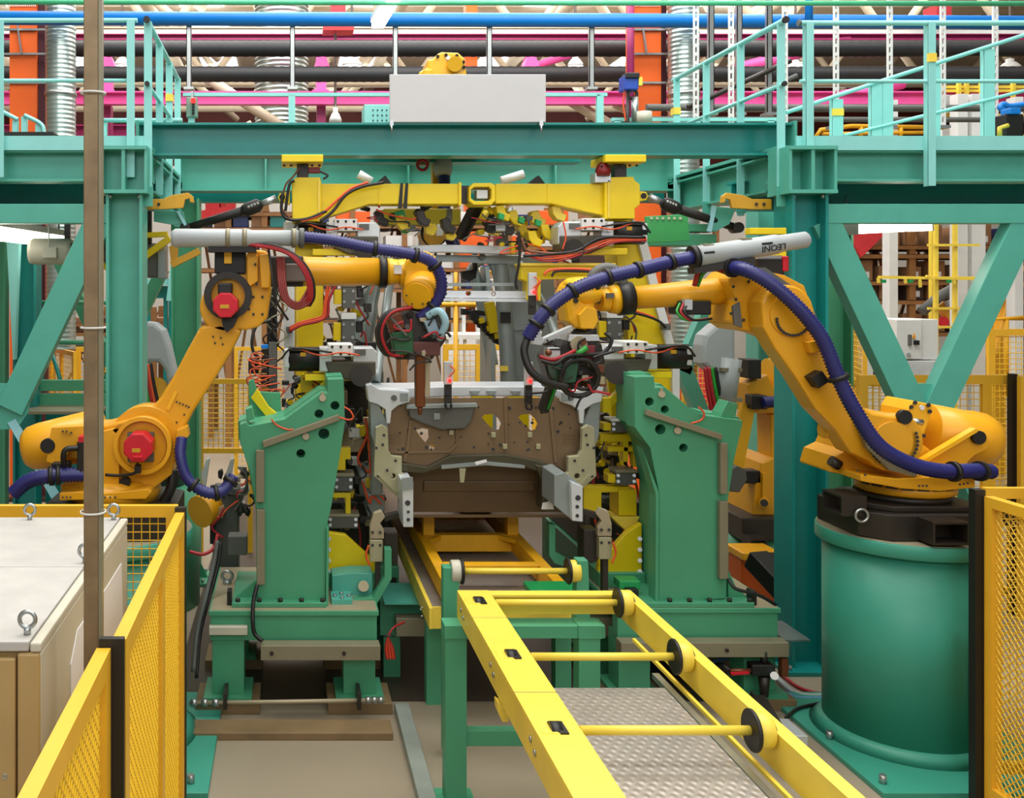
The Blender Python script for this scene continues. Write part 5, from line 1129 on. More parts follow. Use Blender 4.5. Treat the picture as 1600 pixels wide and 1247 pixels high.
t.p('screw_holes', hb_, DARK, la, kind='stuff'); t.p('hose_saddle', M().px([(276, 672), (292, 666), (295, 682), (284, 690), (275, 686)], 5.52, .1), RY, la, bev=.006)
el = t.p('elbow_housing', M().px(arc(352, 480, 40, 60, 230, 14) + [(336, 440), (384, 400), (396, 390), (416, 392), (423, 404), (423, 455), (417, 498), (404, 511), (384, 516)], 5.62, .3), RY, bev=.014)
t.p('flange_rib', M().px([(386, 396), (396, 392), (403, 400), (403, 440), (386, 450)], 5.58, .06), RY, el, bev=.006); t.p('flange_rib', M().px([(405, 398), (420, 396), (423, 408), (421, 450), (408, 450)], 5.56, .06), RY, el, bev=.006)
hb_ = M()
for x, y in ((399, 413), (401, 444), (396, 464), (410, 464), (396, 491), (410, 491), (390, 473), (389, 483)): hb_.cyl(P(x, y, 5.61 if y > 455 else 5.555), P(x, y, 5.63), .008, n=8)
t.p('screw_holes', hb_, DARK, el, kind='stuff')
t.p('motor_ring', M().ring(P(356, 462, 5.58), (0, 1, 0), .14, .10, .05, 36), DARK, el); mo = t.p('motor', M().px(circ(352, 477, 21, 8, PI / 8), 5.46, .15), RED, el, bev=.008, label='red elbow motor'); t.p('motor_plate', M().pbox(344, 476, 358, 482, 5.455, .006), OCHRE, el); t.p('motor_top', M().pbox(340, 442, 362, 460, 5.47, .14), BLACK, el, bev=.01)
t.p('gear_motor', M().pbox(335, 394, 384, 428, 5.60, .2), BLACK, el, bev=.008, label='black upper axis motor'); t.p('yellow_lid', M().pbox(350, 393, 362, 412, 5.58, .03), RYL, el, bev=.004)
t.p('connector', M().px([(346, 498), (372, 496), (364, 512), (354, 520), (348, 510)], 5.54, .08), BLACK, el)
a, b = P(420, 425, 5.80), P(592, 425, 5.80); d = Vector((1, 0, 0))
ua = t.p('upper_arm', M().tube([P(470, 424, 5.80), P(482, 424, 5.80), b], [.092, .088, .084], 24), RY)
t.p('gearbox', M().pbox(418, 400, 474, 448, 5.70, .18), DARK, ua, bev=.01); t.p('connector_block', M().pbox(446, 412, 478, 440, 5.62, .09), mat('grey_brown_box', (112, 100, 92), .5), ua, bev=.008)
wr = t.p('wrist_ring', M().tube([b, b + d * .045], .096, 24), BLACK, label='black wrist ring'); t.p('wrist_collar', M().tube([b + d * .045, b + d * .09, b + d * .16], [.084, .078, .07], 20), RYL, wr)
wh = t.p('wrist_housing', M().tube(spl([P(622, 428, 5.8), P(645, 424, 5.8), P(662, 418, 5.78)], 6), .085, 20), RYL)
t.p('wrist_body', M().px(arc(660, 420, 28, 160, 350, 12) + [(688, 440), (684, 462), (640, 470), (632, 445)], 5.68, .22), RYL, wh, bev=.014)
dr = t.p('wrist_drum', M().cyl(P(661, 442, 5.74), P(653, 462, 5.60), .092, n=32), RY, wh); t.p('drum_face', M().cyl(P(653, 461, 5.60), P(652, 463, 5.585), .082, n=32), RYL, wh)
hb_ = M()
for k in range(6): hb_.cyl(P(652 + 17 * math.cos(k * 1.05), 462 + 15 * math.sin(k * 1.05), 5.575), P(652 + 17 * math.cos(k * 1.05), 462 + 15 * math.sin(k * 1.05), 5.60), .006, n=8)
t.p('drum_bolts', hb_, DARK, wh, kind='stuff'); t.p('type_plate', M().pbox(616, 414, 628, 428, 5.70, .04), WHITE, wh)
a, b = P(268, 372, 5.52), P(470, 372, 5.52)
dp = t.p('dress_tube', M().tube([a, a.lerp(b, .03), a.lerp(b, .6), a.lerp(b, .62), b], [.04, .054, .052, .046, .046], 20), DRESS, label='grey hose retractor tube')
for f_ in (.42, .55, .93): t.p('clip', M().tube([a.lerp(b, f_), a.lerp(b, f_ + .035)], .056, 20), TRAY, dp)
t.p('saddle', M().pbox(325, 384, 400, 394, 5.5, .12), BLACK, dp); t.p('tube_end', M().tube([b - Vector((.01, 0, 0)), b + Vector((.02, 0, 0))], .058, 20), DRESSD, dp)
h1 = [P(470, 370, 5.52), P(520, 376, 5.52), P(575, 387, 5.52), P(635, 396, 5.52), P(672, 408, 5.54), P(688, 432, 5.56), P(688, 458, 5.58), P(674, 482, 5.6), P(655, 498, 5.62)]
hs = t.p('blue_hose', hose(h1, .037), BLUEH, label='upper dark blue corrugated hose'); clampring(t, rings_on(h1, (.28, .42, .55, .86)), .046, hs)
h2 = [P(284, 684, 5.52), P(282, 712, 5.48), P(292, 746, 5.46), P(318, 768, 5.46), P(346, 768, 5.48), P(366, 744, 5.52)]
hs = t.p('blue_hose', hose(h2, .036), BLUEH, label='lower dark blue hose hanging right of the robot base'); clampring(t, rings_on(h2, (.5, .75, .95)), .046, hs)
h3 = [P(20, 772, 5.42), P(44, 752, 5.42), P(76, 744, 5.42), P(110, 742, 5.44), P(136, 742, 5.46)]
hs = t.p('blue_hose', hose(h3, .046), BLUEH, label='dark blue hose at the far left of the robot base'); clampring(t, rings_on(h3, (.55, .62)), .056, hs)
for k in range(4):
    o_ = k * 3
    t.p('red_cable', M().tube(spl([P(396 - o_, 382, 5.5), P(430, 384 + o_ * .6, 5.46), P(466 - o_, 402, 5.44), P(487 - o_, 432, 5.44), P(491 - o_, 462, 5.46), P(484 - o_, 478, 5.5)], 8), .0085, 8), BLACK if k == 0 else REDC)
    t.p('red_cable', M().tube(spl([P(434 + o_, 402, 5.55), P(436 + o_, 440, 5.48), P(442 + o_, 466, 5.46), P(462 + o_ * .5, 482 - o_, 5.46), P(484 - o_, 472 - o_, 5.48), P(490 - o_, 452, 5.5)], 8), .0085, 8), mat('maroon_cable', (125, 34, 28), .45) if k == 0 else bpy.data.materials['maroon_cable'])
t.p('black_cable', M().tube(spl([P(420, 390, 5.52), P(425, 430, 5.45), P(432, 470, 5.45), P(450, 500, 5.5)], 8), .007, 6), BLACK)
t.p('black_hose', M().tube(spl([P(270, 735, 5.62), P(268, 760, 5.6), P(255, 785, 5.6), P(240, 800, 5.6)], 8), .03, 10), BLACK)
g = Th('weld_gun', 'spot welding gun with a brown electrode arm on the left robot wrist', 'welding gun', P(650, 500, 5.7), 'spot welding guns')
bo = g.p('gun_body', M().px([(606, 500), (640, 484), (672, 490), (690, 510), (688, 545), (655, 556), (618, 545)], 5.62, .2), DARK, bev=.01)
g.p('tool_flange', M().cyl(P(655, 472, 5.72), P(655, 490, 5.72), .07), DARK, bo); g.p('transformer', M().px([(612, 520), (645, 516), (646, 552), (618, 556)], 5.56, .16), mat('deep_green_resin', (32, 92, 52), .5), bo, bev=.008)
g.p('servo_cover', M().px([(662, 502), (680, 498), (688, 522), (672, 526)], 5.56, .08), mat('pale_blue_grey', (150, 175, 190), .4, .3), bo, bev=.006); g.p('water_hose', M().tube(spl([P(668, 494, 5.56), P(686, 486, 5.52), P(696, 505, 5.52), P(686, 530, 5.56)], 8), .022, 10), mat('pale_blue_tube', (150, 190, 205), .35), bo)
g.p('brown_block', M().px([(604, 498), (626, 488), (634, 512), (610, 522)], 5.58, .1), COPPER, bo, bev=.006); g.p('lower_block', M().pbox(640, 534, 688, 556, 5.58, .16), mat('dark_red_brown', (95, 48, 42), .5), bo, bev=.008)
for k, (m_, dx) in enumerate(((BLACK, 0), (REDC, 4), (DARK, -4))): g.p('loop_cable', M().tube(spl([P(640 + dx, 480, 5.56), P(606 + dx, 490, 5.5), P(592 + dx, 520, 5.5), P(604 + dx, 552, 5.54), P(630, 556, 5.58)], 8), .010, 8), m_, bo)
g.p('rear_body', M().px([(598, 500), (620, 486), (690, 492), (698, 530), (676, 562), (620, 562), (600, 540)], 5.80, .14), DARK, bev=.01); clutter(g, 598, 684, 486, 552, 5.56, 24, 9, (DARK, DRESSD, COPPER, BLACK, TAN, DARK), .12, 14, 10, (BLACK, DARK, REDC, DRESSD)); g.p('electrode_arm', M().bar(P(656, 552, 5.72), P(656, 634, 5.80), .06, .07), COPPER, bev=.010, label='brown electrode arm'); g.p('electrode', M().cyl(P(656, 634, 5.8), P(656, 648, 5.8), .018, .011), COPPER)
g.p('arm_plate', M().pbox(664, 556, 672, 620, 5.74, .04), TAN)

# ---- far robots
YF_ = 8.2
t = Th('welding_robot', 'far yellow robot seen between the right green stand and the right column', 'robot', (P(1195, 0, YF_).x, YF_, 0), 'welding robots')
def fp(pts, dy, th): return M().px(pts, YF_ + dy, th)
zt = P(0, 826, YF_).z
t.p('pedestal', M().lathe([(.42, 0), (.42, zt)], (P(1200, 0, YF_).x, YF_ + .1, 0), n=32), GREEN); bb = t.p('base', M().pbox(1160, 810, 1250, 846, 7.86, .6), DARK, bev=.01)
t.p('fork_pocket', M().pbox(1173, 841, 1199, 845, 7.72, .16).pbox(1173, 858, 1199, 862, 7.72, .16).pbox(1173, 845, 1176, 858, 7.72, .16).pbox(1196, 845, 1199, 858, 7.72, .16), DARK, bb)
t.p('swivel_flange', M().lathe([(.24, 0), (.29, .02), (.29, .08), (.25, .12)], P(1200, 822, YF_), n=32), RY)
tu = t.p('turret', fp([(1176, 806), (1180, 760), (1190, 724), (1210, 715), (1230, 730), (1230, 812)], -.2, .5), RY, bev=.012); t.p('port', M().cyl(P(1194, 784, 7.98), P(1194, 786, 7.9), .04), RY, tu); t.p('port_hole', M().cyl(P(1194, 786, 7.905), P(1194, 786, 7.895), .03), DARK, tu); t.p('rib', fp([(1192, 740), (1200, 740), (1200, 790), (1192, 790)], -.24, .06), RY, tu)
la = t.p('lower_arm', fp([(1204, 648), (1226, 638), (1238, 640), (1240, 740), (1226, 760), (1206, 745)], -.1, .25), RY, bev=.014)
el = t.p('elbow_housing', fp([(1168, 600), (1200, 585), (1208, 604), (1240, 606), (1240, 640), (1206, 646), (1174, 646)], -.15, .35), RY, bev=.012)
a = P(1196, 588, 8.15); t.p('elbow_drum', M().cyl(P(1207, 590, 8.2), P(1245, 590, 8.2), .155), RY, el); t.p('drum_rim', M().cyl(P(1199, 590, 8.2), P(1207, 590, 8.2), .165), RYL, el); t.p('drum_slot', M().cyl(P(1207.5, 588, 8.19), P(1210, 588, 8.19), .1565), BLACK, el)
t.p('side_motor', M().pbox(1170, 562, 1190, 592, 8.0, .2), BLACK, el, bev=.008); t.p('spring_arm', M().bar(P(1168, 632, 8.05), P(1149, 730, 8.05), .11, .06), RYL, la)
gy = t.p('dress_cover', M().px([(1098, 540), (1102, 524), (1122, 507), (1142, 503), (1150, 512), (1150, 640), (1132, 640), (1128, 590), (1112, 580), (1098, 568)], 7.85, .22), DRESS, bev=.03, label='big grey hose retractor cover'); t.p('dress_tube', M().tube([P(1141, 560, 7.88), P(1131, 634, 7.88)], [.09, .085], 16), DRESS, gy, label='grey hose retractor tube')
for y in (575, 622): t.p('clip', M().pbox(1128, y, 1160, y + 6, 7.80, .06), TRAY, gy)
for k, m_ in enumerate((REDC, REDC, GRC, BLACK)): t.p('cable', M().tube(spl([P(1102 + 5 * k, 574, 7.85), P(1106 + 6 * k, 610, 7.84), P(1114 + 7 * k, 652, 7.84)], 8), .017, 8), m_, gy)
hs = t.p('blue_hose', hose([P(1192, 629, 7.9), P(1210, 628, 7.9), P(1240, 630, 7.9)], .05), BLUEH); t.p('hose_clamp', M().pbox(1176, 618, 1200, 640, 7.92, .14), BLACK, hs, bev=.01)
t.p('weld_tool', M().px([(1138, 735), (1152, 728), (1166, 734), (1168, 750), (1156, 770), (1140, 768)], 7.95, .2), DRESSD, la, bev=.01); t.p('tool_arm', M().pbox(1150, 736, 1190, 756, 8.0, .14), BLACK, la, bev=.01)
t = Th('welding_robot', 'far yellow robot behind the left column, mostly hidden by its grey cover', 'robot', (P(235, 0, 8.0).x, 8.0, 0), 'welding robots')
t.p('pedestal', M().lathe([(.42, 0), (.42, 1.0)], (P(232, 0, 8.0).x, 8.1, 0), n=32), GREEN); t.p('base', M().lathe([(.3, 1.0), (.3, 1.15)], (P(232, 0, 8.0).x, 8.1, 0), n=24), DARK); t.p('turret', M().px([(205, 780), (205, 690), (228, 670), (252, 690), (255, 780)], 7.9, .4), RY, bev=.014)
t.p('lower_arm', M().px([(212, 700), (222, 600), (250, 596), (246, 700)], 7.98, .25), RY, bev=.014); t.p('elbow', M().cyl(P(243, 610, 7.85), P(243, 610, 8.2), .11), RYL)
gy = t.p('dress_cover', M().px([(216, 512), (228, 503), (242, 505), (256, 516), (264, 540), (275, 588), (262, 606), (258, 580), (248, 566), (230, 566), (216, 570)], 7.8, .24), DRESS, bev=.03, label='big grey hose retractor cover')
for k, m_ in enumerate((GRC, REDC, ORC, BLACK)): t.p('cable', M().tube(spl([P(226 + 3 * k, 568, 7.82), P(228 + 4 * k, 600, 7.8), P(236 + 5 * k, 650, 7.8), P(240 + 5 * k, 690, 7.85)], 8), .016, 8), m_, gy)
# ---- overhead robot
Yo = 7.75
t = Th('welding_robot', 'yellow robot standing on the beams behind the sign with its arm reaching down', 'robot', (P(692, 0, Yo).x, Yo, 3.84), 'welding robots')
t.p('base', M().xy(oct_(P(692, 0, Yo).x, Yo, .36, .3, .1), 3.845, 4.2), DARK, bev=.01); t.p('support_beam', M().box(.2, 2.4, Yo - .3, Yo - .1, 3.68, 3.843).box(.2, 2.4, Yo + .1, Yo + .3, 3.68, 3.843), TEALW)
t.p('turret', M().px([(655, 128), (655, 112), (668, 106), (668, 93), (676, 92), (684, 84), (690, 81), (716, 82), (726, 91), (729, 112), (730, 160), (655, 160)], Yo - .1, .3), RYL, bev=.014)
t.p('side_lobe', M().cyl(P(711, 100, Yo - .16), P(711, 100, Yo - .1), .06), RYL); t.p('knuckle', M().pbox(662, 108, 676, 118, Yo - .16, .1), RYL, bev=.01); hb_ = M()
for x, y in ((684, 88), (697, 86), (714, 87), (724, 97), (725, 105)): hb_.cyl(P(x, y, Yo - .115), P(x, y, Yo - .1), .014, n=8)
t.p('bolts', hb_, DARK, kind='stuff'); t.p('plate', M().px(circ(700, 90, 3.5, 12), Yo - .11, .012), WHITE)
t.p('lower_arm', M().bar(P(683, 205, 8.1), P(683, 330, 7.9), .09, .12), RY, bev=.014); hs = t.p('grey_sleeve', M().tube([P(692, 235, 7.9), P(692, 265, 7.88), P(692, 276, 7.86)], [.07, .08, .06], 16), DRESS)
h1 = [P(694, 276, 7.86), P(695, 310, 7.82), P(694, 345, 7.75), P(704, 372, 7.7), P(712, 390, 7.65)]
t.p('blue_hose', hose(h1, .052), BLUEH, label='dark blue hose hanging from above'); w2 = t.p('wrist', M().px([(656, 366), (664, 350), (674, 344), (690, 348), (696, 362), (694, 380), (664, 382)], 7.7, .2), RY, bev=.014)
t.p('wrist_face', disc(679, 367, 7.66, 17, .04), RYL, w2); t.p('wrist_band', M().ring(P(679, 364, 7.68), (0, 1, 0), .11, .09, .03), BLACK, w2); t.p('cable_box', M().pbox(652, 246, 672, 258, 7.8, .1), TRAY); t.p('red_cable', M().torus(P(660, 258, 7.76), (0, 1, 0), .04, .012), REDC)
# ------------------------------------------------------------------ yellow clamping frame over the car body
YG = 7.0
t = Th('clamping_frame', 'big bright yellow clamping frame over the car body', 'frame', P(728, 345, YG))
FRAME = t
la = t.p('left_arm', M().px([(500, 287), (720, 287), (720, 319), (577, 319), (500, 343)], YG, .2), FY, bev=.006)
t.p('seam', M().pbox(592, 286.5, 594, 320, YG - .006, .01), FY, la); t.p('end_flange', M().pbox(717, 285, 721, 321, YG - .02, .24), FY, la)
for x0 in (624, 632): t.p('black_strap', M().px([(x0 + 2, 286), (x0 + 6, 286), (x0 + 4, 326), (x0 - 2, 326)], YG - .012, .015), BLACK, la)
ra = t.p('right_arm', M().px([(774, 287), (950, 287), (950, 338), (860, 318), (774, 318)], YG, .2), FY, bev=.006); t.p('seam', M().pbox(855, 286.5, 857, 318, YG - .006, .01), FY, ra)
t.p('coupling_loop', M().px([(733, 292), (740, 286), (768, 286), (774, 290), (774, 314), (768, 320), (740, 320), (733, 314)], YG - .02, .24, [[(736 + 0, 296), (742, 292), (764, 292), (768, 296), (768, 310), (764, 314), (742, 314), (736, 310)]]), FY, bev=.004, label='yellow coupling loop with a window')
t.p('coupling_core', M().pbox(720, 290, 734, 317, YG + .05, .1), DARK); t.p('coupling_pin', M().pbox(745, 297, 762, 310, YG + .03, .1), ALU)
cbx = t.p('corner_box', M().px([(456, 282), (464, 277), (500, 277), (502, 284), (502, 346), (457, 346)], YG - .05, .32), FY, bev=.005); t.p('corner_ridge', M().pbox(497, 280, 500, 346, YG - .06, .02), CY, cbx)
cb2 = t.p('corner_box', M().px([(945, 284), (950, 277), (990, 276), (992, 282), (1000, 288), (1000, 320), (992, 326), (992, 342), (945, 342)], YG - .05, .32), FY, bev=.005); t.p('corner_ridge', M().pbox(950, 282, 953, 340, YG - .06, .02), CY, cb2)
for x0, x1, xb, s in ((440, 504, 474, -1), (936, 999, 971, 1)):
    h = t.p('hanger_plate', M().box(P(x0, 0, YG).x, P(x1, 0, YG).x, YG - .14, YG + .2, P(0, 257, YG).z, 3.604), FY, bev=.006); t.p('hanger_block', M().pbox(xb - 10, 257, xb + 8, 278, YG - .04, .14), DARK, h)
    hb_ = M()
    for k in range(6): hb_.cyl(P(x0 + 4 + k * 11, 257, YG - .1), P(x0 + 4 + k * 11, 260, YG - .1), .01, n=6)
    t.p('hanger_bolts', hb_, DARK, h, kind='stuff')
t.p('red_sensor', M().pbox(482, 261, 500, 270, YG - .06, .06), mat('dark_red_sensor', (130, 25, 25), .45), bev=.004); t.p('red_connector', M().lathe([(.05, 0), (.055, .04), (.04, .08), (.02, .1)], P(942, 275, YG - .05), n=16), bpy.data.materials['dark_red_sensor']); t.p('connector_base', M().pbox(930, 270, 955, 285, YG - .06, .12), ALU, bev=.004)
for x, y, s in ((441, 308, -1), (1006, 306, 1)):
    e = t.p('spring_eye', M().px([(x - s * 12, y - 10), (x - s * 4, y - 7), (x + s * 4, y - 6), (x + s * 7, y), (x + s * 4, y + 7), (x - s * 4, y + 8), (x - s * 12, y + 12)], YG - .02, .08), FY, bev=.004); t.p('eye_hole', disc(x, y, YG - .025, 4.5, .02), BLACK, e)
lp = t.p('left_pillar', M().px([(461, 345), (505, 345), (505, 720), (461, 720)], 7.22, .28), FY, bev=.005); t.p('pillar_side_plate', M().px([(443, 347), (459, 347), (460, 720), (445, 720)], 7.18, .3), WHITE, lp, label='pale grey side plate'); t.p('pillar_fillet', M().px([(463, 440), (466, 440), (466, 720), (463, 720)], 7.205, .02), CY, lp)
rp_ = t.p('right_pillar', M().px([(955, 342), (986, 342), (1050, 575), (1050, 690), (1005, 690)], 7.22, .28), FY, bev=.005); t.p('pillar_side_plate', M().px([(988, 342), (1004, 350), (1062, 570), (1062, 690), (1051, 690), (1051, 575)], 7.18, .3), WHITE, rp_, label='white side plate')
t.p('inner_beam', M().px([(814, 412), (960, 412), (960, 433), (845, 437), (845, 470), (824, 470), (824, 440), (814, 436)], 6.95, .16), FY, bev=.004); t.p('beam_ledge', M().pbox(814, 411, 962, 415, 6.92, .2), CY)
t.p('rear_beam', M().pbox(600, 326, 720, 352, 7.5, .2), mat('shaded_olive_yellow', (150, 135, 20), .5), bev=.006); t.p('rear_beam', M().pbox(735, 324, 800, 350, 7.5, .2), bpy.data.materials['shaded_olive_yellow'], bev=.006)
t.p('diagonal_rod', M().bar(P(742, 320, 7.3), P(715, 372, 7.4), .05, .05), DARK); t.p('diagonal_rod', M().bar(P(752, 322, 7.32), P(724, 376, 7.42), .03, .03), DARK)
t.p('lower_plate', M().px([(470, 585), (512, 585), (512, 640), (495, 655), (470, 655)], 6.75, .04), FY, bev=.003); t.p('lower_plate', M().px([(950, 590), (1000, 590), (1000, 680), (955, 680), (955, 640)], 6.75, .04), FY, bev=.003); t.p('lower_plate', M().px([(500, 600), (512, 590), (512, 610), (503, 612)], 6.6, .03), FY)
t.p('brace', M().bar(P(985, 598, 6.6), P(948, 632, 6.6), .06, .05), FY, bev=.004); t.p('brace_foot', M().pbox(942, 622, 956, 645, 6.56, .08), FY, bev=.004); t.p('tall_plate', M().px([(1003, 640), (1020, 660), (1022, 888), (1003, 888)], 6.7, .05), FY, bev=.004); t.p('tall_plate', M().px([(498, 640), (511, 640), (511, 890), (500, 890)], 6.7, .05), FY, bev=.004)
for pts in ([(513, 700), (548, 700), (548, 718), (540, 718), (540, 735), (513, 735)], [(520, 770), (548, 770), (548, 806), (540, 806), (540, 778), (520, 778)], [(938, 678), (1002, 678), (1002, 690), (982, 690), (982, 722), (974, 722), (974, 690), (938, 690)], [(912, 760), (985, 760), (985, 768), (940, 770), (940, 800), (912, 800)], [(950, 698), (1000, 698), (1000, 730), (990, 730), (990, 706), (950, 706)]): t.p('bracket_plate', M().px(pts, 6.62, .08), FY, bev=.004)
t.p('counter_box', M().pbox(967, 765, 995, 806, 6.6, .2), FY, bev=.006); t.p('counter_wedge', M().px([(955, 808), (1000, 808), (990, 830), (980, 832)], 6.58, .2), CY, bev=.004)
t.p('floor_plate_or_shade', M().px([(511, 832), (540, 836), (580, 872), (592, 890), (592, 905), (511, 905)], 6.5, .06), FY, bev=.005, label='yellow triangular floor plate'); t.p('floor_plate_or_shade', M().px([(1003, 818), (980, 832), (936, 880), (934, 896), (1003, 896)], 6.5, .06), FY, bev=.005, label='yellow triangular floor plate')
hb_ = M()
for x in (514, 1000):
    for k in range(4): hb_.cyl(P(x, 842 + 17 * k, 6.49), P(x, 842 + 17 * k, 6.5), .016, n=6)
t.p('plate_bolts', hb_, STEEL, kind='stuff')
for x0, x1 in ((511, 590), (934, 1005)): t.p('plate_foot', M().box(P(x0, 0, 6.5).x, P(x1, 0, 6.5).x, 6.46, 6.7, .6325, P(0, 893, 6.5).z), GREEN, bev=.004)
random.seed(11)
def cable(par, pts, Y, r, m_, root=t):
    root.p('cable', M().tube(spl([P(x, y, Y + (0 if len(q) == 0 else q[0])) for x, y, *q in pts], 8), r, 7), m_, par)
for pts, r, m_ in (([(500, 346), (520, 330), (540, 305), (565, 292), (600, 285)], .012, DARK), ([(470, 346), (500, 336), (530, 310), (550, 294), (575, 285)], .010, ORC), ([(446, 330), (452, 290), (460, 282)], .011, BLACK), ([(442, 300), (440, 330), (452, 343), (480, 342), (510, 330)], .012, BLACK), ([(463, 346), (450, 338), (440, 322), (446, 290), (458, 276), (468, 262)], .007, COPPER), ([(500, 268), (512, 274), (505, 280)], .008, BLACK)): cable(None, pts, YG - .09, r, m_)
for pts, r, m_ in (([(820, 395), (850, 404), (890, 400), (930, 385), (960, 376), (1010, 374)], .007, ORC), ([(820, 398), (852, 408), (888, 404), (932, 388), (965, 378), (1010, 376)], .007, REDC), ([(822, 392), (848, 400), (892, 397), (928, 382), (958, 373), (1010, 372)], .006, ORC), ([(818, 400), (850, 398), (900, 392), (940, 372), (1008, 371)], .012, BLACK), ([(815, 372), (822, 390), (840, 394), (870, 396), (905, 394), (935, 386)], .010, mat('brown_cable', (120, 75, 50), .5)), ([(850, 430), (860, 422), (900, 420), (945, 424)], .010, ORC), ([(862, 432), (870, 424), (905, 424), (950, 426)], .009, BLACK), ([(810, 360), (812, 400), (806, 440), (808, 452)], .010, BLACK), ([(880, 346), (884, 370), (879, 390)], .006, ORC), ([(845, 438), (838, 452), (840, 470)], .008, ORC)): cable(None, pts, 6.84, r, m_)
for pts, r, m_ in (([(452, 515), (470, 506), (495, 500), (507, 494), (510, 470), (516, 448)], .009, ORC), ([(452, 512), (468, 504), (494, 497), (504, 492), (508, 468), (512, 446)], .007, ORC), ([(452, 518), (472, 508), (498, 502), (512, 492), (514, 470), (524, 446)], .010, REDC), ([(980, 487), (1010, 494), (1030, 502), (1040, 512)], .010, BLACK), ([(985, 484), (1005, 490), (1022, 496)], .008, ORC)): cable(None, pts, 7.1, r, m_)
t.p('cable_socket', M().pbox(447, 511, 457, 521, 7.1, .06), DRESSD); t.p('cable_socket', M().pbox(1036, 506, 1048, 516, 7.1, .06), DRESSD)
for x0, y0, m_, k in ((775, 290, FY, 0), (795, 330, FY, 1), (830, 330, CY, 2), (808, 348, FY, 3), (862, 322, CY, 4), (845, 352, FY, 5), (690, 342, DARK, 6), (760, 345, CY, 7), (825, 362, FY, 8), (650, 330, DARK, 9), (618, 338, FY, 10), (585, 330, DARK, 11)):
    yy = max(y0, 322)
    t.p('clamp_piece', M().px([(x0, yy), (x0 + 12, yy - 2), (x0 + 16, yy + 10), (x0 + 24, yy + 14), (x0 + 20, yy + 24), (x0 + 8, yy + 20), (x0 + 2, yy + 12)], 7.05 + .05 * (k % 4), .12), m_, bev=.006)
for x0, y0 in ((780, 332), (838, 342), (812, 338)): t.p('green_pad', M().px([(x0, y0), (x0 + 9, y0 + 3), (x0 + 7, y0 + 12), (x0 - 1, y0 + 9)], 6.98, .06), GRNL, bev=.003)
for pts in ([(580, 284), (560, 272), (565, 275), (592, 283)], [(783, 283), (818, 272), (828, 274), (808, 286)]): t.p('white_sleeve', M().tube([P(pts[0][0], pts[0][1], YG + .3), P(pts[1][0], pts[1][1], YG + .3)], .035, 10), PAPER)
for x in (600, 840): t.p('black_wedge', M().px([(x - 14, 287), (x + 2, 274), (x + 12, 287)], YG + .25, .1), BLACK)
clutter(t, 570, 700, 322, 366, 7.15, 16, 31, (DARK, FY, DRESSD, BLACK, GRNL, WHITE), .3, 20, 6)
clutter(t, 745, 865, 330, 384, 7.1, 34, 32, (FY, DARK, BLACK, FY, DRESSD, CY, ALU), .3, 20, 8)
clutter(t, 505, 585, 395, 540, 7.25, 26, 33, (FY, DRESSD, BLACK, ALU, FY, DARK), .2, 18, 8)
clutter(t, 925, 990, 440, 530, 7.25, 14, 34, (FY, DRESSD, BLACK, ALU), .2, 16, 5)
clutter(t, 515, 580, 650, 820, 6.75, 34, 35, (DARK, FY, TAN, BLACK, DRESSD, ALU), .3, 20, 10)
clutter(t, 935, 995, 600, 800, 6.75, 34, 36, (FY, DARK, TAN, FY, DRESSD, BLACK), .3, 20, 10)
clutter(t, 440, 505, 575, 650, 6.75, 18, 37, (DARK, FY, DRESSD, BLACK), .15, 16, 10)
# gas springs
def spring(label, a, b, c):
    s = Th('gas_spring', label, 'spring', P(*b, 7.1), 'gas springs of the clamping frame')
    A, B, C = P(*a, 6.98), P(*b, 7.0), P(*c, 7.2)
    s.p('rod_end', M().cyl(A, A.lerp(B, .55), .028, .022), STEEL); s.p('collar', M().tube([A.lerp(B, .5), A.lerp(B, .6), B, B.lerp(C, .05)], [.03, .05, .05, .04], 14), BLACK); s.p('cylinder', M().cyl(B, C, .034, .03), BLACK)
    m = M()
    for k in range(4): p = A.lerp(B, .62 + .1 * k); m.sphere(p + Vector((0, -.05, .01)), .012, 8)
    s.p('collar_screws', m, STEEL, kind='stuff'); s.p('end_lug', M().cyl(C + Vector((0, -.05, 0)), C + Vector((0, .05, 0)), .04), DARK)
spring('black gas spring at the left shoulder of the yellow frame', (432, 310), (385, 328), (290, 357)); spring('black gas spring at the right shoulder of the yellow frame', (1014, 308), (1055, 325), (1150, 356))
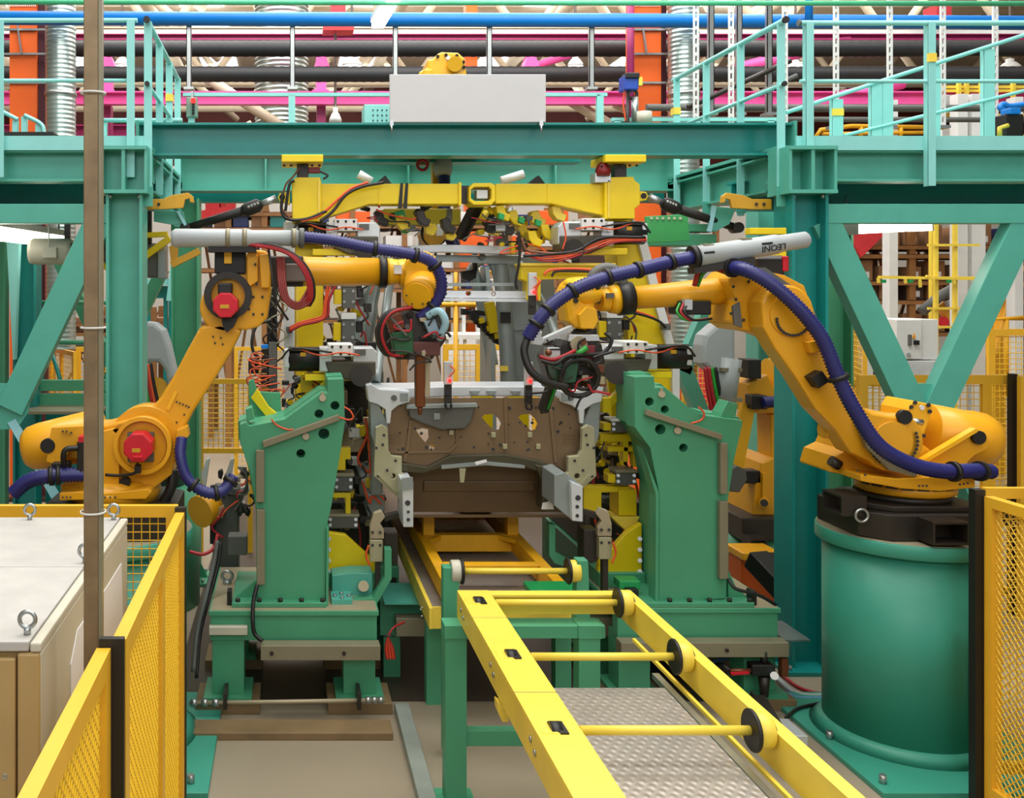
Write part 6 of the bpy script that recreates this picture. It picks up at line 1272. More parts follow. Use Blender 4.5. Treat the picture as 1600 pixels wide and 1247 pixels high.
# servo clamping units
def servo(label, x0, x1, y, Y, s):
    L = x1 - x0
    u = Th('servo_unit', label, 'actuator', P((x0 + x1) / 2, y + 48, Y), 'servo clamping units')
    def X(f_): return x0 + L * f_ if s > 0 else x1 - L * f_
    def bx(f0, f1, a, b, Y_, d): return M().pbox(min(X(f0), X(f1)), a, max(X(f0), X(f1)), b, Y_, d)
    mo = u.p('motor', M().tube([P(X(.02), y + 20, Y + .1), P(X(.36), y + 20, Y + .1)], .085, 12), BLACK, label='black servo motor'); u.p('motor_lid', bx(.02, .36, y + 3, y + 8, Y + .02, .16), DARK, mo, bev=.003); u.p('name_plate', bx(.15, .21, y + 10, y + 16, Y + .012, .01), OCHRE, mo)
    u.p('motor_cap', bx(-.03, .03, y + 5, y + 34, Y + .02, .16), ALU, mo, bev=.006)
    gb = u.p('gear_block', bx(.36, .50, y + 2, y + 40, Y, .2), ALU, bev=.006); u.p('clip', bx(.39, .43, y + 2, y + 18, Y - .03, .03), WHITE, gb)
    pl = u.p('top_plate', bx(.46, .73, y - 3, y + 16, Y - .03, .24), WHITE, bev=.004, label='white drilled plate'); m = M()
    for fx in (.50, .595, .69):
        for yy in (y + 1, y + 12): m.cyl(P(X(fx), yy, Y - .034), P(X(fx), yy, Y - .03), .010, n=8)
    u.p('plate_holes', m, INK, pl, kind='stuff')
    hd = u.p('head', M().px([(X(.73), y + 2), (X(.95), y + 2), (X(1.0), y + 10), (X(1.0), y + 36), (X(.93), y + 44), (X(.73), y + 40)], Y, .2), ALU, bev=.008); u.p('head_window', bx(.75, .87, y + 5, y + 14, Y - .01, .02), DRESSD, hd)
    u.p('lower_body', M().px([(X(.42), y + 24), (X(.98), y + 24), (X(.98), y + 46), (X(.85), y + 56), (X(.62), y + 52), (X(.46), y + 42)], Y - .012, .2), mat('olive_dark_cast', (74, 70, 56), .45), bev=.01) if not bpy.data.materials.get('olive_dark_cast') else u.p('lower_body', M().px([(X(.42), y + 24), (X(.98), y + 24), (X(.98), y + 46), (X(.85), y + 56), (X(.62), y + 52), (X(.46), y + 42)], Y - .012, .2), bpy.data.materials['olive_dark_cast'], bev=.01)
    u.p('drum', M().cyl(P(X(.82), y + 46, Y - .05), P(X(.82), y + 46, Y + .15), .075), DARK); u.p('carrier', bx(.2, .9, y + 44, y + 54, Y + .03, .15), FY, bev=.004)
    u.p('red_cable', M().tube(spl([P(X(.8), y + 14, Y - .05), P(X(.6), y + 10, Y - .07), P(X(.36), y + 14, Y - .06), P(X(.1), y + 2, Y - .04)], 8), .006, 6), ORC); u.p('black_cable', M().tube(spl([P(X(.5), y + 10, Y - .06), P(X(.3), y + 6, Y - .06), P(X(.05), y + 4, Y - .04), P(X(-.06), y + 20, Y - .04)], 8), .008, 6), BLACK)
    return u
servo('upper left white and black servo unit under the yellow frame', 462, 594, 345, 7.0, 1); servo('upper right white and black servo unit under the yellow frame', 872, 1008, 344, 6.9, -1)
servo('lower left white and black servo unit above the left green stand', 448, 590, 541, 6.55, 1); servo('lower right white and black servo unit above the right green stand', 938, 1078, 537, 6.5, -1)
# small clamp stacks
def stack(label, x0, x1, y0, y1, Y, col):
    u = Th('clamp_unit', label, 'clamp', P((x0 + x1) / 2, y1, Y), 'clamp units along the body side')
    w_ = x1 - x0; h = y1 - y0
    u.p('cap', M().pbox(x0, y0, x1 + 2, y0 + h * .2, Y - .01, .16), WHITE if col else TRAY, bev=.005); u.p('body', M().pbox(x0 + 1, y0 + h * .2, x1, y1, Y, .14), DRESSD, bev=.005); u.p('side_block', M().pbox(x0 - 12, y0 + h * .3, x0, y0 + h * .85, Y + .02, .1), FY, bev=.004); u.p('valve', M().pbox(x1 + 2, y0 + h * .25, x1 + 12, y0 + h * .6, Y + .02, .08), BLACK, bev=.004)
    m = M()
    for k in range(4): m.cyl(P(x0 + 4 + (k % 2) * (w_ - 8), y0 + h * (.35 + .4 * (k // 2)), Y - .006), P(x0 + 4 + (k % 2) * (w_ - 8), y0 + h * (.35 + .4 * (k // 2)), Y), .012, n=8)
    u.p('bolts', m, STEEL, kind='stuff'); u.p('hose', M().tube(spl([P(x1 + 8, y0 + h * .3, Y), P(x1 + 20, y0 + h * .1, Y), P(x1 + 14, y0 - 12, Y + .05)], 8), .008, 6), BLACK)
stack('clamp unit behind the left robot forearm, upper of two', 534, 556, 440, 482, 7.15, False); stack('clamp unit left of the weld gun, with a white cap', 533, 555, 489, 540, 7.15, True); stack('clamp unit right of the right robot wrist', 948, 972, 488, 534, 7.1, True)
stack('clamp unit under the right bracket plates', 955, 985, 655, 676, 6.55, True); stack('clamp unit beside the lower right yellow box', 962, 995, 735, 758, 6.55, False); stack('clamp unit between the left stand and the car body', 522, 552, 740, 768, 6.6, False); stack('clamp unit low between the left stand and the car body', 512, 560, 804, 826, 6.6, False)
def lowclamp(label, s, xc, y0):
    u = Th('body_clamp', label, 'clamp', P(xc, y0 + 90, 6.25), 'tan clamps below the car body')
    X = lambda d: xc + s * d
    u.p('post_plate', M().px([(X(-14), y0 + 20), (X(-8), y0), (X(4), y0 - 4), (X(10), y0 + 6), (X(2), y0 + 16), (X(8), y0 + 26), (X(8), y0 + 40), (X(-14), y0 + 40)], 6.25, .05), TAN, bev=.004); u.p('lower_plate', M().pbox(min(X(-14), X(6)), y0 + 42, max(X(-14), X(6)), y0 + 76, 6.24, .06), BRKT, bev=.004); u.p('arm', M().px([(X(6), y0 + 4), (X(30), y0 - 2), (X(32), y0 + 6), (X(10), y0 + 14)], 6.27, .05), DARK, bev=.004); u.p('back_block', M().pbox(min(X(8), X(30)), y0 + 30, max(X(8), X(30)), y0 + 80, 6.3, .14), DARK, bev=.006)
    u.p('stem', M().box(P(min(X(-6), X(2)), 0, 6.3).x, P(max(X(-6), X(2)), 0, 6.3).x, 6.27, 6.33, .6325, P(0, y0 + 60, 6.3).z), DARK)
    m = M()
    for dx, dy in ((-10, 30), (2, 30), (-10, 50), (2, 50)): m.cyl(P(X(dx), y0 + dy, 6.235), P(X(dx), y0 + dy, 6.25), .01, n=8)
    u.p('screws', m, BLACK, kind='stuff'); u.p('red_cable', M().tube(spl([P(X(-16), y0 + 50, 6.2), P(X(-20), y0 + 66, 6.2), P(X(-14), y0 + 82, 6.2)], 8), .007, 6), ORC)
lowclamp('tan body clamp under the left front of the car body', 1, 592, 802); lowclamp('tan body clamp under the right front of the car body', -1, 942, 798)
# cable column at the left
t = Th('valve_terminal', 'black valve terminal with a tangle of orange wires above the left stand', 'terminal', P(420, 650, 6.9))
t.p('mast', M().pbox(417, 400, 433, 655, 6.95, .1), BLACK); t.p('rail', M().pbox(420, 535, 432, 650, 6.86, .06), DRESSD)
for k in range(10): t.p('valve', M().pbox(408, 546 + 10 * k, 420, 553 + 10 * k, 6.86, .06), BLACK if k < 6 else OCHRE, bev=.003)
t.p('blue_connector', M().pbox(408, 539, 419, 545, 6.85, .06), BLUEP, bev=.003); t.p('drum_box', M().pbox(388, 560, 404, 584, 6.9, .12), BLACK, bev=.006)
for k in range(16):
    y = 547 + k * 6 + random.uniform(-2, 2); dx = random.uniform(8, 24)
    t.p('orange_wire', M().tube(spl([P(410, y, 6.85), P(410 - dx, y + random.uniform(-6, 8), 6.82), P(405 - dx * .4, y + random.uniform(8, 26), 6.8), P(424 + random.uniform(0, 16), y + random.uniform(4, 20), 6.82)], 8), .0055, 6), ORC if k % 3 else COPPER)
for k in range(9):
    y = 420 + k * 14; t.p('black_wire', M().tube(spl([P(424, y, 6.93), P(436 + random.uniform(-6, 14), y + 20, 6.9), P(412 + random.uniform(-4, 16), y + 40, 6.9), P(432, y + 62, 6.93)], 8), .006, 6), BLACK if k % 3 else TRAY)
t.p('loop_wire', M().tube(spl([P(424, 500, 6.9), P(402, 508, 6.88), P(394, 530, 6.86), P(396, 550, 6.86), P(406, 560, 6.86)], 8), .012, 8), DARK)
one('yellow_lever', 'yellow sloping lever plate behind the left stand', 'lever', M().px([(392, 622), (402, 608), (420, 636), (440, 652), (436, 660), (415, 650)], 6.5, .05), FY, bev=.004)
one('green_upright', 'small green upright behind the left stand under the wires', 'plate', M().px([(388, 596), (396, 592), (402, 612), (438, 614), (440, 650), (390, 652)], 6.58, .04), GREEN, bev=.004)
# ------------------------------------------------------------------ car body
YC = 6.45
t = Th('car_body', 'bare grey car body shell standing on the skid, firewall to the viewer', 'car body', (1.31, 8.0, 1.02))
def mirr(pts, c=760): return [(2 * c - x, y) for x, y in pts][::-1]
tear = lambda x, y: [(x, y - 8), (x + 4, y - 12), (x + 18, y - 13), (x + 26, y - 6), (x + 30, y + 2), (x + 27, y + 11), (x + 20, y + 13), (x + 8, y + 2)]
hl = [tear(753, 660), tear(810, 660), [(650, 672), (660, 669), (669, 671), (670, 685), (665, 692), (658, 684)], circ(675, 699, 4.8, 14)]
fw = t.p('firewall', M().px([(606, 648), (622, 634), (645, 622), (880, 622), (905, 636), (920, 652), (922, 700), (914, 738), (890, 742), (870, 728), (790, 712), (700, 714), (670, 734), (608, 722)], YC, .012, hl), FIREW, label='brownish pressed firewall panel with cut outs')
for pts in ([(640, 656), (645, 656), (640, 700), (635, 722), (629, 722), (634, 700)], [(787, 620), (793, 620), (794, 695), (790, 695)], [(858, 640), (864, 640), (872, 724), (866, 724)], [(604, 706), (700, 704), (712, 694), (712, 668), (715, 668), (715, 697), (703, 708), (604, 710)]): t.p('pressed_rib', M().px(pts, YC - .012, .014), FIREW, fw, bev=.003)
for x, y in ((608, 678), (608, 684), (608, 690), (880, 678), (880, 684), (880, 690)): t.p('pressed_rib', M().pbox(x, y, x + 18, y + 1.5, YC - .006, .008), FIREW, fw)
hm = M()
for k in range(46):
    x = 616 + random.random() * 296; y = 632 + random.random() * 74
    hm.cyl(P(x, y, YC - .003), P(x, y, YC), random.choice((.006, .008, .011)), n=8)
t.p('small_holes', hm, INK, fw, kind='stuff')
for x, y in ((702, 672), (768, 676), (825, 676), (786, 694), (838, 694)): t.p('bracket_tab', M().pbox(x, y, x + 7, y + 8, YC - .02, .02), BRKT, fw, bev=.003)
t.p('heater_plenum', M().px([(638, 635), (744, 633), (736, 660), (726, 670), (690, 672), (660, 662), (640, 652)], YC - .05, .06), DRESSD, bev=.010, label='dark plenum cover'); t.p('plenum_flange', M().px([(636, 634), (746, 631), (746, 636), (636, 639)], YC - .07, .09), BODY); t.p('plenum_emblem', M().pbox(678, 646, 688, 656, YC - .06, .02), BODY, bev=.003)
cw = t.p('cowl', M().px([(578, 606), (640, 606), (700, 604), (930, 604), (930, 612), (895, 620), (745, 619), (640, 622), (600, 612)], YC + .05, .35), BODYL, bev=.006, label='bright zinc cowl panel')
for x in (742, 768, 806): t.p('cowl_notch', M().px([(x - 8, 611), (x + 8, 611), (x + 4, 617), (x - 4, 617)], YC + .03, .02), BODY, cw)
for s in (0, 1):
    f_ = (lambda p: p) if not s else (lambda p: mirr(p, 758))
    fd = t.p('fender_mount', M().px(f_([(572, 602), (580, 600), (592, 608), (640, 611), (640, 628), (622, 634), (612, 642), (610, 662), (604, 662), (602, 640), (590, 632), (576, 628)]), YC - .04, .16), BODYL, bev=.006, label='bright zinc fender mount'); t.p('mount_boss', disc(616 if not s else 892, 622, YC - .055, 4.5, .02), DRESSD, fd); t.p('mount_pad', M().pbox(*((626, 614, 638, 627) if not s else (878, 614, 890, 627)), YC - .055, .02), BODY, fd, bev=.003)
    t.p('inner_wing', M().px(f_([(578, 628), (592, 632), (606, 662), (608, 710), (590, 710), (580, 680)]), YC - .01, .05), BODY, bev=.004)
    ar = t.p('side_bracket', M().px(f_([(587, 668), (597, 664), (606, 670), (607, 704), (612, 712), (628, 714), (628, 738), (644, 752), (640, 785), (630, 786), (584, 744)]), YC - .10, .05, [f_(circ(614, 744, 4.2, 12))]), BRKT, bev=.004, label='olive zinc bracket with holes'); m = M()
    for x, y in ((600, 680), (598, 695), (588, 700), (605, 735), (591, 744), (618, 720)):
        x = x if not s else 1516 - x; m.cyl(P(x, y, YC - .105), P(x, y, YC - .10), .010, n=8)
    t.p('bracket_holes', m, INK, ar, kind='stuff'); t.p('bracket_rib', M().px(f_([(590, 742), (594, 740), (622, 768), (618, 770)]), YC - .115, .015), BRKT, ar)
    if not s:
        lr = t.p('front_rail', M().px([(628, 752), (646, 752), (646, 824), (630, 824)], 6.12, .3), BODYL, bev=.006, label='zinc front rail end'); t.p('rail_cap', M().px([(628, 748), (645, 746), (646, 764), (628, 766)], 6.10, .02), BODY, lr); m = M()
        for x, y, r in ((637, 786, .018), (638, 800, .01), (638, 812, .012)): m.cyl(P(x, y, 6.115), P(x, y, 6.12), r, n=8)
    else:
        lr = t.p('front_rail', M().px([(892, 752), (911, 760), (911, 816), (894, 814)], 6.05, .06), BODYL, bev=.006, label='zinc front rail end'); t.p('rail_side', M().px([(866, 742), (882, 738), (911, 760), (893, 758), (893, 812), (866, 790)], 6.10, .3), BODY, lr, bev=.004); m = M()
        for x, y, r in ((903, 778, .018), (902, 792, .012), (902, 806, .012)): m.cyl(P(x, y, 6.045), P(x, y, 6.05), r, n=8)
    t.p('rail_holes', m, INK, lr, kind='stuff')
t.p('lower_crossmember', M().px([(616, 722), (668, 730), (704, 712), (790, 710), (850, 722), (872, 734), (868, 746), (820, 730), (760, 724), (700, 728), (660, 740), (618, 736)], YC - .05, .14), mat('dark_oiled_steel', (72, 68, 50), .4, .3), bev=.006); t.p('crossmember_edge', M().px([(690, 728), (760, 722), (820, 728), (820, 732), (760, 727), (690, 733)], YC - .08, .03), BODY)
t.p('inner_post', M().box(P(738, 0, 7.3).x, P(770, 0, 7.3).x, 7.3, 7.36, 1.09, 1.85), FY); t.p('inner_post', M().box(P(794, 0, 7.3).x, P(826, 0, 7.3).x, 7.3, 7.36, 1.09, 1.85), FY); t.p('toe_board', M().px([(612, 716), (700, 712), (800, 712), (905, 735), (898, 800), (640, 800), (616, 760)], YC + .14, .04), mat('dark_brown_oiled_steel', (92, 70, 44), .45, .2), label='dark brown toe board below the firewall'); t.p('toe_rib', M().pbox(662, 752, 835, 768, YC + .12, .03), bpy.data.materials['dark_brown_oiled_steel'], bev=.006); t.p('tow_tab', M().px([(718, 732), (728, 732), (725, 754), (719, 754)], YC - .08, .02), BRKT); t.p('steering_bracket', M().px([(836, 726), (866, 732), (876, 770), (866, 800), (846, 796), (850, 760)], YC - .06, .16), bpy.data.materials['dark_oiled_steel'], bev=.008)
t.p('white_tag', M().px([(742, 722), (760, 718), (761, 722), (744, 727)], YC - .09, .004), PAPER); t.p('white_tag', M().px([(848, 786), (862, 782), (866, 796), (846, 796)], YC - .07, .004), PAPER)
# floor pan, sills, pillars and roof behind the firewall
xL, xR = .62, 2.02
t.p('floor_pan', M().box(xL + .05, xR - .05, YC + .2, 9.6, 1.06, 1.08), FIREW); t.p('tunnel', M().yz([(YC + .22, 1.08), (9.5, 1.08), (9.5, 1.22), (YC + .22, 1.28)], 1.2, 1.42), FIREW, bev=.02)
for X in (xL, xR):
    sd = -1 if X < 1.3 else 1
    t.p('sill', M().box(X - .06, X + .06, YC + .3, 9.6, 1.04, 1.2), BODY, bev=.01)
    t.p('hinge_pillar', M().box(X - .04, X + .04, YC + .25, YC + .5, 1.2, 1.98), BODY, bev=.012)
    t.p('windscreen_pillar', M().tube(spl([(X, YC + .35, 1.98), (X - sd * .10, 7.1, 2.45), (X - sd * .2, 7.55, 2.84)]), .034, 10), BODY); t.p('roof_rail', M().tube(spl([(X - sd * .2, 7.55, 2.84), (X - sd * .2, 8.5, 2.93), (X - sd * .2, 9.5, 2.86)]), .04, 10), BODY)
    t.p('middle_pillar', M().tube(spl([(X, 8.35, 1.2), (X - sd * .02, 8.3, 1.9), (X - sd * .1, 8.3, 2.45), (X - sd * .2, 8.35, 2.92)]), [.075] * 9 + [.06] * 8 + [.045] * 8, 12), BODY)
    t.p('rear_panel', M().yz([(9.0, 1.1), (9.6, 1.1), (9.6, 2.86), (9.35, 2.86), (9.1, 2.2)], X - .02 - (sd * .08), X + .02 - sd * .08), BODY)
    t.p('rear_pillar', M().tube(spl([(X - sd * .04, 9.3, 1.9), (X - sd * .12, 9.4, 2.5), (X - sd * .2, 9.5, 2.86)]), .06, 10), BODY)
t.p('side_inner_panel', M().px([(796, 402), (862, 402), (880, 605), (800, 605), (796, 520)], 7.55, .03), BODY, label='grey inner side panel'); t.p('panel_rib', M().pbox(796, 510, 850, 516, 7.52, .03), BODY)
t.p('body_pillar', M().tube(spl([P(780, 398, 7.5), P(786, 460, 7.5), P(792, 540, 7.5), P(794, 604, 7.5)]), .062, 14), BODY, label='grey middle pillar'); t.p('pillar_bracket', M().pbox(783, 488, 798, 505, 7.42, .04), BLACK); t.p('yellow_sticker', M().pbox(782, 572, 794, 580, 7.43, .02), CY)
t.p('pillar_arch', M().tube(spl([P(736, 404, 7.5), P(758, 406, 7.5), P(770, 414, 7.5), P(778, 440, 7.5)]), .03, 10), BODY)
t.p('roof_header', M().px([(640, 384), (690, 382), (812, 385), (820, 392), (812, 398), (690, 394), (640, 396)], 7.3, .12), BODYL, bev=.008, label='bright roof header'); t.p('header_inner', M().px([(672, 398), (812, 400), (812, 412), (770, 412), (690, 408), (672, 410)], 7.42, .04), BODY); t.p('header_bolt', disc(754, 401, 7.38, 5, .03), DRESSD)
t.p('roof_bow', M().box(xL + .22, xR - .22, 8.4, 8.5, 2.88, 2.92), BODY)
cb_ = t.p('cross_car_beam', M().px([(676, 454), (824, 455), (824, 466), (676, 465)], 7.0, .05, [circ(695, 459, 4, 10), circ(732, 458, 4.5, 10), circ(771, 459, 4, 10)]), BODYL, label='pale cross car beam with holes'); t.p('beam_flange', M().px([(672, 466), (824, 467), (824, 472), (672, 470)], 6.97, .1), BODYL, cb_); t.p('thin_rail', M().px([(690, 442), (805, 442), (805, 447), (690, 447)], 7.1, .02), BODY, cb_)
# gauge clips with red lamps
for la_, x, y0 in (('measuring arm with a red light standing on the cowl left of the middle', 700, 565), ('measuring arm with a red light standing on the cowl right of the middle', 826, 566), ('measuring arm with a red light at the yellow inner beam', 832, 426)):
    u = Th('sensor_arm', la_, 'sensor', P(x, y0 + 70, 6.3 if y0 > 500 else 6.85), 'sensor arms'); Yq = 6.32 if y0 > 500 else 6.85
    u.p('plate', M().pbox(x - 6, y0, x + 7, y0 + 36, Yq, .03), ALU, bev=.003); u.p('stem', M().pbox(x - 5, y0 + 36, x + 6, y0 + 66, Yq + .01, .04), DARK, bev=.003); u.p('indicator', M().cyl(P(x + 3, y0 + 30, Yq), P(x + 3, y0 + 30, Yq - .015), .012), LEDR); u.p('wire', M().tube(spl([P(x + 3, y0 + 6, Yq - .02), P(x + 10, y0 + 14, Yq - .03), P(x + 2, y0 + 24, Yq - .02)], 8), .005, 6), ORC)
    u.p('pivot', M().cyl(P(x, y0 + 48, Yq - .01), P(x, y0 + 48, Yq + .03), .022), BLACK)
    if y0 > 500: u.p('hook', M().tube(spl([P(x - 4, y0 + 64, Yq), P(x - 3, y0 + 72, Yq), P(x + 4, y0 + 73, Yq), P(x + 5, y0 + 66, Yq)], 6), .008, 6), BLACK)
# clamp bars reaching into the car opening (black finger clamps)
u = Th('finger_clamp', 'black jagged finger clamp inside the car opening, right of the middle', 'clamp', P(758, 535, 7.9)); random.seed(5)
for k in range(7):
    x = 732 + k * 6; y = 486 + k * 6; u.p('finger', M().px([(x, y), (x + 10, y - 2), (x + 12, y + 8), (x + 18, y + 10), (x + 14, y + 18), (x + 4, y + 14)], 7.9 + .03 * (k % 3), .08), BLACK, bev=.003)
    u.p('yellow_finger', M().px([(x + 10, y + 6), (x + 18, y + 4), (x + 20, y + 12), (x + 12, y + 14)], 7.88, .05), FY) if k % 2 else None
u.p('carrier', M().px([(722, 482), (756, 486), (762, 494), (722, 492)], 7.95, .08), BLACK); u.p('yellow_arm', M().bar(P(764, 472, 7.9), P(772, 520, 7.9), .08, .08), FY, bev=.006)
u = Th('finger_clamp', 'black hanging clamp in the upper car opening under the roof header', 'clamp', P(733, 440, 7.8)); u.p('arm', M().pbox(740, 395, 746, 424, 7.8, .06), DARK); u.p('jaw', M().px([(722, 424), (746, 420), (744, 434), (734, 440), (724, 436)], 7.78, .1), BLACK, bev=.004)
# ------------------------------------------------------------------ things behind the cell
fence('bright yellow fence panel behind the car opening, left half', xz(692, 12.4), xz(752, 12.4), .1, EYE - 88 * 12.4 / F, cell=.07, w=.07, wr=.004); fence('bright yellow fence panel behind the car opening, right half', xz(766, 12.4), xz(840, 12.4), .1, EYE - 88 * 12.4 / F, cell=.07, w=.07, wr=.004)
one('guard_tube', 'bent orange yellow guard tube behind the car opening', 'railing', M().tube(spl([P(680, 486, 11), P(686, 477, 11), P(700, 476, 11), P(756, 476, 11)]), .03, 8).tube([P(712, 478, 11), P(712, 811, 11)], .026, 8).tube([P(712, 425, 11), P(712, 478, 11)], .02, 8).tube([P(740, 425, 11), P(768, 425, 11)], .02, 8), SKY_)
one('white_screen', 'white bright screen panel low behind the car opening', 'screen', M().box(P(690, 0, 14).x, P(836, 0, 14).x, 14, 14.05, 0, P(0, 527, 14).z), PAPER)
t = Th('parts_table', 'pale grey parts table behind the car opening', 'table', (P(735, 0, 12.8).x, 12.8, 0)); zt = P(0, 522, 12.8).z; t.p('top', M().box(P(690, 0, 12.8).x, P(830, 0, 12.8).x, 12.6, 13.4, zt - .06, zt), WHITE)
for x in (696, 712, 724, 822): t.p('leg', M().box(P(x - 2, 0, 12.8).x, P(x + 2, 0, 12.8).x, 12.65, 12.72, 0, zt - .06), WHITE)
for x in (712, 724): t.p('post', M().box(P(x - 2.5, 0, 12.8).x, P(x + 2.5, 0, 12.8).x, 12.75, 12.8, zt, P(0, 470, 12.8).z), WHITE)
one('box_on_table', 'small navy box seen through the upper car opening', 'box', M().pbox(754, 414, 769, 424, 14.5, .3), NAVY, bev=.01); one('box_on_table', 'brown box under the navy box in the upper car opening', 'box', M().pbox(754, 425, 769, 436, 14.5, .3), CARD, bev=.01)
t = Th('storage_rack', 'low rack carrying a navy and a brown box behind the car opening', 'rack', (P(762, 0, 14.6).x, 14.6, 0)); t.p('shelf', M().box(P(750, 0, 14.5).x, P(774, 0, 14.5).x, 14.48, 14.9, P(0, 438, 14.5).z, P(0, 436, 14.5).z), WHITE)
for x in (751, 773): t.p('upright', M().box(P(x - 1.5, 0, 14.5).x, P(x + 1.5, 0, 14.5).x, 14.5, 14.56, 0, P(0, 437, 14.5).z), WHITE)
one('white_post', 'white post behind the upper car opening', 'post', M().box(P(745, 0, 13.5).x, P(753, 0, 13.5).x, 13.5, 13.6, 0, P(0, 400, 13.5).z), WHITE)
# left background
fence('yellow mesh panel behind the left robot arm', xz(310, 9.6), xz(395, 9.6), P(0, 708, 9.6).z, EYE - 142 * 9.6 / F, cell=.05, w=.05, wr=.0045, grp='yellow mesh fences'); fence('pale yellow fence far behind the left robot arm', xz(366, 12.5), xz(520, 12.5), .2, EYE - 92 * 12.5 / F, cell=.055, w=.05, wr=.004)
fence('yellow fence panel seen under the left brace, angled', xz(62, 13.5), xz(117, 12.0), .2, EYE - 92 * 13 / F, cell=.06, w=.06, wr=.004, mid=(.35, .65)); fence('yellow fence panel seen under the left brace, right of the angled one', xz(119, 12.2), xz(172, 12.2), .2, EYE - 92 * 12.2 / F, cell=.07, w=.06, wr=.005, mid=(.3,))
t = Th('maintenance_stair', 'green maintenance step frame behind the left robot', 'stair', (P(100, 0, 8.5).x, 8.5, 0))
a, b = P(58, 0, 8.5).x, P(172, 0, 8.5).x
for x in (55, 172): t.p('upright', M().box(P(x - 4, 0, 8.5).x, P(x + 4, 0, 8.5).x, 8.45, 8.53, 0, P(0, 592 if x > 100 else 592, 8.5).z), TEAL)
for y0, y1 in ((593, 610), (614, 634)): t.p('side_beam', M().box(a, b, 8.44, 8.5, P(0, y1, 8.5).z, P(0, y0, 8.5).z), GREEN, bev=.004)
t.p('tread', M().box(a, b, 8.0, 8.44, P(0, 638, 8.4).z, P(0, 634, 8.4).z), TRAY); t.p('back_plate', M().box(a, b, 8.8, 8.83, .1, P(0, 636, 8.8).z), TEALW)
for y in (473, 535): t.p('hand_rail', M().tube([P(58, y, 8.9), P(190, y, 8.9)], .022, 8), GREEN)
for x, x2 in ((76, 95), (62, 66)): t.p('slope_rail', M().tube([P(x, 535, 8.85), P(x2, 596, 8.5)], .02, 8), TEALW)
for x in (59, 178): t.p('rail_post', M().box(P(x, 0, 8.9).x, P(x + 4, 0, 8.9).x, 8.88, 8.93, 0, P(0, 470, 8.9).z), TEALW)
t = Th('rear_brace', 'pale green crossed brace behind the left column', 'brace', P(160, 640, 9.4)); t.p('bar', M().bar(P(90, 400, 9.4), P(172, 570, 9.4), .12, .12), GREEN); t.p('bar', M().bar(P(255, 420, 9.5), P(158, 620, 9.5), .12, .12), GREEN); t.p('bar', M().bar(P(160, 610, 9.5), P(160, 867, 9.5), .1, .1), GREEN)
t = Th('rear_brace', 'mint arrow shaped brace behind the far right robot', 'brace', P(1085, 690, 8.9)); t.p('bar', M().bar(P(1112, 470, 8.9), P(1064, 580, 8.9), .13, .13), TEAL); t.p('bar', M().bar(P(1064, 570, 8.9), P(1112, 690, 8.9), .13, .13), TEAL); t.p('base_bar', M().bar(P(1112, 680, 8.95), P(1112, 893, 8.95), .1, .1), TEAL)
for la_, xa, xb in (('teal rear platform beam with a pale stair seen between the left columns', 228, 262),):
    t = Th('rear_platform', la_, 'platform', P(245, 600, 10.5)); t.p('deck', M().box(P(225, 0, 10.5).x, P(266, 0, 10.5).x, 10.5, 11, P(0, 466, 10.5).z, P(0, 447, 10.5).z), TEALW); t.p('edge', M().box(P(225, 0, 10.4).x, P(262, 0, 10.4).x, 10.4, 10.5, P(0, 446, 10.4).z, P(0, 436, 10.4).z), MINT)
    for x in (231, 258, 266): t.p('leg', M().box(P(x - 3, 0, 10.5).x, P(x + 3, 0, 10.5).x, 10.52, 10.6, 0, P(0, 466, 10.5).z), TEALW)
    t.p('stringer', M().bar(P(264, 470, 10.4), P(272, 405, 10.4), .05, .08), MINT)
one('perforated_plate', 'green drilled plate behind the right gas spring', 'plate', M().px([(1010, 338), (1075, 335), (1078, 376), (1012, 380)], 7.9, .05), mat('leaf_green_paint', (70, 165, 95), .42), bev=.004)
t = Th('green_box_beam', 'green box beam under the drilled plate on the right', 'beam', P(1060, 385, 8.2)); t.p('beam', M().pbox(1010, 350, 1120, 362, 8.2, .2), GREEN, bev=.004); t.p('lower_flange', M().pbox(1010, 366, 1120, 384, 8.2, .25), GREEN, bev=.004); m = M()
for k in range(6): m.cyl(P(1018 + 9 * k, 341, 7.89), P(1018 + 9 * k, 341, 7.9), .012, n=8)
t.p('screw_row', m, CREAM, kind='stuff')
t = Th('pulley_unit', 'yellow pulley wheel and arms behind the left column', 'pulley', P(200, 425, 7.3)); t.p('wheel_ring', M().torus(P(183, 396, 7.4), (0, 1, 0), .14, .02), FY); t.p('wheel_disc', disc(183, 396, 7.42, 25, .04), DRESSD)
t.p('arm', M().bar(P(222, 368, 7.3), P(262, 366, 7.3), .05, .04), FY, bev=.003); t.p('arm', M().bar(P(222, 404, 7.3), P(266, 372, 7.3), .05, .05), FY, bev=.003); t.p('lower_arm', M().bar(P(268, 414, 7.2), P(312, 392, 7.2), .05, .05), OCHRE, bev=.003); t.p('motor', M().pbox(226, 380, 248, 434, 7.4, .15), DRESSD, bev=.02); t.p('motor_cap', M().pbox(246, 382, 260, 436, 7.38, .12), STEEL, bev=.01)
t.p('mount', M().px([(264, 385), (278, 380), (276, 412), (268, 416)], 7.22, .06), OCHRE, bev=.003); t.p('hanger', M().bar(P(232, 330, 7.4), P(232, 380, 7.4), .05, .05), DARK)
t = Th('pulley_bracket', 'yellow bracket under the grey dress tube of the right robot', 'bracket', P(1195, 405, 6.3)); t.p('plate', M().pbox(1172, 356, 1229, 366, 6.64, .08), FY, bev=.004); t.p('plate', M().pbox(1190, 388, 1229, 402, 6.64, .08), FY, bev=.004)
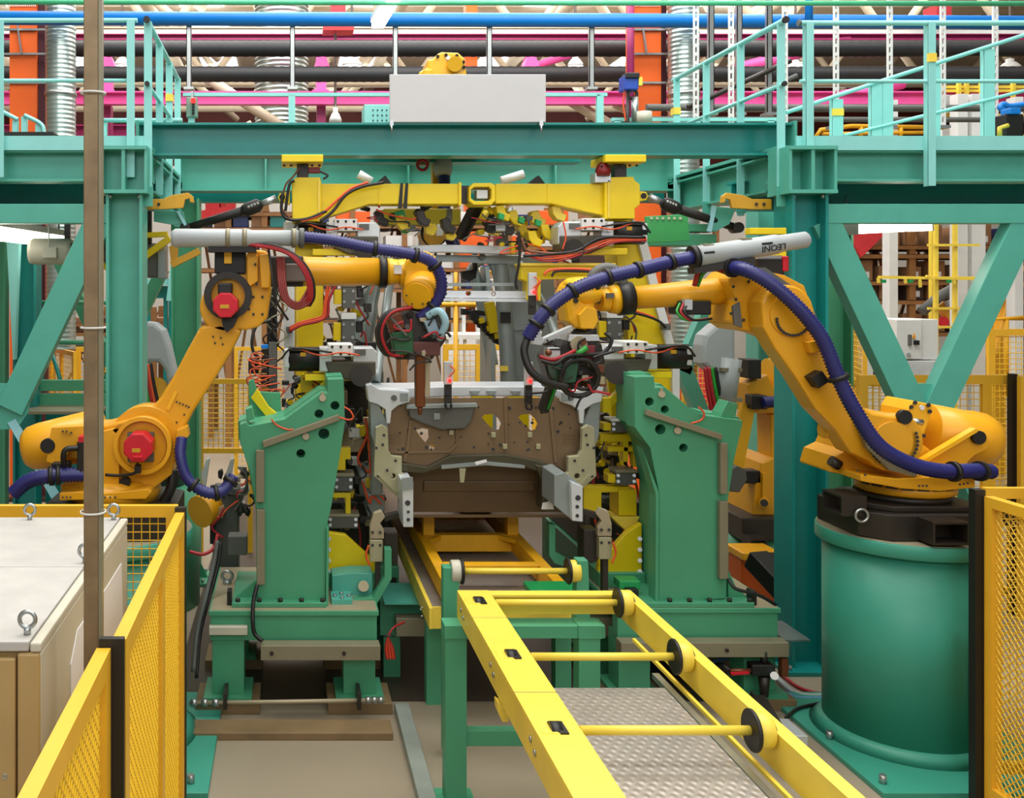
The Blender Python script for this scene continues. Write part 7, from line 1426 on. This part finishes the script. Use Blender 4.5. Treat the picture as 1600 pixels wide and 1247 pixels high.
t = Th('teal_gusset', 'teal triangular gusset plate right of the left front column', 'plate', P(265, 355, 7.1)); t.p('plate', M().px([(240, 328), (286, 330), (290, 348), (274, 352), (240, 346)], 7.1, .03), TEAL, bev=.003); t.p('edge', M().bar(P(278, 330, 7.08), P(290, 352, 7.08), .03, .02), LBLUE)
t = Th('teal_gusset', 'teal triangular gusset plate left of the right front column', 'plate', P(1130, 365, 7.1)); t.p('plate', M().px([(1113, 322), (1150, 326), (1140, 350), (1118, 362), (1108, 360)], 7.1, .03), TEAL, bev=.003); t.p('edge', M().bar(P(1116, 322, 7.08), P(1108, 362, 7.08), .03, .02), LBLUE)
one('red_curtain', 'coral red welding curtain behind the mint brace on the right', 'curtain', M().px([(1094, 575), (1130, 565), (1146, 580), (1146, 811), (1086, 811)], 11.0, .03), PALERED)
fence('yellow mesh panel in front of the coral curtain', xz(1066, 10.2), xz(1165, 10.2), .1, EYE - 113 * 10.2 / F, cell=.055, w=.05, wr=.004)
# boxes and small machine parts at the lower left
t = Th('gun_stand', 'machine unit with steel clips beside the left robot base', 'unit', (P(350, 0, 6.6).x, 6.6, 0)); t.p('column', M().box(P(332, 0, 7.05).x, P(372, 0, 7.05).x, 7.05, 7.3, 0.009, P(0, 765, 7.05).z), DRESSD, bev=.01); t.p('yellow_motor', M().cyl(P(312, 800, 7.0), P(330, 790, 7.1), .12), RY); t.p('arm', M().pbox(328, 760, 336, 850, 7.0, .06), BLACK)
for x, s in ((318, 1), (356, -1)): t.p('steel_clip', M().px([(x - 4, 742), (x + 4, 718), (x + 10, 716), (x + 8, 730), (x + 2, 768)], 7.06, .06), ALU, bev=.003)
for k in range(5): t.p('dark_cable', M().tube(spl([P(372 + 3 * k, 730, 6.5), P(386, 745 + 6 * k, 6.45), P(380 - 2 * k, 775, 6.45), P(366 + 5 * k, 800, 6.5)], 8), .007, 6), DARK if k % 2 else DRESSD)
clutter(t, 330, 392, 735, 800, 6.98, 20, 41, (DARK, DRESSD, ALU, BLACK, TAN), .2, 18, 8); t.p('terminal_block', M().pbox(356, 838, 386, 868, 6.5, .12), DRESSD, bev=.006); t.p('red_hose', M().tube(spl([P(296, 862, 6.3), P(318, 866, 6.3), P(334, 856, 6.35), P(340, 836, 6.4)], 8), .012, 8), REDC)
t.p('hose_bundle', M().tube(spl([P(340, 845, 6.35), P(334, 880, 6.3), P(322, 930, 6.2), P(308, 990, 6.1), P(302, 1050, 6.0)], 8), .016, 8), DRESSD); t.p('hose_bundle', M().tube(spl([P(345, 848, 6.36), P(340, 885, 6.3), P(328, 930, 6.22), P(313, 990, 6.12), P(307, 1060, 6.0)], 8), .012, 8), BLACK)
t = Th('wire_bundle', 'orange red wire bundle hanging from the end of the left table', 'cable', P(608, 1040, 6.0))
for k in range(7): t.p('wire', M().tube(spl([P(632 - k, 972 + k * .5, 6.1), P(616, 980, 6.0), P(607, 994, 5.98), P(602 + k * 2, 1012, 5.98), P(604 + k * 2.2, 1030, 5.98)], 8), .006, 6), ORC if k % 2 else REDC)
t.p('tie', M().torus(P(607, 994, 5.98), (0, .3, 1), .03, .005), BLACK)
one('green_tray_conduit', 'black cable from the left stand tray to the wide table duct', 'cable', M().tube(spl([P(402, 914, 6.05), P(396, 940, 6.0), P(395, 970, 5.95), P(398, 990, 5.94), P(410, 1002, 5.92)], 8), .014, 8), BLACK)
one('stand_cable', 'black cable from the right stand tray along the table top', 'cable', M().tube(spl([P(1138, 905, 6.05), P(1150, 920, 6.0), P(1185, 930, 6.0), P(1212, 945, 6.02)], 8), .011, 8), BLACK)
for la_, pts in (('thin orange wire across the left stand plate', [(424, 655), (432, 664), (448, 671), (458, 671)]), ('thin orange wire at the right edge of the left stand', [(530, 652), (545, 656), (552, 652), (547, 642), (538, 636)]), ('thin orange wire across the right stand plate', [(1080, 662), (1096, 656), (1100, 646), (1092, 636)])):
    one('loose_wire', la_, 'wire', M().tube(spl([P(x, y, 6.09) for x, y in pts], 8), .006, 6), ORC)
one('black_rail_unit', 'black inclined rail with orange base right of the right stand', 'rail', M().bar(P(1180, 872, 7.2), P(1230, 925, 6.9), .16, .14), BLACK, bev=.01)
t = Th('robot_casting', 'orange and yellow robot base casting behind the right table', 'base', (P(1190, 0, 7.5).x, 7.5, 0)); t.p('orange_body', M().box(P(1155, 0, 7.5).x, P(1222, 0, 7.5).x, 7.45, 7.7, 0, P(0, 872, 7.5).z), mat('burnt_orange_paint', (200, 85, 15), .45), bev=.02); t.p('yellow_rim', M().box(P(1153, 0, 7.5).x, P(1215, 0, 7.5).x, 7.42, 7.72, P(0, 872, 7.5).z, P(0, 860, 7.5).z), RY, bev=.01); t.p('dark_motor', M().pbox(1200, 868, 1226, 904, 7.35, .1), BLACK, bev=.01)

# dark sub frames either side of the car body and long rack far behind
def subframe(label, x0, x1, s):
    u = Th('fixture_subframe', label, 'frame', (P((x0 + x1) / 2, 0, 7.5).x, 7.5, .008), 'dark sub frames of the fixture')
    a, b = P(x0, 0, 7.5).x, P(x1, 0, 7.5).x
    u.p('base', M().box(a, b, 7.0, 8.6, .008, .62), GREEN, bev=.006); u.p('carriage', M().box(a + .03, b - .03, 7.3, 8.5, .62, 1.02), DARK, bev=.01)
    u.p('back_plate', M().box(a + .02, b - .02, 8.0, 8.05, 1.02, 2.2), DARK)
    random.seed(3 + s)
    for k in range(12):
        X = random.uniform(a, b - .16); z = random.uniform(1.0, 2.05); Y = random.uniform(7.2, 7.7); w_ = random.uniform(.08, .2); h = random.uniform(.07, .2)
        u.p('machine_block', M().box(X, X + w_, Y, Y + .3, z, z + h), (DARK, DRESSD, FY, TAN, BLACK, DARK)[k % 6], bev=.006)
    for k in range(8):
        X = random.uniform(a, b); z = random.uniform(1.0, 2.0)
        u.p('cable', M().tube(spl([(X, 7.15, z), (X + random.uniform(-.1, .1), 7.1, z - .15), (X + random.uniform(-.15, .15), 7.12, z - .3), (X + random.uniform(-.1, .1), 7.2, z - .5)], 8), .010, 6), (BLACK, ORC, DARK, DRESSD)[k % 4])
    for k in range(3): u.p('slide_rail', M().box(a + .02, b - .02, 6.98, 7.0, .2 + .15 * k, .24 + .15 * k), DARK)
subframe('dark machinery sub frame left of the car body behind the left stand', 505, 612, 0); subframe('dark machinery sub frame right of the car body behind the right stand', 905, 1010, 1)
rk4, _, _ = rack('long crate rack far behind the yellow clamping frame', 470, 1120, 318, (352, 386, 420, 452, 500), 19.0, 8, None)
random.seed(21); cn = {CARD: 'brown', RACKD: 'dark', NAVY: 'navy', WHITE: 'white', ORANGE: 'orange', OCHRE: 'ochre'}
od = ('first', 'second', 'third', 'fourth', 'fifth', 'sixth', 'seventh', 'eighth', 'ninth', 'tenth')
for i, lv in enumerate((352, 386, 420, 452)):
    z = P(0, lv, 19.0).z + .012
    for k in range(10):
        c = P(495 + k * 62 + random.uniform(-8, 8), 0, 19.0); m_ = random.choice((CARD, CARD, RACKD, WHITE, WHITE, OCHRE, NAVY, ORANGE)); w_ = random.uniform(.22, .36); h = random.uniform(.2, .33)
        one('storage_crate', cn[m_] + ' crate far behind, ' + od[k] + ' from the left on the ' + ('top', 'second', 'third', 'fourth')[i] + ' shelf', 'crate', M().box(c.x - w_, c.x + w_, 19.05, 19.6, z, z + h), m_, bev=.01, group='crates on the long far rack')
